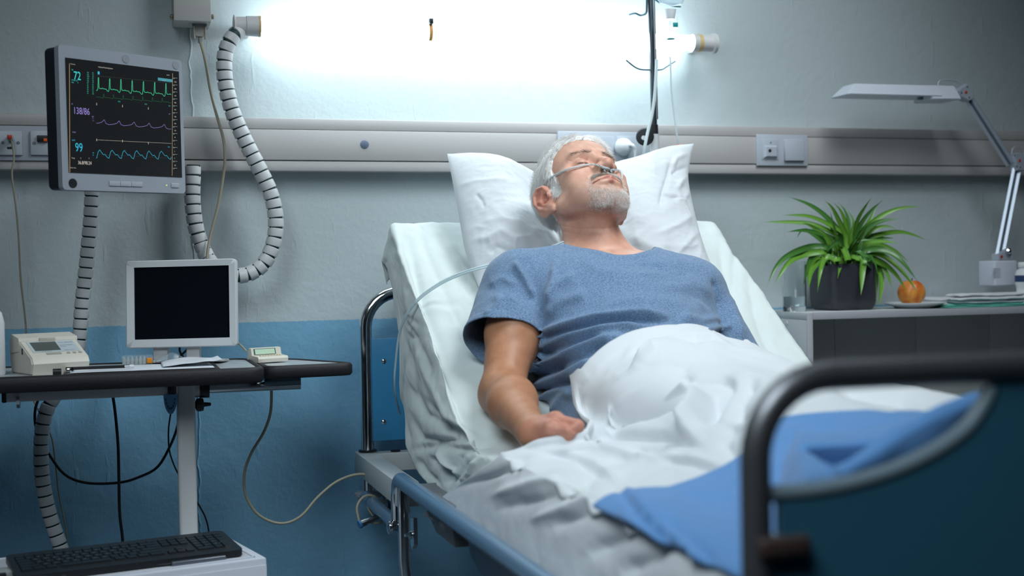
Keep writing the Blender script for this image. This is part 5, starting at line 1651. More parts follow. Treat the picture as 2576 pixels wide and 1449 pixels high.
def poly2(name, P, wd, m):
    P = np.array(P); bm = BM(); t = np.gradient(P, axis=0); t /= np.linalg.norm(t, axis=1, keepdims=True) + 1e-9; n = np.c_[-t[:, 1], t[:, 0]] * wd / 2
    A = [bm.verts.new((p[0], YF, p[1])) for p in P + n]; B = [bm.verts.new((p[0], YF, p[1])) for p in P - n]
    for i in range(len(P) - 1): bm.faces.new((A[i], B[i], B[i + 1], A[i + 1]))
    return obj(name, bm, m, scr, smooth=False)


def S2(px, py): return np.array(onscr(px, py))


def wave(name, y0px, x0, x1, slope, shape, period, phase, amp, wd, m):
    out = []
    for x in np.arange(x0, x1, .5):
        t = ((x - phase) / period) % 1.0; out.append(S2(x, y0px + slope * (x - x0) - amp * shape(t)))
    return poly2(name, out, wd, m)


def ecg(t):
    pts = [(0, .0), (.22, .0), (.28, .06), (.34, 0), (.60, -.02), (.70, -.18), (.80, -.22), (.86, .0), (.89, 1.0), (.93, 1.02), (.96, .05), (1, .10)]
    return np.interp(t, [p[0] for p in pts], [p[1] for p in pts])


def art(t): return np.interp(t, [0, .12, .30, .62, .85, .97, 1.0], [1., .25, .05, .22, .48, .95, 1.])
def pleth(t): return np.interp(t, [0, .12, .25, .38, .55, .68, .85, 1.0], [0, .75, 1.0, .72, .42, .48, .12, 0])


wave('ecg_trace', 222, 241, 430, .085, ecg, 28.3, 249, 27, .00105, G1)
wave('second_trace', 244, 241, 430, .072, ecg, 24.5, 262, 9, .0006, G2)
wave('pressure_trace', 312, 241, 430, .075, art, 37.8, 261, 12, .0007, PU)
wave('oxygen_trace', 398, 241, 430, .018, pleth, 31, 242, 21, .00085, BLU)
poly2('grid_line', [S2(243, 352), S2(430, 361)], .0004, WHI); poly2('grid_line', [S2(243, 191), S2(430, 209)], .0004, LIN); poly2('grid_line', [S2(246, 388), S2(428, 398)], .0003, LIN)
poly2('side_line', [S2(173.5, 160), S2(174.5, 434)], .0010, YEL); poly2('side_line', [S2(433, 184), S2(432, 442)], .0010, YEL)
for x, y in ((242, 262), (307, 267), (372, 273), (242, 352), (307, 355), (372, 360)): poly2('tick', [S2(x, y - 3), S2(x, y + 3)], .0010, WHI)
for k in range(14):
    y = 196 + k * 17.6; y += (k * -.15)
    poly2('soft_key_line', [S2(434, y), S2(445, y + .8)], .0004, WHI); poly2('soft_key_mark', [S2(434.5, y + 1.8), S2(438, y + 2)], .0012, BLW)
poly2('status_bar', [S2(396, 199), S2(432, 203.5)], .0062, BLW); poly2('status_mark', [S2(247, 180), S2(247, 187.5)], .0046, BLU)
RX90 = Matrix.Rotation(math.pi / 2, 4, 'X')


def txt(body, px, py, hpx, m, sx=.8):
    a = S2(px, py); b = S2(px, py - hpx); size = float(np.linalg.norm(b - a)) / .70
    return text_part('readout', body, size, m, scr, float(a[0]), YF, float(a[1]), RX90, sx=sx)


txt('72', 184, 200, 21, CY, .72); txt('138/86', 183, 286, 17, PU, .72); txt('99', 188, 381, 22, BLU, .72); txt('36.8/98.24', 195, 413, 8.5, WHI, .78)
for b_, x, y, hh, m_ in (('Monitoring', 176, 162, 2.6, WHI), ('HR', 179, 177, 3, CY), ('ST N/C 1.0', 179, 203, 3.2, CY), ('PVC', 179, 209, 3.2, CY), ('0', 194, 209.5, 3.2, CY), ('BP', 179, 263, 3, PU), ('ART', 230, 295, 3, PU), ('S 1', 231, 299.5, 2.6, PU), ('D 2', 231, 304.5, 2.6, PU),
                         ('MODE', 181, 334, 3, PU), ('SpO2', 180, 354, 3.4, BLU), ('Temp', 179, 399, 3.4, WHI), ('C', 201, 400, 3.4, WHI), ('F', 222, 400.5, 3.4, WHI), ('Sensor value', 176, 423, 2.8, WHI), ('Advanced Monitoring System', 246, 170, 3.2, WHI), ('ADULT', 418, 190, 2.6, WHI),
                         ('HT  UT', 407, 204, 3, WHI), ('ST-II', 296, 257, 3, CY), ('ST-V', 363, 263.5, 3, CY), ('ST-I', 423, 268, 3, CY), ('ART', 423, 288, 2.6, PU), ('Pleth', 421, 371, 2.8, BLU), ('100', 231, 386, 2.8, BLU), ('50', 232, 391.5, 2.8, BLU)):
    txt(b_, x, y, hh, m_)
for k, b_ in enumerate(('STI', 'STII', 'STIII', 'aVR', 'aVL', 'aVF', 'V1', 'V2', 'V3', 'V4', 'V5', 'V6')):
    txt(b_, 218, 184 + k * 4.75, 2.9, G1 if k % 2 else CY, .8); txt(('0.1', '0.2', '0.0')[k % 3], 231, 185 + k * 4.75, 2.9, G1 if k % 3 else CY, .8)
for k, b_ in enumerate(('ECG', 'ABC', 'AVF', 'PRE', 'PRS', 'NIB', 'RSP', 'CO', 'TP', 'T', 'S', 'II', 'ME')):
    txt(b_, 437.5, 207.5 + k * 17.5, 3.2, WHI, .75)
for px, py, rr, mm in ((316, 148, .0088, mat('speaker_disc_grey', (.30, .32, .35), .5)), (442, 164, .0088, MATS['speaker_disc_grey']), (183, 461, .0095, BLACK_PL)):
    s_ = S2(px, py); bm = BM(); add_lathe(bm, [(rr, 0), (rr * .96, .0012)], (0, -1, 0), 32, (s_[0], 0, s_[1])); obj('round_cap', bm, mm, pm)
BTN = mat('pale_grey_button', (.42, .45, .49), .35)
for k in range(3):
    a, c = S2(274 + k * 28, 467.5 + k * .8), S2(301 + k * 28, 456.5 + k * .8)
    bm = BM(); add_box(bm, (a[0] + .0003, -.0022, a[1]), (c[0], 0, c[1]), .0006); obj('menu_button', bm, BTN, pm)
a, c = S2(430, 472), S2(449, 461); bm = BM(); add_box(bm, (a[0], -.0022, a[1]), (c[0], 0, c[1]), .001); obj('power_button', bm, BTN, pm)
a = S2(419, 466); bm = BM(); add_lathe(bm, [(.001, 0), (.001, .0008)], (0, -1, 0), 12, (a[0], 0, a[1])); obj('status_light', bm, emis('led_green', (.5, .9, .1), 2), pm)
# wall arm that carries it
mc = O + X * w / 2 + Z * hgt / 2 + Y * .048
bm = BM(); add_tube(bm, [mc, mc + Y * .05, (mc[0] + .02, WALL_Y - .03, mc[2])], .016, 14); obj('wall_arm', bm, STEEL, pm, world=True)
bm = BM(); add_box(bm, (mc[0] - .03, WALL_Y - .035, mc[2] - .05), (mc[0] + .07, WALL_Y - .0005, mc[2] + .05), .004); obj('wall_plate', bm, STEEL, pm, world=True)

# small white screen on the table
d0 = 2.83
O2, X2, Y2, Z2, w2, h2 = screen_frame(at(305, 657, d0), at(583, 650, d0), at(317, 877, d0 - .01))
wm = thing('flat_screen', 'small white-framed screen, switched off and dark, standing on the overbed table', 'monitor', O2, np.stack([X2, Y2, Z2], 1))
fr_ = .0185
WF = mat('white_screen_frame', (.60, .62, .64), .35)
out = rrect(0, 0, w2, h2, .008, 4); inn = rrect(fr_, fr_ * 1.02, w2 - fr_ * .85, h2 - fr_ * .8, .0006, 4)
bm = BM(); n = len(out)
va = [[bm.verts.new((x, y, z)) for x, z in pl] for pl, y in ((out, .018), (out, .002), ([(x + (w2 / 2 - x) * .02, z + (h2 / 2 - z) * .02) for x, z in out], 0), (inn, .001), (inn, .006))]
for a, b in zip(va[:-1], va[1:]):
    for i in range(n): bm.faces.new((a[i], a[(i + 1) % n], b[(i + 1) % n], b[i]))
bm.faces.new(va[0][::-1]); bmesh.ops.recalc_face_normals(bm, faces=bm.faces)
obj('frame', bm, WF, wm)
bm = BM(); add_box(bm, (fr_ - .001, .004, fr_ - .001), (w2 - fr_ * .8, .0075, h2 - fr_ * .75)); obj('panel_glass', bm, mat('dark_lcd_glass', (.004, .006, .009), .12), wm, smooth=False)
bm = BM(); add_prism(bm, rrect(.02, .02, w2 - .02, h2 - .02, .01), .0181, .035, 'xz'); obj('back_housing', bm, WF, wm)
Minv = np.stack([X2, Y2, Z2], 1).T
for pa, pb in ((388, 424), (471, 504)):
    a = onplane(pa, 876, O2 + Y2 * .02, Y2) - O2; b = onplane(pb, 876, O2 + Y2 * .02, Y2) - O2
    xa, xb = float(a @ X2), float(b @ X2); depth_ = (O2[2] - TZ) - .0025
    bm = BM(); add_box(bm, (xa, .012, -depth_), (xb, .030, .03), .002); obj('stand_leg', bm, PAINT_GREY, wm)
bm = BM(); add_box(bm, (.03, -.01, -depth_), (w2 - .03, .06, -depth_ + .006), .002); obj('stand_base', bm, PAINT_GREY, wm)
t = thing('screen_cable', 'black cables crossing between the legs of the small white screen', 'cable', O2)
for L_ in ([(452, 870), (453, 885), (462, 900), (468, 915)], [(478, 872), (465, 885), (453, 897), (445, 912)]):
    bm = BM(); add_tube(bm, spline([at(x, y, d0 + .05) for x, y in L_], 5), .0025, 8); obj('cord', bm, CABLE_BLACK, t, world=True)

# ------------------------------------------------------------------ blood pressure machine
N0 = onz(80, 945, TZ)
bp_ = thing('blood_pressure_monitor', 'cream desktop machine with tilted grey display at the table\'s left', 'medical device', N0, math.radians(24))
W_, Dp = .118, .112
prf_ = [(.002, 0), (0, .008), (-.004, .022), (.002, .034), (.010, .038), (.062, .064), (.064, .0705), (.102, .078), (.112, .066), (.118, .03), (.110, 0)]
bm = BM(); add_prism(bm, prf_, .0, W_, 'yz'); bmesh.ops.bevel(bm, geom=[e for e in bm.edges if abs(e.verts[0].co.x - e.verts[1].co.x) < 1e-6], offset=.0025, segments=2, affect='EDGES'); obj('casing', bm, OFF_PL, bp_)
bm = BM(); add_prism(bm, [(y - .0, z + (.0012 if z > .06 else 0)) for y, z in prf_[5:9]] + [(.112, .040), (.066, .045)], -.0015, W_ + .0015, 'yz'); obj('lid', bm, OFF_PL, bp_, smooth=False)


def slope_box(name, x0, x1, s0, s1, hh, m, par=bp_):
    """plate on the sloping face; s along the slope 0..1"""
    A = np.array([.010, .038]); B = np.array([.062, .064]); d = B - A; nn_ = np.array([-d[1], d[0]]) / np.linalg.norm(d)
    p = [A + d * s0 - nn_ * .001, A + d * s1 - nn_ * .001, A + d * s1 + nn_ * hh, A + d * s0 + nn_ * hh]
    bm = BM(); add_prism(bm, [tuple(v) for v in p], x0, x1, 'yz'); return obj(name, bm, m, par, smooth=False)


pn = slope_box('front_panel', .012, W_ - .010, .20, .97, .0008, mat('pale_blue_grey_panel', (.48, .54, .57), .4))
lc = slope_box('display', .018, .070, .30, .90, .0014, mat('dead_lcd', (.085, .10, .09), .2), pn)
slope_box('long_button', .036, .066, .03, .14, .0012, mat('grey_button', (.38, .37, .34), .4))
for x0_ in (.078, .090, .102): slope_box('small_button', x0_, x0_ + .006, .04, .12, .0014, MATS['grey_button'])
PR = emis('x', (0, 0, 0)); bpy.data.materials.remove(PR); INK = mat('grey_print', (.15, .20, .23), .5)
sl = math.atan2(.026, .052)
RS = Matrix.Rotation(sl, 4, 'X')
for body, x, s_, sz in (('AUTO  CONTROL', .074, .80, .0042), ('BLOOD PRESSURE', .074, .60, .0036), ('Monitor', .074, .50, .004), ('MEMORY START', .076, .26, .0034), ('START/STOP', .030, .22, .004)):
    A = np.array([.010, .038]); d = np.array([.052, .026]); p = A + d * s_ + np.array([-.026, .052]) / .0581 * .0012
    text_part('printing', body, sz, INK, pn, x, float(p[0]), float(p[1]), RS, sx=.9)
bm = BM(); add_box(bm, (.040, .0585, .058), (.072, .0645, .071), .001); obj('latch', bm, mat('cream_latch', (.50, .47, .40), .4), bp_)
bm = BM(); add_prism(bm, rrect(.018, .075, .042, .088, .006), .0, .0006, 'xy'); o = obj('badge', bm, mat('pale_badge', (.55, .62, .72), .3), bp_); o.matrix_basis = Matrix.Translation((0, -.003, .0735)) @ Matrix.Rotation(0, 4, 'X')
bm = BM(); add_box(bm, (-.0012, .045, .040), (.0, .049, .052)); obj('side_slot', bm, DARK, bp_, smooth=False)

# white bottle cut by the left edge of the view
q = onz(-16, 945, TZ)
t = thing('white_bottle', 'tall plain white bottle at the very left edge of the overbed table', 'bottle', (q[0], q[1], TZ))
bm = BM(); add_lathe(bm, [(.020, 0), (.0225, .004), (.0225, .105), (.018, .125), (.009, .134), (.009, .142)], (0, 0, 1), 32, (q[0], q[1], TZ)); obj('bottle_body', bm, WHITE_PL, t, world=True)
bm = BM(); add_lathe(bm, [(.010, 0), (.010, .016), (.008, .018)], (0, 0, 1), 24, (q[0], q[1], TZ + .142)); obj('cap', bm, WHITE_PL, t, world=True)

# ------------------------------------------------------------------ small keypad device on the side leaf
q = onz(650, 913, .7525)
kd = thing('keypad_device', 'small cream desk device with green display and keys on the side leaf', 'medical device', q, math.radians(22))
bm = BM(); add_prism(bm, [(0, 0), (-.001, .008), (.002, .0125), (.030, .0145), (.034, .030), (.044, .031), (.052, .012), (.052, 0)], 0, .074, 'yz'); obj('casing', bm, OFF_PL, kd)
bm = BM(); add_prism(bm, [(.0300, .0165), (.0292, .0165), (.0330, .0290), (.0338, .0290)], .006, .060, 'yz'); d_ = obj('display_frame', bm, mat('green_dark_bezel', (.02, .10, .08), .4), kd, smooth=False)
bm = BM(); add_prism(bm, [(.0300, .0168), (.0285, .0168), (.0322, .0280), (.0338, .0280)], .0085, .0575, 'yz'); obj('lcd', bm, mat('green_lcd', (.50, .66, .50), .3), d_, smooth=False)
for i_ in range(8):
    bm = BM(); add_box(bm, (.012 + i_ * .007, .012, .0125), (.0175 + i_ * .007, .018, .0158), .0008); obj('key', bm, mat('cream_key', (.62, .56, .42), .45), kd)
t = thing('device_cable', 'short beige cord running from the keypad device towards the small white screen', 'cable', q)
bm = BM(); add_tube(bm, spline([at(600, 864, 2.86), at(606, 869, 2.84), at(613, 876, 2.82), at(620, 884, 2.80)], 5), .0022, 8); obj('cord', bm, CABLE_BEIGE, t, world=True)

# ------------------------------------------------------------------ ampoules, papers, clipboard, pencil
q = onz(308, 921, TZ)
am = thing('ampoule_strip', 'clear strip of white plastic ampoules with orange label on the papers', 'ampoules', q + (0, 0, .002), math.radians(2))
for k in range(6):
    bm = BM(); x = .004 + k * .0085; add_lathe(bm, [(.0038, 0), (.0038, .011), (.0010, .0175)], (0, 0, 1), 12, (x, .006, .0005)); obj('ampoule', bm, mat('milky_plastic', (.62, .60, .57), .35), am)
bm = BM(); add_prism(bm, rrect(-.001, -.0005, .064, .021, .005), .0005, .012, 'xz'); o = obj('clear_case', bm, CLEARPL, am); o.modifiers.new('s', 'SOLIDIFY').thickness = .0006
bm = BM(); add_box(bm, (.051, -.0009, .002), (.0625, .0132, .0135), .0012); obj('label', bm, mat('orange_label', (.80, .27, .02), .5), am)
q = onz(415, 918, TZ)
t = thing('plastic_blister', 'crumpled clear plastic wrapper behind the paper sheets', 'wrapper', q)
gx, gy = np.meshgrid(np.linspace(0, 1, 24), np.linspace(0, 1, 14), indexing='ij')
G = np.stack([q[0] - .02 + .07 * gx, q[1] + .03 * gy, TZ + .003 + .016 * np.sin(gx * math.pi) * np.sin(gy * math.pi) + .004 * vnoise(np.stack([gx * 6, gy * 5, gx * 0], -1), 3) + .003], -1)
npobj('film', G.reshape(-1, 3), grid_faces(24, 14), CLEARPL, t, world=True).modifiers.new('s', 'SOLIDIFY').thickness = .0006
# clipboard
A, B = onz(135, 946, TZ), onz(560, 930, TZ)
cb = thing('clipboard', 'black clipboard with silver clip and papers along the table front', 'clipboard', (A[0], A[1], TZ))
yb_ = TY0 + .006
x0_, x1_ = A[0] + .018, B[0] - .005
bm = BM(); add_prism(bm, rrect(x0_, yb_, x1_, yb_ + .18, .008), TZ + .0005, TZ + .0035, 'xy'); obj('board', bm, mat('dark_brown_board', (.025, .014, .012), .4), cb, world=True, smooth=False)
bm = BM(); add_box(bm, (x0_ + .004, yb_ + .03, TZ + .0036), (x0_ + .016, yb_ + .13, TZ + .0125), .003); obj('clip', bm, CHROME, cb, world=True)
bm = BM(); add_tube(bm, [(x0_ + .016, yb_ + .03, TZ + .010), (x0_ + .016, yb_ + .13, TZ + .010)], .0035, 12); obj('clip_spring', bm, CHROME, cb, world=True)
bm = BM(); add_tube(bm, [(x0_ - .02, yb_ + .02, TZ + .0072), (x0_ - .004, yb_ + .02, TZ + .0072)], .0065, 14); obj('pen_loop', bm, BLACK_PL, cb, world=True)


def paper(name, label, x0, x1, y0, y1, z, h_, m, seed, curl=0.):
    gx, gy = np.meshgrid(np.linspace(0, 1, 40), np.linspace(0, 1, 24), indexing='ij')
    zz = z + h_ * np.clip(vnoise(np.stack([gx * 2.2 + seed, gy * 1.6, gx * 0], -1), seed) * .5 + .5, 0, 1) * np.sin(gx * math.pi) ** .5 + curl * np.clip((gx - .82) / .18, 0, 1) ** 2
    G = np.stack([x0 + (x1 - x0) * gx, y0 + (y1 - y0) * gy + .01 * gx, zz], -1)
    o = npobj(name, G.reshape(-1, 3), grid_faces(40, 24), m, None); o.modifiers.new('s', 'SOLIDIFY').thickness = .0003
    return setp(o, label, 'paper')


PAP = mat('white_paper', (.72, .75, .80), .6)
paper('paper_sheet', 'long flat white sheet held on the black clipboard', x0_ + .012, x1_ - .01, yb_ + .004, yb_ + .165, TZ + .0042, .0015, PAP, 3)
pA, pB = onz(405, 922, TZ), onz(548, 915, TZ)
paper('paper_leaflet', 'crumpled white leaflet with upturned corner below the small white screen', pA[0], pB[0], yb_ + .05, yb_ + .18, TZ + .007, .014, PAP, 5, .010)
q0, q1 = onz(172, 931, TZ + .012), onz(320, 926, TZ + .012)
yp = yb_ + .040
pa, pb = ony(165, 929, yp), ony(337, 921, yp)
pe_ = thing('pencil', 'black hexagonal pencil with silver ferrule and white eraser on the clipboard', 'pencil', pa)
pz = TZ + .0068 + .0036
pa[2] = pz + .001; pb[2] = pz + .001; dv_ = (pb - pa) / np.linalg.norm(pb - pa); Lp = np.linalg.norm(pb - pa)
bm = BM(); add_tube(bm, [pa, pa + dv_ * (Lp - .018)], .0036, 6); obj('shaft', bm, mat('black_lacquer', (.01, .01, .012), .2), pe_, world=True, smooth=False)
bm = BM(); add_tube(bm, [pa + dv_ * (Lp - .018), pa + dv_ * (Lp - .008)], .0038, 14); obj('ferrule', bm, CHROME, pe_, world=True)
bm = BM(); add_tube(bm, [pa + dv_ * (Lp - .008), pa + dv_ * Lp], .0035, 14); obj('eraser', bm, WHITE_PL, pe_, world=True)

# ------------------------------------------------------------------ segmented conduits
SEGM = mat('white_conduit_plastic', (.62, .63, .64), .35)
SEGM2 = mat('conduit_slot', (.012, .05, .05), .6)


def seg_mesh(r, ln):
    bm = BM(); add_lathe(bm, [(r * .90, 0), (r * 1.0, ln * .06), (r * 1.03, ln * .80), (r * 1.0, ln * .86), (r * .86, ln * .88)], (0, 0, 1), 18, (0, 0, 0), close=True)
    n0 = len(bm.faces)
    add_lathe(bm, [(r * .11, 0), (r * .10, r * .06)], (.8, -.6, 0), 10, (r * .80, -r * .60, ln * .9), mi=1)
    me = bpy.data.meshes.new('segment'); bm.to_mesh(me); bm.free(); me.materials.append(SEGM); me.materials.append(SEGM2); me.shade_smooth(); me.set_sharp_from_angle(angle=.6); return me


def conduit(name, label, pts, r, step, parts_):
    t = thing(name, label, 'cable conduit', pts[0][0])
    sm = seg_mesh(r, step)
    for P in pts:
        C_ = resample(spline(P, 12), .006); bm = BM(); add_tube(bm, list(C_), r * .82, 14); obj('inner_tube', bm, SEGM2, t, world=True)
        C_ = resample(spline(P, 12), step)
        for i in range(len(C_) - 1):
            d = Vector(C_[i + 1] - C_[i]).normalized(); o = bpy.data.objects.new('segment', sm); COL.objects.link(o); o.parent = t
            qm = d.to_track_quat('Z', 'Y').to_matrix()
            # keep the slotted side facing out of the wall
            zx = Vector(d); yx = Vector((0, 1, 0)); xx = yx.cross(zx).normalized(); yx = zx.cross(xx).normalized()
            R3 = Matrix((xx, yx, zx)).transposed().to_4x4()
            o.matrix_basis = Matrix.Translation(Vector(C_[i]) - t.location) @ R3
    return t


ca_ = [ony(x, y, 3.105) for x, y in ((606, 78), (585, 92), (567, 130), (564, 180), (573, 240), (592, 300), (622, 365), (655, 430), (682, 490), (694, 550), (690, 605), (670, 655), (640, 683), (605, 694), (565, 690), (535, 668), (512, 630), (492, 570), (484, 500), (485, 438), (485, 415))]
ca_[0] = ony(602, 80, 3.12)
for k_, (x_, y_) in enumerate(((535, 668), (512, 630), (492, 570), (484, 500), (485, 438), (485, 415))): ca_[15 + k_] = ony(x_, y_, (3.125, 3.145, 3.145, 3.145, 3.145, 3.145)[k_])
conduit('lamp_conduit', 'white segmented conduit looping from the wall lamp down and back up behind the trunking', [ca_], .0185, .0225, 0)
cb1 = [ony(x, y, 3.06) for x, y in ((232, 470), (229, 540), (222, 620), (214, 700), (206, 770), (202, 830), (196, 880), (186, 930), (150, 980), (122, 1020), (108, 1070), (103, 1130), (106, 1200), (118, 1270), (136, 1330), (152, 1375), (165, 1420))]
conduit('monitor_conduit', 'white segmented conduit hanging from the large monitor down behind the table', [cb1], .0165, .0225, 0)

# ------------------------------------------------------------------ loose cables
def cable(name, label, L_, r, m, y=None, d=None, cat='cable'):
    P = [ony(*p[:2], p[2] if len(p) > 2 else y) for p in L_]
    bm = BM(); add_tube(bm, resample(spline(P, 10), .012), r, 10); return setp(obj(name, bm, m), label, cat)


cable('hanging_cable', 'thick black cable hanging straight down under the table middle', [(283, 990), (290, 1040), (297, 1120), (299, 1200), (301, 1290), (308, 1352), (312, 1420)], .0034, CABLE_BLACK, 3.0)
cable('sagging_cable', 'black cable sagging in a wide curve between conduit and table column', [(98, 1000), (88, 1035), (93, 1085), (125, 1145), (165, 1195), (220, 1215), (300, 1214), (350, 1200), (395, 1176), (425, 1128), (447, 1070), (455, 1000)], .0032, CABLE_BLACK, 3.09)
cable('thin_cable', 'thin black wire dropping from the blue scale beside the table column', [(430, 1035), (424, 1080), (425, 1125), (432, 1155), (450, 1195), (480, 1235), (503, 1275), (516, 1300), (525, 1335), (530, 1400)], .0018, CABLE_BLACK, 2.95)
cable('grey_wire', 'thin grey wire hanging beside the conduit under the table', [(85, 1008), (105, 1050), (130, 1100), (140, 1170), (148, 1240), (160, 1300), (168, 1345), (168, 1400)], .0020, CABLE_BEIGE, 3.12)
t = thing('sensor_cable', 'beige cable looping from the side leaf across to the bed frame', 'cable', ony(683, 975, 2.9))
P = [ony(*p) for p in ((680, 955, 2.90), (683, 985, 2.90), (680, 1040, 2.92), (662, 1090, 2.95), (632, 1140, 2.97), (615, 1190, 2.97), (618, 1245, 2.97), (650, 1295, 2.97), (705, 1317, 2.97), (755, 1300, 2.97), (800, 1250, 2.98), (850, 1210, 2.99), (905, 1193, 2.99), (945, 1205, 2.98), (963, 1240, 2.96), (966, 1268, 2.95), (940, 1248, 2.94), (915, 1250, 2.93), (898, 1275, 2.92), (903, 1310, 2.91))]
bm = BM(); add_tube(bm, resample(spline(P, 10), .010), .0032, 10); obj('cord', bm, CABLE_BEIGE, t, world=True)
P = [ony(*p) for p in ((925, 1312, 2.91), (955, 1316, 2.92), (968, 1290, 2.93), (950, 1270, 2.94), (930, 1262, 2.94), (925, 1275, 2.94), (940, 1300, 2.93))]
bm = BM(); add_tube(bm, resample(spline(P, 10), .010), .0028, 10); obj('cord_loop', bm, CABLE_BEIGE, t, world=True)
a, c = ony(908, 1318, 2.905), ony(950, 1300, 2.915)
bm = BM(); add_tube(bm, [a, a + (c - a) * .3, a + (c - a) * .32, c], [.0085, .0085, .007, .006], 16); obj('connector', bm, STEEL, t, world=True)
bm = BM(); add_tube(bm, [a - (c - a) * .12, a], .0095, 16); obj('connector_ring', bm, mat('blue_ring', (.05, .18, .42), .3), t, world=True)

# ------------------------------------------------------------------ white computer case with keyboard on it
KZ = .40
K0 = onz(671, 1403, KZ); kth = math.radians(13)
ux, uy = np.array([math.cos(kth), math.sin(kth), 0]), np.array([-math.sin(kth), math.cos(kth), 0])
cw, cdp = .62, .30
case = thing('computer_case', 'white computer case standing low under the table with the keyboard on top', 'computer', (K0[0], K0[1], 0), kth)
CASEM = mat('white_case_paint', (.60, .63, .70), .38)
CASED = mat('case_top_mesh', (.50, .52, .56), .5, bump=.0006, bscale=900)
bm = BM(); add_box(bm, (-cw, .0005, .03), (0, cdp, KZ - .0), .003)
obj('shell', bm, CASEM, case)
bm = BM(); add_box(bm, (-cw + .001, -.002, .035), (-.001, .0, KZ - .013), .0008); obj('side_panel', bm, CASEM, case)
bm = BM(); add_box(bm, (-cw + .03, .018, KZ), (-.022, cdp - .018, KZ + .0008), .0003); obj('top_grille', bm, CASED, case)
for lo_, hi_ in (((-cw + .03, .014, KZ), (-.018, .018, KZ + .0028)), ((-.022, .014, KZ), (-.018, cdp - .014, KZ + .0028)), ((-cw + .03, cdp - .018, KZ), (-.018, cdp - .014, KZ + .0028))):
    bm = BM(); add_box(bm, lo_, hi_, .0008); obj('grille_edge', bm, CASEM, case)
for x in (-cw + .05, -.05):
    for y in (.04, cdp - .04):
        bm = BM(); add_lathe(bm, [(.018, 0), (.018, .03)], (0, 0, 1), 16, (x, y, 0)); obj('foot', bm, BLACK_PL, case)

KB = onz(613, 1386, KZ + .012)      # right front corner of the keyboard
kb = thing('keyboard', 'black full-size keyboard lying on the white computer case', 'keyboard', KB + np.array([0, 0, -.012 + .003]), kth - .02)
kw = .415; kd_ = .150
KBM = mat('black_keyboard_plastic', (.014, .016, .020), .42, bump=.0002, bscale=700); KEYM = mat('black_key_plastic', (.010, .012, .015), .38)
bm = BM(); add_prism(bm, rrect(-kw, 0, 0, kd_, .012), 0, .012, 'xy')
for v in bm.verts:
    v.co.z += max(0, v.co.y) / kd_ * .012
obj('keyboard_base', bm, KBM, kb)
pit = .01745; rows = []
main = [[1] + [0] + [1] * 4 + [0] + [1] * 4 + [0] + [1] * 4]
kmesh = {}


def keyobj(x, y, wk, hk):
    k_ = (round(wk, 4), round(hk, 4))
    if k_ not in kmesh:
        bm = BM(); add_box(bm, (0, 0, 0), (wk, hk, .0034), 0)
        for v in bm.verts:
            if v.co.z > .003: v.co.x = wk / 2 + (v.co.x - wk / 2) * .86; v.co.y = hk / 2 + (v.co.y - hk / 2) * .88
        me = bpy.data.meshes.new('key'); bm.to_mesh(me); bm.free(); me.materials.append(KEYM); kmesh[k_] = me
    o = bpy.data.objects.new('key', kmesh[k_]); COL.objects.link(o); o.parent = kb
    sl_ = math.atan2(.012, kd_)
    o.matrix_basis = Matrix.Translation((x, y, .012 + y / kd_ * .012 - .0006)) @ Matrix.Rotation(sl_, 4, 'X')


xL = -kw + .012; gk = .0018
ROW = [([1.25, 1, 1, 1.25, 1, 1, 1, 6.25 - .5, 1.25, 1.25, 0]), ]
rowdef = [
    [1.25, 1.25, 1.25, 5.75, 1.25, 1.25, 1.25, 1.75], [2.25] + [1] * 10 + [2.75], [1.75] + [1] * 11 + [2.25], [1.5] + [1] * 12 + [1.5], [1] * 13 + [2], [1] * 15]
for r_, rw in enumerate(rowdef):
    x = xL; y = .028 + r_ * pit; hk = pit - gk if r_ < 5 else pit * .62
    for wk in rw: keyobj(x, y, wk * pit - gk, hk); x += wk * pit
xN = xL + 15 * pit + .004
for r_ in range(6):
    y = .028 + r_ * pit; hk = pit - gk if r_ < 5 else pit * .62
    cols_ = {0: (0, 1, 2), 1: (1,), 2: (), 3: (0, 1, 2), 4: (0, 1, 2), 5: (0, 1, 2)}[r_]
    for c_ in cols_: keyobj(xN + c_ * pit, y, pit - gk, hk)
xP = xN + 3 * pit + .004
for r_ in range(6):
    y = .028 + r_ * pit; hk = pit - gk if r_ < 5 else pit * .62
    if r_ == 0: keyobj(xP, y, 2 * pit - gk, hk); keyobj(xP + 2 * pit, y, pit - gk, hk); keyobj(xP + 3 * pit, y, pit - gk, 2 * pit - gk)
    elif r_ == 2: [keyobj(xP + c_ * pit, y, pit - gk, hk) for c_ in range(3)]; keyobj(xP + 3 * pit, y, pit - gk, 2 * pit - gk)
    elif r_ in (1, 3): [keyobj(xP + c_ * pit, y, pit - gk, hk) for c_ in range(3)]
    else: [keyobj(xP + c_ * pit, y, pit - gk, hk) for c_ in range(4)]
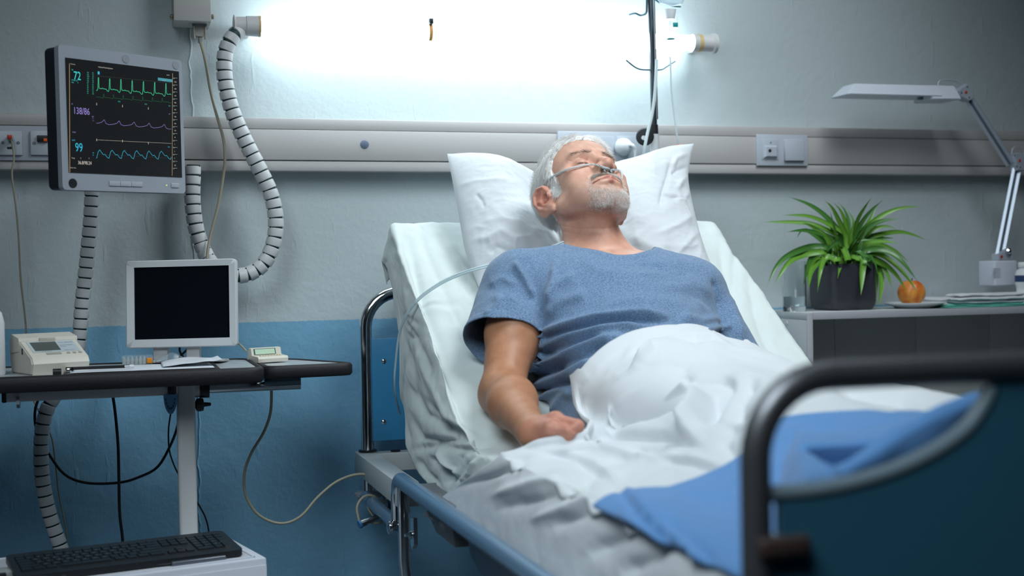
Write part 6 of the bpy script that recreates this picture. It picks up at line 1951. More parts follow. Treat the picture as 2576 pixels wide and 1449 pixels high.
# legends on the keys: small print
bm = BM()
LEG = mat('pale_key_print', (.30, .34, .36), .5)
letters = [(1, 'ZXCVBNM', 2.25), (2, 'ASDFGHJKL', 1.75), (3, 'QWERTYUIOP', 1.5), (4, '1234567890', 1)]
sl_ = math.atan2(.012, kd_)
for r_, s_, off in letters:
    for k, ch in enumerate(s_):
        x = xL + (off + k + .3) * pit; y = .028 + (r_ + .38) * pit
        text_part('legend', ch, .0052, LEG, kb, x, y, .012 + y / kd_ * .012 + .0031, Matrix.Rotation(sl_, 4, 'X'))
for k, ch in enumerate(('1', '2', '3')): text_part('legend', ch, .0052, LEG, kb, xP + (k + .3) * pit, .028 + 1.38 * pit, .012 + (.028 + 1.38 * pit) / kd_ * .012 + .0031, Matrix.Rotation(sl_, 4, 'X'))
for k, ch in enumerate(('4', '5', '6')): text_part('legend', ch, .0052, LEG, kb, xP + (k + .3) * pit, .028 + 2.38 * pit, .012 + (.028 + 2.38 * pit) / kd_ * .012 + .0031, Matrix.Rotation(sl_, 4, 'X'))

a, c = onz(432, 1420, KZ + .004), onz(566, 1402, KZ + .004)
ub = thing('usb_adapter', 'silver-grey bar adapter with short lead and plug in front of the keyboard', 'adapter', (a[0], a[1], KZ + .0009), kth)
La = float((c - a) @ ux)
bm = BM(); add_box(bm, (0, -.006, 0), (La, .010, .008), .002, 3); obj('adapter_body', bm, mat('dark_silver', (.20, .22, .26), .3, metal=.6), ub)
e1_, e2_ = onz(262, 1437, KZ + .004), onz(234, 1441, KZ + .004)
x1_ = float((e1_ - a) @ ux); y1_ = float((e1_ - a) @ uy); x2_ = float((e2_ - a) @ ux); y2_ = float((e2_ - a) @ uy)
bm = BM(); add_tube(bm, [(.002, .002, .004), (x1_ * .5, y1_ * .4 + .004, .0035), (x1_, y1_, .0038)], .0022, 10); obj('lead', bm, BLACK_PL, ub)
bm = BM(); add_box(bm, (x1_ - .022, y1_ - .005, .0), (x1_ + .002, y1_ + .005, .0075), .0015); obj('plug_grip', bm, mat('silver_grip', (.45, .47, .50), .35), ub)
bm = BM(); add_box(bm, (x1_ - .034, y1_ - .004, .0018), (x1_ - .021, y1_ + .004, .006), .0006); obj('plug_tip', bm, CHROME, ub)

q = onz(112, 1462, KZ + .03)
ms = thing('computer_mouse', 'big black rounded mouse in front of the keyboard at the lower left', 'mouse', (q[0], q[1], KZ + .001), math.radians(25))
gx, gy = np.meshgrid(np.linspace(0, math.pi, 28), np.linspace(0, 2 * math.pi, 41)[:-1], indexing='ij')
rx_, ry_, rz_ = .060, .040, .038
Xm = rx_ * np.sin(gx) * np.cos(gy); Ym = ry_ * np.sin(gx) * np.sin(gy); Zm = np.maximum(rz_ * np.cos(gx), 0) * (1 - .25 * Xm / rx_)
F_ = [[i * 40 + j, i * 40 + (j + 1) % 40, (i + 1) * 40 + (j + 1) % 40, (i + 1) * 40 + j] for i in range(27) for j in range(40)]
npobj('mouse_body', np.stack([Xm, Ym, Zm], -1).reshape(-1, 3), [f[::-1] for f in F_], BLACK_PL, ms)
bm = BM(); add_lathe(bm, [(.006, -.0025), (.007, 0), (.006, .0025)], (0, 1, 0), 16, (.034, 0, .0265)); obj('scroll_wheel', bm, mat('wheel_rubber', (.03, .03, .03), .6), ms)
a, c = onz(-14, 1444, KZ + .012), onz(36, 1412, KZ + .012)
t = thing('grey_adapter_box', 'pale grey plastic adapter lying at the lower left beside the mouse', 'adapter', (a[0], a[1], KZ + .001), kth)
bm = BM(); add_box(bm, (0, -.005, 0), (.045, .035, .014), .002); obj('adapter_body', bm, mat('pale_grey_plastic', (.30, .32, .32), .45), t)
bm = BM(); add_box(bm, (.0, -.018, .001), (.018, -.0052, .013), .001); obj('black_end', bm, BLACK_PL, t)

# ================================================================== bedside shelf unit on the right
SZ = .8245; SY = 2.945; SXL = 1.690; SXR = 3.2
SHM = mat('white_shelf_board', (.52, .55, .57), .35, var=.02)
EDGE = mat('lilac_grey_edging', (.42, .42, .46), .4)
sh = thing('bedside_shelf', 'white open shelf unit behind the bed, with plant and lamp on top', 'shelf', (2.4, 3.08, 0))
bm = BM(); add_box(bm, (SXL, SY + .004, SZ - .0185), (SXR, WALL_Y - .002, SZ), .001); tp = obj('top_board', bm, SHM, sh, world=True)
bm = BM(); add_box(bm, (SXL + .017, SY, SZ - .0185), (SXR, SY + .0035, SZ + .0005), .0008); obj('front_edging', bm, EDGE, tp, world=True)
bm = BM(); add_box(bm, (SXL - .0005, SY + .003, 0), (SXL + .0155, WALL_Y - .002, SZ - .019), .001); sp_ = obj('side_panel', bm, SHM, sh, world=True)
bm = BM(); add_box(bm, (SXL - .0005, SY, 0), (SXL + .0165, SY + .0027, SZ - .0005), .0008); obj('edging', bm, EDGE, sp_, world=True)
q = onx(1966, 797, SXL - .0005); bm = BM(); add_lathe(bm, [(.006, 0), (.0055, .001)], (-1, 0, 0), 18, (SXL - .0005, 3.05, SZ - .030)); obj('screw_cap', bm, WHITE_PL, sp_, world=True)
BACKB = mat('grey_brown_back_board', (.56, .565, .53), .55, var=.08, vscale=8)
yb_ = 3.175
xs_ = [SXL + .016] + [float(ony(x, 860, yb_)[0]) for x in (2100, 2304, 2489)] + [2.75, SXR - .016]
for a, b in zip(xs_[:-1], xs_[1:]):
    bm = BM(); add_box(bm, (a + .0006, yb_, .12), (b - .0006, yb_ + .012, SZ - .019), .0012); obj('back_board', bm, BACKB, sh, world=True)
bm = BM(); add_box(bm, (SXR - .016, SY + .003, 0), (SXR, WALL_Y - .002, SZ - .019), .001); obj('side_panel', bm, SHM, sh, world=True)
bm = BM(); add_box(bm, (SXL + .016, SY + .01, .46), (SXR - .016, yb_, .478), .001); obj('shelf_board', bm, SHM, sh, world=True)
bm = BM(); add_box(bm, (SXL + .016, SY + .01, .10), (SXR - .016, yb_, .118), .001); obj('shelf_board', bm, SHM, sh, world=True)

# glass of water
q = ony(1999, 780, 3.06); gr = .0315; gh = .133
gl = thing('drinking_glass', 'straight clear glass one third full of water beside the plant pot', 'glass', (q[0], 3.06, SZ))
c_ = (q[0], 3.06, SZ)
bm = BM(); add_lathe(bm, [(0, 0), (gr * .94, 0), (gr * .97, .003), (gr, gh), (gr - .0018, gh), (gr * .97 - .002, .014), (0, .012)], (0, 0, 1), 48, c_, close=True); obj('tumbler', bm, GLASS, gl, world=True)
bm = BM(); add_lathe(bm, [(0, .0125), (gr * .97 - .0026, .0145), (gr * .975 - .0022, .040), (0, .0402)], (0, 0, 1), 48, c_, close=True)
setp(obj('water', bm, mat('water', (.93, .98, 1.), .0, trans=1., ior=1.33), gl, world=True), 'clear water')

# plant
q = ony(2120, 781, 3.075); pw = .0715
pt = thing('potted_plant', 'spiky green spider plant in a dark grey rounded square pot', 'plant', (q[0], 3.075, SZ))
POT = mat('dark_grey_pot', (.040, .042, .052), .38)
bm = BM(); hpot = .124
rings = []
for (z, s_) in ((0, .80), (.002, .88), (.010, .96), (.03, 1.0), (hpot, 1.0), (hpot, .95), (hpot - .02, .93)):
    rings.append([bm.verts.new((q[0] + x * s_, 3.075 + y * s_, SZ + z)) for x, y in rrect(-pw, -pw * .92, pw, pw * .92, .022, 6)])
for a, b in zip(rings[:-1], rings[1:]):
    n = len(a)
    for i in range(n): bm.faces.new((a[i], a[(i + 1) % n], b[(i + 1) % n], b[i]))
bm.faces.new(rings[0][::-1]); obj('pot', bm, POT, pt, world=True)
bm = BM(); add_prism(bm, [(x * .94 + q[0], y * .94 + 3.075) for x, y in rrect(-pw, -pw * .92, pw, pw * .92, .02)], SZ + hpot - .03, SZ + hpot - .014, 'xy'); obj('soil', bm, mat('dark_soil', (.02, .014, .01), .9, bump=.003, bscale=120), pt, world=True, smooth=False)
LEAVES = [[(760, 440), (640, 290), (500, 180), (320, 107)], [(780, 420), (640, 330), (480, 265), (270, 255)], [(740, 450), (560, 345), (400, 315), (110, 310)], [(700, 460), (560, 400), (430, 378), (305, 390)],
 [(780, 430), (720, 300), (670, 200), (610, 135)], [(790, 430), (770, 300), (730, 210), (680, 155)], [(800, 430), (800, 300), (760, 200), (710, 150)], [(820, 420), (840, 310), (790, 205)], [(830, 420), (870, 290), (930, 190), (985, 115)],
 [(840, 430), (920, 290), (1000, 200), (1075, 135)], [(860, 430), (950, 330), (1000, 230), (1030, 180)], [(900, 400), (1050, 270), (1200, 205), (1385, 183)], [(900, 420), (1000, 330), (1100, 295), (1210, 287)], [(920, 430), (1020, 360), (1120, 345), (1190, 370)],
 [(930, 450), (1050, 410), (1200, 390), (1320, 415), (1435, 460)], [(930, 470), (1050, 440), (1170, 438)], [(940, 480), (1060, 465), (1195, 475)], [(920, 500), (1040, 490), (1170, 540), (1280, 628)], [(930, 540), (1060, 530), (1200, 600), (1350, 780)],
 [(920, 560), (1050, 570), (1180, 660), (1280, 770), (1360, 885)], [(960, 600), (1080, 650), (1180, 740), (1265, 860)], [(860, 540), (950, 560), (1010, 640), (1030, 720)], [(820, 590), (880, 600), (930, 655)], [(880, 600), (910, 700), (900, 890)],
 [(940, 620), (1010, 740), (1020, 980)], [(1010, 640), (1060, 760), (1045, 975)], [(1040, 640), (1100, 720), (1145, 830)], [(780, 580), (740, 480), (680, 490), (630, 545)], [(740, 500), (745, 600), (715, 760)], [(700, 580), (620, 590), (580, 680), (555, 865)],
 [(640, 520), (500, 510), (320, 580), (220, 680), (155, 830)], [(620, 550), (450, 570), (320, 640), (210, 810)], [(580, 600), (500, 690), (485, 840)], [(600, 560), (500, 600), (440, 820)], [(700, 440), (680, 340), (655, 225)], [(620, 430), (480, 330), (390, 330)],
 [(620, 480), (450, 370), (395, 435)], [(760, 520), (690, 400), (590, 300)], [(840, 520), (900, 420), (960, 330)], [(800, 540), (860, 460), (1000, 450)], [(760, 560), (640, 470), (560, 460)], [(700, 540), (600, 400), (500, 360)], [(880, 520), (980, 420), (1100, 400)],
 [(820, 560), (820, 420), (850, 300)], [(780, 560), (700, 420), (640, 330)], [(860, 560), (960, 500), (1060, 520)], [(740, 580), (640, 560), (520, 620)], [(790, 600), (740, 520), (660, 440)], [(850, 600), (900, 500), (990, 380)]]
LEAFM = []
for nm, ca1, ca2 in (('leaf_green', (.060, .20, .022), (.17, .38, .045)), ('leaf_dark_green', (.030, .11, .022), (.070, .22, .035))):
    m = bpy.data.materials.new(nm); m.use_nodes = True; nt = m.node_tree; b = nt.nodes['Principled BSDF']; b.inputs['Roughness'].default_value = .35
    at_ = nt.nodes.new('ShaderNodeAttribute'); at_.attribute_name = 'stripe'; mx = nt.nodes.new('ShaderNodeMix'); mx.data_type = 'RGBA'
    mx.inputs[6].default_value = (*ca1, 1); mx.inputs[7].default_value = (*ca2, 1); nt.links.new(at_.outputs['Fac'], mx.inputs[0]); nt.links.new(mx.outputs[2], b.inputs['Base Color'])
    b.inputs['Subsurface Weight'].default_value = .0; LEAFM.append(m)
root0 = np.array([q[0], 3.075, SZ + hpot - .015])
rl = random.Random(4)
for i, L_ in enumerate(LEAVES):
    P = [(1880 + x * .3175, 460 + y * .3175) for x, y in L_]
    low = P[-1][1] > 660; yend = 3.075 - (rl.uniform(.05, .13) if (low or i in (21, 22, 27, 28)) else rl.uniform(-.07, .10))
    dx = (P[-1][0] - 2120); yend = max(2.93, min(3.17, yend)) if not low else max(2.95 - .0, min(3.06, yend))
    n = len(P); W3 = []
    for k, (x, y) in enumerate(P):
        yy_ = 3.075 + (yend - 3.075) * ((k + .7) / (n - .3)); inx = 2040 < x < 2196
        if inx and y > 655: yy_ = min(yy_, 2.992)
        elif inx and low: yy_ = min(yy_, 3.03)
        W3.append(ony(x, y, yy_))
    if low and 2040 < P[1][0] < 2196: W3.insert(1, np.array([(W3[0][0] + W3[1][0]) / 2, 2.997, SZ + hpot + .010]))
    rr = root0 + np.array([max(-.045, min(.045, (W3[0][0] - root0[0]) * .5)), rl.uniform(-.03, .03), 0])
    C_ = resample(spline([rr, rr * .35 + W3[0] * .65] + W3, 6), .012); m_ = len(C_)
    T = np.gradient(C_, axis=0); T /= np.linalg.norm(T, axis=1, keepdims=True)
    vd = C_ - CAM; vd /= np.linalg.norm(vd, axis=1, keepdims=True); sd = np.cross(T, np.array([.25 * math.sin(i), -1, .35])); sd /= np.linalg.norm(sd, axis=1, keepdims=True) + 1e-9
    up = np.cross(sd, T); s = np.linspace(0, 1, m_); wd = (.0072 if i % 4 else .0088) * np.clip(np.sin(np.clip(s * .93 + .10, 0, 1) * math.pi) ** .8, .02, 1)
    wd *= (1.25 if low else 1.)
    V = np.stack([C_ - sd * wd[:, None] + up * (wd * .35)[:, None], C_, C_ + sd * wd[:, None] + up * (wd * .35)[:, None]], 1).reshape(-1, 3)
    F_ = [[a * 3 + k, a * 3 + k + 1, a * 3 + k + 4, a * 3 + k + 3] for a in range(m_ - 1) for k in (0, 1)]
    o = npobj('leaf', V, F_, LEAFM[0 if (i % 3) else 1], pt, world=True)
    ca = o.data.color_attributes.new('stripe', 'FLOAT_COLOR', 'POINT'); ca.data.foreach_set('color', np.repeat(np.tile([.15, 1., .15], m_), 4).astype(np.float32))

# plate and fruit
q = ony(2301, 775, 3.04)
bm = BM(); c_ = (q[0], 3.04, SZ)
add_lathe(bm, [(0, .001), (.045, .001), (.047, 0), (.050, .001), (.060, .006), (.083, .0135), (.0845, .015), (.083, .0158), (.060, .009), (.048, .005), (0, .0045)], (0, 0, 1), 56, c_, close=True)
setp(obj('plate', bm, mat('white_china', (.62, .65, .66), .2), None), 'small white china plate holding the orange fruit', 'plate')
q = ony(2293, 737, 3.04)
fr = thing('nectarine', 'ripe orange-red round fruit on the white plate', 'fruit', (q[0], 3.04, SZ + .006))
gx, gy = np.meshgrid(np.linspace(0, math.pi, 33), np.linspace(0, 2 * math.pi, 49)[:-1], indexing='ij'); R_ = .0372
cleft = 1 - .05 * np.exp(-((gy - 4.3) / .14) ** 2) * np.sin(gx) - .10 * np.exp(-(gx / .35) ** 2)
V = np.stack([q[0] + R_ * cleft * np.sin(gx) * np.cos(gy), 3.04 + R_ * cleft * np.sin(gx) * np.sin(gy), SZ + .0055 + R_ * .98 + R_ * .98 * cleft * np.cos(gx)], -1).reshape(-1, 3)
m = bpy.data.materials.new('nectarine_skin'); m.use_nodes = True; nt = m.node_tree; b = nt.nodes['Principled BSDF']; b.inputs['Roughness'].default_value = .4
tc = nt.nodes.new('ShaderNodeTexCoord'); n1 = nt.nodes.new('ShaderNodeTexNoise'); n1.inputs['Scale'].default_value = 22; n1.inputs['Detail'].default_value = 5; n1.inputs['Distortion'].default_value = .8; nt.links.new(tc.outputs['Object'], n1.inputs[0])
cr = nt.nodes.new('ShaderNodeValToRGB'); nt.links.new(n1.outputs[0], cr.inputs[0]); cr.color_ramp.elements[0].position = .38; cr.color_ramp.elements[0].color = (.60, .085, .012, 1); cr.color_ramp.elements[1].position = .62; cr.color_ramp.elements[1].color = (.85, .36, .06, 1); nt.links.new(cr.outputs[0], b.inputs['Base Color'])
npobj('fruit_flesh', V, [[i * 48 + j, i * 48 + (j + 1) % 48, (i + 1) * 48 + (j + 1) % 48, (i + 1) * 48 + j][::-1] for i in range(32) for j in range(48)], m, fr, world=True)
bm = BM(); add_tube(bm, [(q[0], 3.04, SZ + .005 + R_ * 1.82), (q[0] + .002, 3.038, SZ + .012 + R_ * 1.88)], .0013, 8); obj('stalk', bm, mat('brown_stalk', (.08, .05, .02), .7), fr, world=True)

# napkins and cloths
NAP = cotton('white_napkin_cloth', (.66, .67, .71))
GRN = cotton('mint_green_cloth', (.12, .50, .40))


def folded(name, label, x0, x1, y0, y1, z0, th, m, seed, layers=3, slope=0.):
    """a folded cloth: stacked soft layers"""
    gx, gy = np.meshgrid(np.linspace(0, 1, 60), np.linspace(0, 1, 30), indexing='ij')
    t = thing(name, label, 'cloth', ((x0 + x1) / 2, (y0 + y1) / 2, z0))
    for k in range(layers):
        th1 = th / layers; pad = .004 * vnoise(np.array([[k * 3.1, seed, 0]]), 2)[0]
        e = np.minimum(np.minimum(gx, 1 - gx) * 24, np.minimum(gy, 1 - gy) * 10); ed = np.clip(e, 0, 1) ** .5
        nz = .0016 * fbm(np.stack([gx * 5 + seed, gy * 3, gx * 0 + k], -1), 3, seed) + slope * (1 - gx)
        zt = z0 + k * th1 + th1 * .5 + ed * th1 * .48 + nz; zb_ = z0 + k * th1 + th1 * .5 - ed * th1 * .42 + nz * (1 if k else .2)
        X = x0 + pad + (x1 - x0) * gx; Yv = y0 + pad + (y1 - y0) * gy
        Va_ = np.stack([X, Yv, zt], -1).reshape(-1, 3); Vb_ = np.stack([X, Yv, np.maximum(zb_, SZ + .0003)], -1).reshape(-1, 3); g = grid_faces(60, 30)
        npobj('fold_layer', np.concatenate([Va_, Vb_]), np.concatenate([g[:, ::-1], g + len(Va_)]), m, t, world=True)
    return t


g0, g1 = ony(2352, 779, 3.0), ony(2572, 777, 3.0)
folded('green_cloth', 'mint green folded cloth under the white napkins', g0[0], g1[0] + .01, 2.955, 3.030, SZ, .008, GRN, 7, 2)
n0, n1 = ony(2400, 766, 2.99), ony(2564, 760, 2.99)
folded('napkin_stack', 'folded white napkins on the green cloth right of the fruit plate', n0[0], n1[0], 2.962, 3.032, SZ + .0085, .029, NAP, 3, 3)
n0 = ony(2330, 760, 3.16); n1 = ony(2440, 760, 3.16)
folded('white_towel', 'flat white towel behind the plate and napkins', n0[0], n1[0], 3.095, 3.205, SZ, .024, NAP, 9, 2)

# white pill bottle at the right edge
q = ony(2576, 775, 2.98)
bt = thing('pill_bottle', 'white plastic bottle with ribbed cap at the far right of the shelf', 'bottle', (q[0], 3.0, SZ))
bm = BM(); add_lathe(bm, [(.022, 0), (.0245, .004), (.0245, .028), (.021, .040), (.021, .050), (.0245, .062), (.0245, .086), (.020, .098), (.013, .102), (.013, .106)], (0, 0, 1), 40, (q[0] + .006, 2.985, SZ)); obj('bottle_body', bm, WHITE_PL, bt, world=True)
bm = BM(); add_lathe(bm, [(.0155, 0), (.016, .002), (.016, .012), (.0145, .014)], (0, 0, 1), 40, (q[0] + .006, 2.985, SZ + .106)); obj('cap', bm, WHITE_PL, bt, world=True)
bm = BM(); add_lathe(bm, [(.0248, .066), (.0248, .084)], (0, 0, 1), 40, (q[0] + .006, 2.985, SZ), close=True); obj('blue_label', bm, mat('navy_label', (.02, .05, .14), .4), bt, world=True)

# ------------------------------------------------------------------ desk lamp
LY = 3.06
LMP = mat('pale_grey_lamp_metal', (.50, .55, .63), .3, metal=.3)
LMW = mat('white_lamp_head', (.60, .64, .72), .3)
P_ = lambda x, y, yy=LY: ony(x, y, yy)
q = P_(2522, 745)
dl_ = thing('desk_lamp', 'jointed silver-white desk lamp reaching over the shelf from the right', 'lamp', (q[0], LY, SZ))
a, c = P_(2489, 656), P_(2537, 719)
bm = BM(); add_box(bm, (a[0], LY - .022, c[2]), (c[0] + .014, LY + .05, a[2]), .005, 3); tx = obj('transformer_box', bm, LMW, dl_, world=True)
for k in range(6):
    s0_ = P_(2497, 676 + k * 4.4, LY - .0225); s1_ = P_(2517, 676 + k * 4.4, LY - .0225)
    bm = BM(); add_box(bm, (s0_[0], LY - .0228, s0_[2] - .0007), (s1_[0], LY - .0215, s0_[2] + .0007)); obj('vent_slot', bm, mat('slot_grey', (.30, .33, .38), .4), tx, world=True, smooth=False)
q = P_(2524, 722)
bm = BM(); add_lathe(bm, [(.020, 0), (.020, .004), (.011, .006), (.010, .03)], (0, 0, 1), 24, (q[0], LY, SZ)); obj('clamp_base', bm, STEEL, dl_, world=True)
bm = BM(); add_lathe(bm, [(.010, -.008), (.012, 0), (.010, .008)], (0, 1, 0), 18, (q[0] + .012, LY - .02, SZ + .013)); obj('clamp_screw', bm, CHROME, dl_, world=True)


def armseg(p, r_, wpx, nm):
    a, b = np.asarray(p), np.asarray(r_); d = (b - a) / np.linalg.norm(b - a); n = np.cross(d, [0, 1, 0]); n /= np.linalg.norm(n)
    for s_, w_, m in ((-.0085, .0080, LMP), (.0095, .0056, LMP), (0.001, .0040, mat('arm_shadow_gap', (.10, .14, .18), .5))):  # dark middle rod stands in for the shade between the bars
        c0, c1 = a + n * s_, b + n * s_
        bm = BM(); add_tube(bm, [c0, c1], w_, 4 if m is LMP else 8); obj(nm if m is LMP else 'gap_shade', bm, m, dl_, world=True, smooth=False)


J0, J1, J1b, J2 = P_(2514, 648), P_(2558, 425), P_(2541, 412), P_(2432, 240)
armseg(J0, J1, 16, 'lower_arm'); armseg(J1b, J2, 16, 'upper_arm')
RED = mat('red_pivot', (.55, .04, .02), .4)


def joint(px, py, poly, dots, red):
    pts = [P_(x, y) for x, y in poly]
    bm = BM(); add_prism(bm, [(p[0], p[2]) for p in pts], LY - .016, LY + .016, 'xz'); bmesh.ops.bevel(bm, geom=[e for e in bm.edges if abs(e.verts[0].co.y - e.verts[1].co.y) < 1e-6], offset=.0015, segments=2, affect='EDGES')
    j = obj('joint_plate', bm, LMP, dl_, world=True)
    for x, y in dots: s_ = P_(x, y, LY - .016); disc(j, 'rivet', s_[0], LY - .016, s_[2], .0024, STEEL)
    s_ = P_(*red, LY - .016); disc(j, 'pivot_dot', s_[0], LY - .016, s_[2], .0042, RED)


joint(0, 0, [(2546, 388), (2558, 384), (2574, 392), (2576, 410), (2570, 430), (2550, 430), (2546, 410)], [(2553, 391), (2557, 418), (2566, 421)], (2565, 404))
joint(0, 0, [(2400, 232), (2425, 212), (2436, 214), (2440, 250), (2430, 256), (2404, 243)], [(2418, 233), (2433, 218), (2438, 245)], (2430, 232))
joint(0, 0, [(2503, 640), (2530, 622), (2542, 632), (2538, 655), (2503, 655)], [(2519, 646)], (2519, 646))
q = P_(2535, 632, LY - .018); bm = BM(); add_lathe(bm, [(.0085, 0), (.0085, .006), (.004, .010)], (0, -1, 0), 20, tuple(q)); obj('tension_knob', bm, CHROME, dl_, world=True)
# head
h0, h1 = P_(2110, 243), P_(2322, 243); h2_ = P_(2394, 243)
zt_, zb_ = float(P_(2250, 217)[2]), float(P_(2250, 246)[2])
bm = BM()
A = [(h0[0], LY - .045, zb_), (h2_[0] - .06, LY - .045, zb_ + .001), (h2_[0] - .06, LY + .045, zb_ + .001), (h0[0], LY + .045, zb_)]
B = [(h0[0] + .030, LY - .028, zt_), (h2_[0] - .06, LY - .028, zt_ + .001), (h2_[0] - .06, LY + .028, zt_ + .001), (h0[0] + .030, LY + .028, zt_)]
va = [bm.verts.new(p) for p in A]; vb = [bm.verts.new(p) for p in B]
bm.faces.new(va[::-1]); bm.faces.new(vb)
for i in range(4): bm.faces.new((va[i], va[(i + 1) % 4], vb[(i + 1) % 4], vb[i]))
bmesh.ops.bevel(bm, geom=list(bm.edges), offset=.002, segments=2, affect='EDGES'); obj('lamp_shade', bm, LMW, dl_, world=True)
bm = BM()
A = [(h1[0], LY - .046, zb_ - .008), (h2_[0], LY - .046, zb_ - .006), (h2_[0], LY + .046, zb_ - .006), (h1[0], LY + .046, zb_ - .008)]
B = [(h1[0] - .008, LY - .030, zt_ + .001), (h2_[0] - .012, LY - .030, zt_ + .001), (h2_[0] - .012, LY + .030, zt_ + .001), (h1[0] - .008, LY + .030, zt_ + .001)]
va = [bm.verts.new(p) for p in A]; vb = [bm.verts.new(p) for p in B]
bm.faces.new(va[::-1]); bm.faces.new(vb)
for i in range(4): bm.faces.new((va[i], va[(i + 1) % 4], vb[(i + 1) % 4], vb[i]))
bmesh.ops.bevel(bm, geom=list(bm.edges), offset=.002, segments=2, affect='EDGES'); obj('ballast_housing', bm, LMW, dl_, world=True)
a = P_(2302, 248); bm = BM(); add_box(bm, (a[0] - .006, LY - .03, zb_ - .007), (a[0] + .006, LY - .018, zb_), .001); obj('switch', bm, SCREW, dl_, world=True)
bm = BM(); add_tube(bm, [P_(2390, 238), P_(2410, 236)], .0045, 12); obj('neck_pin', bm, CHROME, dl_, world=True)
bm = BM(); add_tube(bm, spline([P_(2361, 226), P_(2361, 208), P_(2370, 202), P_(2395, 202), P_(2416, 208), P_(2426, 216)], 6), .0022, 10); obj('cord', bm, LMP, dl_, world=True)
bm = BM(); add_tube(bm, spline([P_(2545, 388), P_(2548, 374), P_(2560, 369), P_(2574, 378), P_(2577, 395)], 6), .0018, 10); obj('cord', bm, LMP, dl_, world=True)

# ================================================================== drip stand and tubes
iv = thing('drip_stand', 'slim dark drip pole with wire hooks rising behind the pillow', 'drip stand', ony(1645, 560, 3.12))
IY = 3.068
p0, p1 = ony(1646, 330, IY), ony(1636, -40, IY)
bm = BM(); add_tube(bm, [p0, p1], .0078, 18); pole = obj('pole', bm, mat('dark_steel_pole', (.10, .12, .14), .25, metal=.8), iv, world=True)
bm = BM(); add_tube(bm, [p0 + (p1 - p0) * .08, p1], .0038, 8); o = obj('pole_highlight_strip', bm, STEEL, iv, world=True); o.location = o.location + Vector((.006, -.004, 0))  # thin bright rod stands in for the highlight along the pole
bm = BM(); add_tube(bm, [ony(1646, 339, IY), ony(1645, 314, IY)], .0105, 20); obj('locking_collar', bm, BLACK_PL, iv, world=True)
bm = BM(); add_tube(bm, [(ony(1646, 339, IY)[0], IY, .513), ony(1646, 338, IY)], .0125, 22); obj('outer_tube', bm, mat('white_tube_enamel', (.60, .62, .64), .25), iv, world=True)
bm = BM(); add_lathe(bm, [(.012, 0), (.022, .002), (.023, .010), (.020, .014), (.008, .015), (.007, .019)], (-.35, -.94, 0), 26, tuple(ony(1622, 345, IY - .005))); obj('clamp_knob', bm, BLACK_PL, iv, world=True)
bm = BM(); add_lathe(bm, [(.006, 0), (.0055, .003)], (-.1, -1, 0), 18, tuple(ony(1619, 347, IY - .025))); obj('knob_cap', bm, WHITE_PL, iv, world=True)
HK = mat('dark_hook_wire', (.05, .10, .12), .3, metal=.7)
bm = BM(); add_tube(bm, spline([ony(x, y, IY) for x, y in ((1575, 151), (1588, 162), (1601, 171), (1615, 175), (1641, 176))], 6), .0022, 8); obj('hook', bm, HK, iv, world=True)
bm = BM(); add_tube(bm, spline([ony(x, y, IY) for x, y in ((1641, 176), (1663, 175), (1676, 168), (1688, 160), (1698, 154))], 6), .0022, 8); obj('hook', bm, HK, iv, world=True)
bm = BM(); add_tube(bm, spline([ony(x, y, IY) for x, y in ((1583, 37), (1598, 34), (1612, 39), (1625, 33), (1627, 15), (1627, -30))], 6), .0028, 8); obj('hook', bm, HK, iv, world=True)
bm = BM(); add_tube(bm, spline([ony(x, y, IY) for x, y in ((1636, -12), (1660, 8), (1690, 16), (1712, 18))], 6), .0028, 8); obj('hook', bm, HK, iv, world=True)

bg = thing('infusion_set', 'clear infusion bag with drip chamber and long tube ending at an orange clamp', 'infusion', ony(1688, 20, 2.99))
YB = 2.99
q = ony(1688, 14, YB)
bm = BM(); add_lathe(bm, [(.004, -.002), (.030, .004), (.038, .020), (.040, .06), (.036, .12), (.01, .14)], (0, 0, 1), 32, tuple(q))
for v in bm.verts: v.co.y = YB + (v.co.y - YB) * .45
obj('bag', bm, mat('bag_film', (.75, .86, .92), .15, trans=.55, ior=1.1), bg, world=True)
a, c = ony(1685, 20, YB), ony(1685, 49, YB)
bm = BM(); add_lathe(bm, [(.011, 0), (.0125, .004), (.0155, .020), (.016, .024), (.012, .026)], (0, 0, 1), 26, tuple(c)); obj('cap', bm, WHITE_PL, bg, world=True)
bm = BM(); add_tube(bm, [ony(1687, 49, YB), ony(1687, 68, YB)], .0022, 10); obj('spike', bm, CLEARPL, bg, world=True)
bm = BM(); add_box(bm, tuple(ony(1693, 68, YB) - (0, .003, 0)), tuple(ony(1705, 57, YB) + (0, .003, 0)), .0015); obj('vent_filter', bm, mat('teal_plastic', (.01, .25, .26), .4), bg, world=True)
bm = BM(); add_lathe(bm, [(.0035, 0), (.0075, -.008), (.0082, -.028), (.0085, -.072), (.004, -.082)], (0, 0, 1), 24, tuple(ony(1688, 66, YB))); obj('drip_chamber', bm, CLEARPL, bg, world=True)
bm = BM(); add_lathe(bm, [(.0085, 0), (.0115, .001), (.0115, .003), (.0085, .004)], (0, 0, 1), 24, tuple(ony(1687, 100, YB))); obj('chamber_ring', bm, MATS['teal_plastic'], bg, world=True)
TUBEM = mat('soft_clear_tubing', (.68, .78, .80), .18, trans=.25)
bm = BM(); add_tube(bm, resample(spline([ony(x, y, yy) for x, y, yy in ((1686, 142, YB), (1687, 170, YB), (1689, 230, YB), (1696, 290, 2.99), (1703, 340, 2.99), (1708, 372, 3.0), (1712, 440, 3.02))], 8), .01), .0021, 8); obj('tubing', bm, TUBEM, bg, world=True)
a = ony(1710, 367, 3.0); bm = BM(); add_box(bm, tuple(a - (.008, .005, .003)), tuple(a + (.008, .005, .0035)), .0012); obj('roller_clamp', bm, mat('orange_clamp', (.85, .22, .03), .4), bg, world=True)
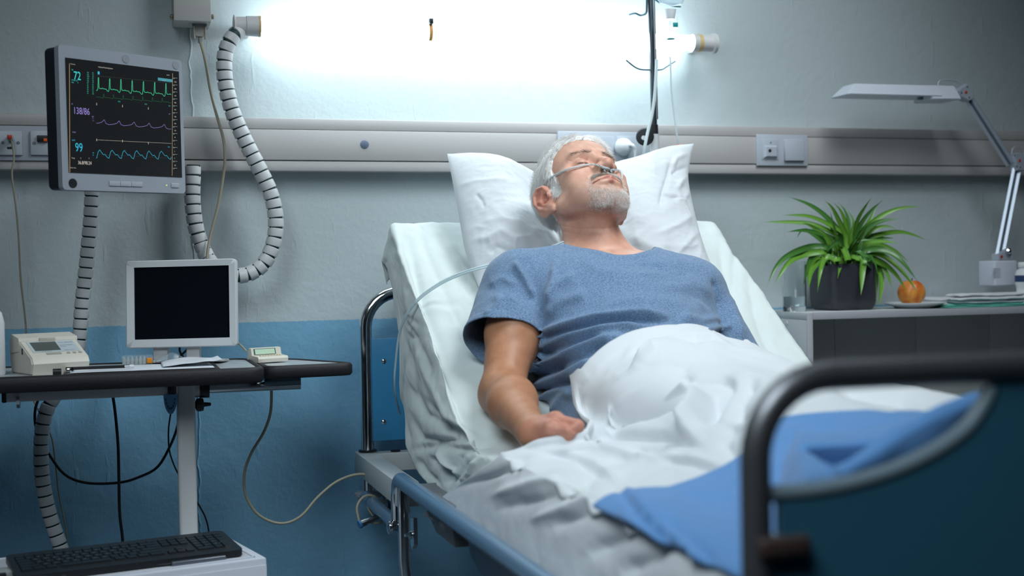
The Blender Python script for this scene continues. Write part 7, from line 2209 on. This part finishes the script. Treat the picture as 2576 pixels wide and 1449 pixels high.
bm = BM(); add_tube(bm, resample(spline([ony(x, y, yy) for x, y, yy in ((1652, 150, 3.0), (1648, 230, 3.0), (1640, 290, 3.0), (1630, 330, 3.0), (1622, 370, 3.0), (1615, 420, 3.02), (1612, 520, 3.05))], 8), .01), .0040, 10); setp(obj('air_tube', bm, TUBEM), 'soft pale tube hanging in front of the drip pole', 'tube')

# ------------------------------------------------------------------ nasal cannula
def onskin(px, py, off):
    p = march(px, py, body_sdf, 2.4, 3.0); e = 1e-3; b0 = body_sdf(p[None].astype(np.float32))[0]
    g = np.array([float(body_sdf((p + np.eye(3)[k] * e)[None].astype(np.float32))[0] - b0) for k in range(3)]); g /= np.linalg.norm(g) + 1e-9
    return p + g * off


cn = thing('nasal_cannula', 'thin clear oxygen tube from the man\'s ear to his nostrils', 'tube', h2w((0, -105, -30)))
R_ = .0021
CT_ = mat('pale_blue_clear_tube', (.78, .90, .93), .10, trans=.55, ior=1.25)
L1 = [onskin(x, y, R_ * (1.4 + e_)) for x, y, e_ in ((1368, 474, 1.5), (1374, 462, 1.8), (1386, 451, 1.4), (1404, 440, .8), (1430, 429, .6), (1458, 422, .6), (1484, 418, .8), (1506, 417, .8))]
L1 = [h2w((-70, 22, 22)), h2w((-77, 4, 28))] + L1[1:]
bm = BM(); add_tube(bm, resample(spline(L1, 8), .003), R_, 12); obj('tubing', bm, CT_, cn, world=True)
pm_ = [onskin(x, y, R_ * 1.1) for x, y in ((1509, 418), (1518, 420), (1527, 423), (1536, 425), (1545, 427))]
bm = BM(); add_tube(bm, resample(spline(pm_, 6), .003), .0027, 12); bd = obj('prong_bar', bm, CT_, cn, world=True)
for s_ in (-1, 1):
    b0 = h2w((s_ * 7, -98, -37)); b1 = h2w((s_ * 7.5, -97, -31))
    bm = BM(); add_tube(bm, [b0, b1], .0018, 10); obj('prong', bm, CT_, bd, world=True)
L2 = [onskin(x, y, R_ * 1.4) for x, y in ((1545, 427), (1554, 431), (1562, 437))] + [h2w((44, -74, -30)), h2w((62, -52, -14)), h2w((76, -10, 14)), h2w((78, 8, 26))]
bm = BM(); add_tube(bm, resample(spline(L2, 8), .003), R_, 12); obj('tubing', bm, CT_, cn, world=True)
# supply tube over the shoulder and down the side of the mattress
SUP = [(at(1418, 608, 2.70)), (at(1390, 619, 2.70)), (at(1350, 632, 2.76)), (at(1300, 645, 2.80)), (at(1252, 661, 2.78)), (at(1215, 669, 2.74)), (at(1160, 686, 2.74)), (at(1105, 712, 2.76)), (at(1055, 748, 2.78)), (at(1022, 790, 2.80))] + [onx(1004, 840, .588), onx(996, 900, .584), onx(992, 960, .584), onx(996, 1000, .60), onx(1006, 1040, .625)]
for k_, dz_ in enumerate((0., -.0042)):
    bm = BM(); add_tube(bm, resample(spline([p + np.array([0, 0, dz_]) for p in SUP], 8), .008), .0022, 10); obj('supply_tube', bm, CT_, cn, world=True)
a, c = at(1246, 663, 2.775), at(1252, 661, 2.775)
bm = BM(); add_tube(bm, [a + (0, 0, -.002), c + (0, 0, -.002)], .0058, 14); obj('tube_clip', bm, CT_, cn, world=True)
